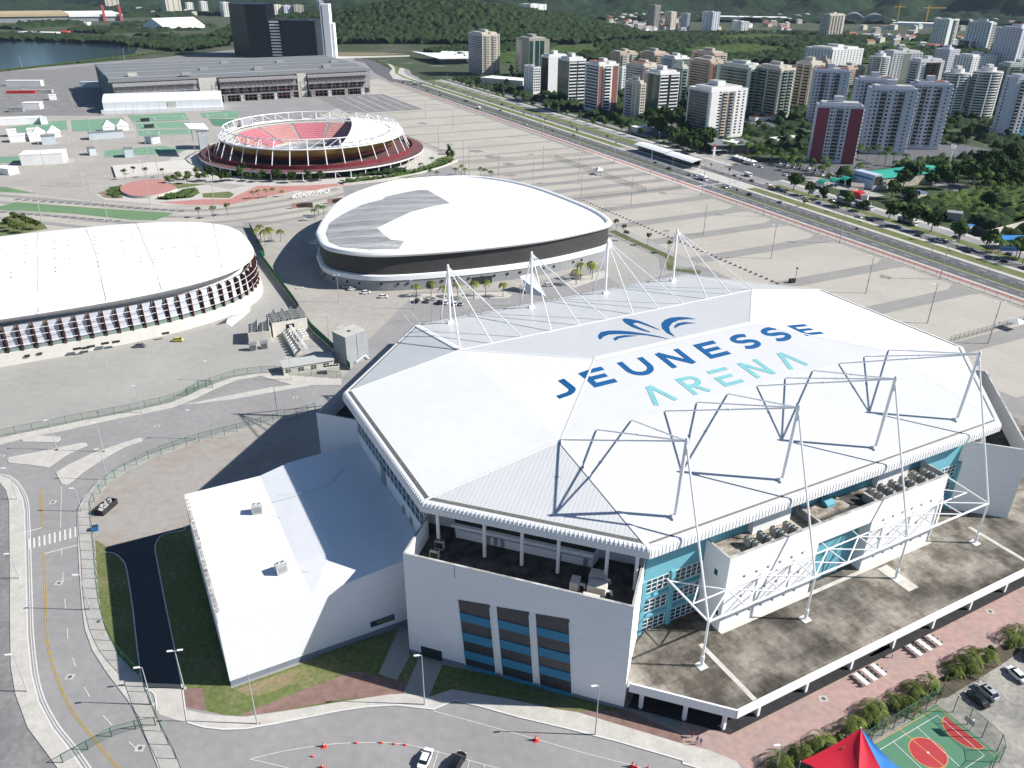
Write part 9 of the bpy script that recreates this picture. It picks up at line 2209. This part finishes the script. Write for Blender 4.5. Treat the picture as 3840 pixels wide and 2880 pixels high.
p = TG(2, 1, 710, 172); t = empty('lighting_tower', (p.x, p.y, 0), .3, 'black mobile lighting tower at the end of the barrier row', 'lighting tower'); b = MB(); b.box(-1.6, 1.2, -.7, .7, .4, 1.8); b.build('generator', m_dark, t); b = MB(); b.tube((1.3, 0, .3), (1.3, 0, 6.5), .1, 6); b.box(1.0, 1.6, -.5, .5, 6.3, 6.8); b.build('mast', m_dark, t)
for x in (-.9, .6): b = MB(); b.tube((x, -.8, .35), (x, .8, .35), .35, 8); b.build('wheel', m_tyre, t)
P, Q = TG(0, 0, 1300, 972), TG(0, 0, 1362, 968); hv = hgt(T(0, 0, 1300, 972), T(0, 0, 1290, 852)); vt, c = simple('service_tower', 'grey service tower under a wide white canopy left of the round stadium', 'tower', rect(P, Q, 16), hv, m_pale, m_hallg)
q = [TG(0, 0, *a, hv+6)-Vector((c.x, c.y, 0)) for a in ((1190, 800), (1320, 800), (1358, 842), (1230, 838))]
b = MB(); b.prism([(a.x, a.y) for a in q], hv+5.4, hv+6.2); b.build('canopy', m_memb, vt)
b = MB(); k_ = sum(q, Vector((0, 0, 0)))/4
for a in q: m_ = a.lerp(k_, .6); b.tube((m_.x*.6, m_.y*.6, hv), (m_.x, m_.y, hv+5.4), .25, 5)
b.build('canopy_strut', m_steel, vt)
sb = [((865, 375), (1200, 350), 9, 5, 'long pale service block below the white peaked tents', 0), ((1465, 415), (1550, 400), 8, 5, 'small pale block in front of the striped courts', 0), ((870, 525), (935, 518), 7, 5, 'small pale block left of the isolated green court', 0), ((1210, 545), (1295, 538), 8, 6, 'small pale block standing on the edge of the isolated green court', 0), ((210, 620), (620, 600), 16, 7, 'long white two bar block on the left yard', 1),
  ((410, 420), (545, 410), 9, 6, 'pale blue block among the left yard sheds', 0), ((100, 400), (250, 390), 9, 5, 'white shed at the far left of the yard sheds', 1), ((290, 390), (400, 380), 9, 5, 'white shed in the middle of the yard sheds', 1), ((80, 345), (170, 338), 8, 5, 'white shed behind the far left shed', 1), ((270, 335), (350, 330), 8, 5, 'white shed behind the middle shed', 1), ((0, 235), (400, 215), 12, 5, 'long white shed along the green courts', 1), ((400, 225), (465, 220), 10, 5, 'white cube shed at the end of the long white shed', 1), ((-60, 700), (90, 715), 8, 4, 'white container at the left edge', 1), ((1360, 200), (1445, 195), 3, 2.5, 'dark scoreboard panel on the upper striped court', 2), ((1400, 262), (1488, 255), 3, 2.5, 'dark scoreboard panel on the middle striped court', 2)]
for (x0, y0), (x1, y1), dep, h, l, ty in sb:
 simple('yard_block' if ty < 2 else 'scoreboard', l, 'block' if ty < 2 else 'scoreboard', rect(z5(x0, y0), z5(x1, y1), dep), h, [m_pale, m_w1, m_dark][ty], [m_roofg, m_w1, m_dark][ty])
for x, y, l in ((1120, 280, 'white twin peaked tent above the long pale service block'), (455, 345, 'white twin peaked tent among the left yard sheds')):
 p = z5(x, y); t = empty('peaked_tent', (p.x, p.y, 0), .5, l, 'tent')
 for k in (-5.5, 5.5): b = MB(); b.add([(k-5, -5, 4), (k+5, -5, 4), (k+5, 5, 4), (k-5, 5, 4), (k, 0, 9)], [(0, 1, 4), (1, 2, 4), (2, 3, 4), (3, 0, 4)]); b.box(k-4.6, k+4.6, -4.6, 4.6, 0, 3.98); b.build('canopy', m_memb, t)
for k, (x, y, L, W, h, mm, l) in enumerate(((150, 560, 40, 8, 6, m_w1, 'long white trailer row on the far left yard'), (200, 712, 16, 10, 6, m_w1, 'white tent shape on the far left yard'), (340, 650, 6, 6, 5, m_w1, 'small white box on the far left yard'), (100, 730, 12, 8, 4, m_hallg, 'grey blue shed on the far left yard'), (130, 608, 30, 3, 2.5, MATS['sign_red'], 'red container row on the far left yard'), (590, 570, 26, 9, 6, m_pale, 'pale shed in the shadow at the end of the exhibition hall'), (230, 605, 34, 5, 3, m_dirty, 'heap of pale containers on the far left yard'))):
 p = TG(0, 0, x, y); simple('yard_shed', l, 'shed', rect(p-Vector((L/2, 0, 0)), p+Vector((L/2, 3, 0)), W), h, mm, mm)
cpz = [z5(*q) for q in ((1165, 870), (1200, 830), (1300, 795), (1450, 778), (1590, 780), (1600, 800), (1710, 860), (1560, 915), (1450, 935), (1300, 935), (1200, 905))]
cp_ = sum((Vector(p) for p in cpz), Vector((0, 0, 0)))/len(cpz); pl_ = empty('round_plaza', (cp_.x, cp_.y, 0), 0, 'raised rose coloured plaza with a pale curved wall in the garden', 'plaza')
b = MB(); PL = closed([(p.x-cp_.x, p.y-cp_.y) for p in cpz], 4); b.prism([(p.x, p.y) for p in PL], 0, 1.6, 0, top=1); b.build('platform', [m_walk, m_pinkplaza], pl_)
for k, (x, y, l) in enumerate(((1960, 1350, 'rust coloured curved wall unit, left of the pair beside the oval hall'), (2190, 1320, 'rust coloured curved wall unit, right of the pair beside the oval hall'))):
 p = TG(0, 0, x, y); t = empty('corten_wall', (p.x, p.y, 0), .25, l, 'garden wall'); b = MB(); n_ = 8
 A = [(-6+12*k2/n_, 1.6*math.sin(math.pi*k2/n_)) for k2 in range(n_+1)]; b.prism(A+[(x_, y_+.4) for x_, y_ in A[::-1]], 0, 3.0); b.build('wall', m_rust, t)
 for k2 in range(5): b = MB(); b.box(-3+1.2*k2, -2.5+1.2*k2, 1.0, 1.6+.4, .8, 2.4); b.build('slot', m_dark, t)
wl2 = empty('garden_retaining_wall', (0, 0, 0), 0, 'curved pale retaining wall at the tip of the stadium garden', 'wall'); b = MB(); W2 = offset(hd, -4.6)
for i in range(len(W2)-1): b.wallseg(W2[i], W2[i+1], 0, 1.1, .5, ext=.3)
b.build('wall', m_walk, wl2)
bt2 = [z4(*q, 9) for q in ((668, 40), (790, 75), (1400, 100), (1400, 45), (1060, 40))]; c = sum(bt2, Vector((0, 0, 0)))/5
tm2 = empty('bus_terminal', (c.x, c.y, 0), 0, 'bus terminal with a wide swooping white roof behind the avenue bend', 'bus terminal')
rf = [z4(*q, 9)-c for q in ((665, 40), (790, 72), (900, 105), (1030, 138), (1405, 132), (1405, 45), (1060, 38), (1040, 60), (880, 62))]
b = MB(); b.prism([(p.x, p.y) for p in rf], 8.2, 9.0); b.build('roof', m_memb, tm2)
b = MB(); b.prism([(p.x*.8+8, p.y*.8) for p in rf[2:]], 0, 8.1); b.build('hall', m_roofg, tm2)
cvP, cvQ = TG(0, 0, -150, 150), TG(0, 0, 800, 135); dC = (cvQ-cvP); LC_ = dC.length
cv_ = empty('convention_hall', cvP, math.atan2(dC.y, dC.x), 'very long low convention hall with an ochre and white roof and two red pylons', 'convention hall')
b = MB(); b.box(0, LC_, 0, 260, 0, 12); b.build('wall', m_hallg, cv_); b = MB(); b.box(0, LC_*.62, -3, 265, 14, 20, 0); b.box(LC_*.62, LC_, -3, 265, 12, 18, 1); b.build('roof', [mat('ochre_roof', (.45, .36, .22), var=.1, scale=.02), m_w1], cv_)
for x_ in (.865, .985): b = MB(); b.box(LC_*x_-3, LC_*x_+3, -8, -4, 0, 42); b.build('pylon', mat('pylon_red', (.5, .07, .08)), cv_)
P, Q = TG(0, 0, 1060, 200), TG(0, 0, 1330, 188); mk_ = empty('white_hangar', P, math.atan2(Q.y-P.y, Q.x-P.x), 'wide white ridged tent hall beyond the lake', 'tent hall'); LL = (Q-P).length
b = MB(); b.add([(0, 0, 9), (LL, 0, 9), (LL, 90, 9), (0, 90, 9), (0, 45, 26), (LL, 45, 26), (0, 0, 0), (LL, 0, 0), (LL, 90, 0), (0, 90, 0)], [(0, 1, 5, 4), (4, 5, 2, 3), (0, 4, 3, 9, 6), (1, 7, 8, 2, 5), (6, 7, 1, 0), (3, 2, 8, 9)]); b.build('roof', m_memb, mk_)
for k, (x0, x1, y, l, mm) in enumerate(((105, 340, 232, 'long white roof strip on the far lake bank', m_w1), (380, 430, 228, 'short red roof on the far lake bank', MATS['pylon_red']), (520, 570, 165, 'white gable shed in front of the convention hall', m_w1))):
 P, Q = TG(0, 0, x0, y), TG(0, 0, x1, y+4 if k == 0 else y); simple('lakeside_shed', l, 'shed', rect(P, Q, 30), 7, mm, mm)
for x0, x1, y, l, dep, h in ((240, 680, 135, 'very long white industrial roof in the far town', 90, 12), (1380, 1640, 165, 'long pale low works below the yellow cranes', 70, 8)):
 P, Q = TG(2, 0, x0, y), TG(2, 0, x1, y+8); simple('industrial_shed', l, 'industrial shed', rect(P, Q, dep), h, m_w1, m_w1)
for x, y, l in ((1105, 142, 'left grey barrel roofed hangar below the mountain'), (1240, 150, 'right grey barrel roofed hangar below the mountain')):
 p = TG(2, 0, x, y); t = empty('barrel_hangar', p, R(-20), l, 'hangar'); b = MB(); n_ = 10; pr_ = [(70*k/n_, 8+18*math.sin(math.pi*k/n_)) for k in range(n_+1)]; vs = [(x_-35, 0, z_) for x_, z_ in pr_]+[(x_-35, 110, z_) for x_, z_ in pr_]
 b.add(vs, [(k, k+1, n_+2+k, n_+1+k) for k in range(n_)]); b.add([(x_-35, 0, z_) for x_, z_ in pr_]+[(35, 0, 0), (-35, 0, 0)], [tuple(range(n_+3))]); b.build('roof', m_hallg, t)
for x, y, l in ((1385, 150, 'left yellow tower crane below the mountain'), (1570, 160, 'right yellow tower crane with a long jib below the mountain')):
 p = TG(2, 0, x, y); t = empty('tower_crane', p, R(10), l, 'crane'); m_y = mat('crane_yellow', (.55, .33, .05)); hh = 55
 b = MB(); b.box(-1.5, 1.5, -1.5, 1.5, 0, hh); b.build('mast', m_y, t); b = MB(); b.box(-18, 60 if x > 1500 else 20, -1.2, 1.2, hh-9, hh-6.5); b.build('jib', m_y, t)
P, Q = z4(1560, 470), z4(2110, 520); simple('low_office', 'long low beige office building left of the small white block', 'office building', rect(P, Q, 26), 8, m_w2, m_w1)
for k, (x, y, wd_, h_, l) in enumerate(((1500, 840, 16, 4, 'white roofed single storey building behind the curved hedge'), (470, 790, 30, 4, 'low orange roofed clubhouse below the cream and green tower'), (2005, 870, 26, 4, 'orange roofed pool pavilion below the round pair'), (610, 930, 26, 3, 'row of low white awnings left of the crimson tower'))):
 p = TG(2, 0, x, y) if k else TG(1, 0, 1910, 860); simple('pavilion', l, 'pavilion', rect(p, p+Vector((wd_*.9, wd_*.4, 0)), 10), h_, m_w1, m_terra if k in (1, 2) else m_w1)
for k, (x0, y0, x1, y1) in enumerate(((480, 820, 660, 870), (2080, 880, 2200, 900))):
 p, q = TG(2, 0, x0, y0), TG(2, 0, x1, y1); b = MB(); P2 = rect(p, q, 14); flat('pool', P2, 0.35, mat('pool_water', (.05, .38, .42), rough=.1))
# ================================================================ air
m_haze = bpy.data.materials.new('haze'); m_haze.use_nodes = True
nt = m_haze.node_tree; nt.nodes.clear(); ou = nt.nodes.new('ShaderNodeOutputMaterial'); pv = nt.nodes.new('ShaderNodeVolumePrincipled')
pv.inputs['Color'].default_value = (0.62, 0.80, 1.0, 1); pv.inputs['Density'].default_value = 0.000024; pv.inputs['Anisotropy'].default_value = 0.0
nt.links.new(pv.outputs[0], ou.inputs['Volume'])
b = MB(); b.box(-3300, 3900, -900, 5400, -5, 1500)
hz = b.build('haze', m_haze); tag(hz, kind='stuff')
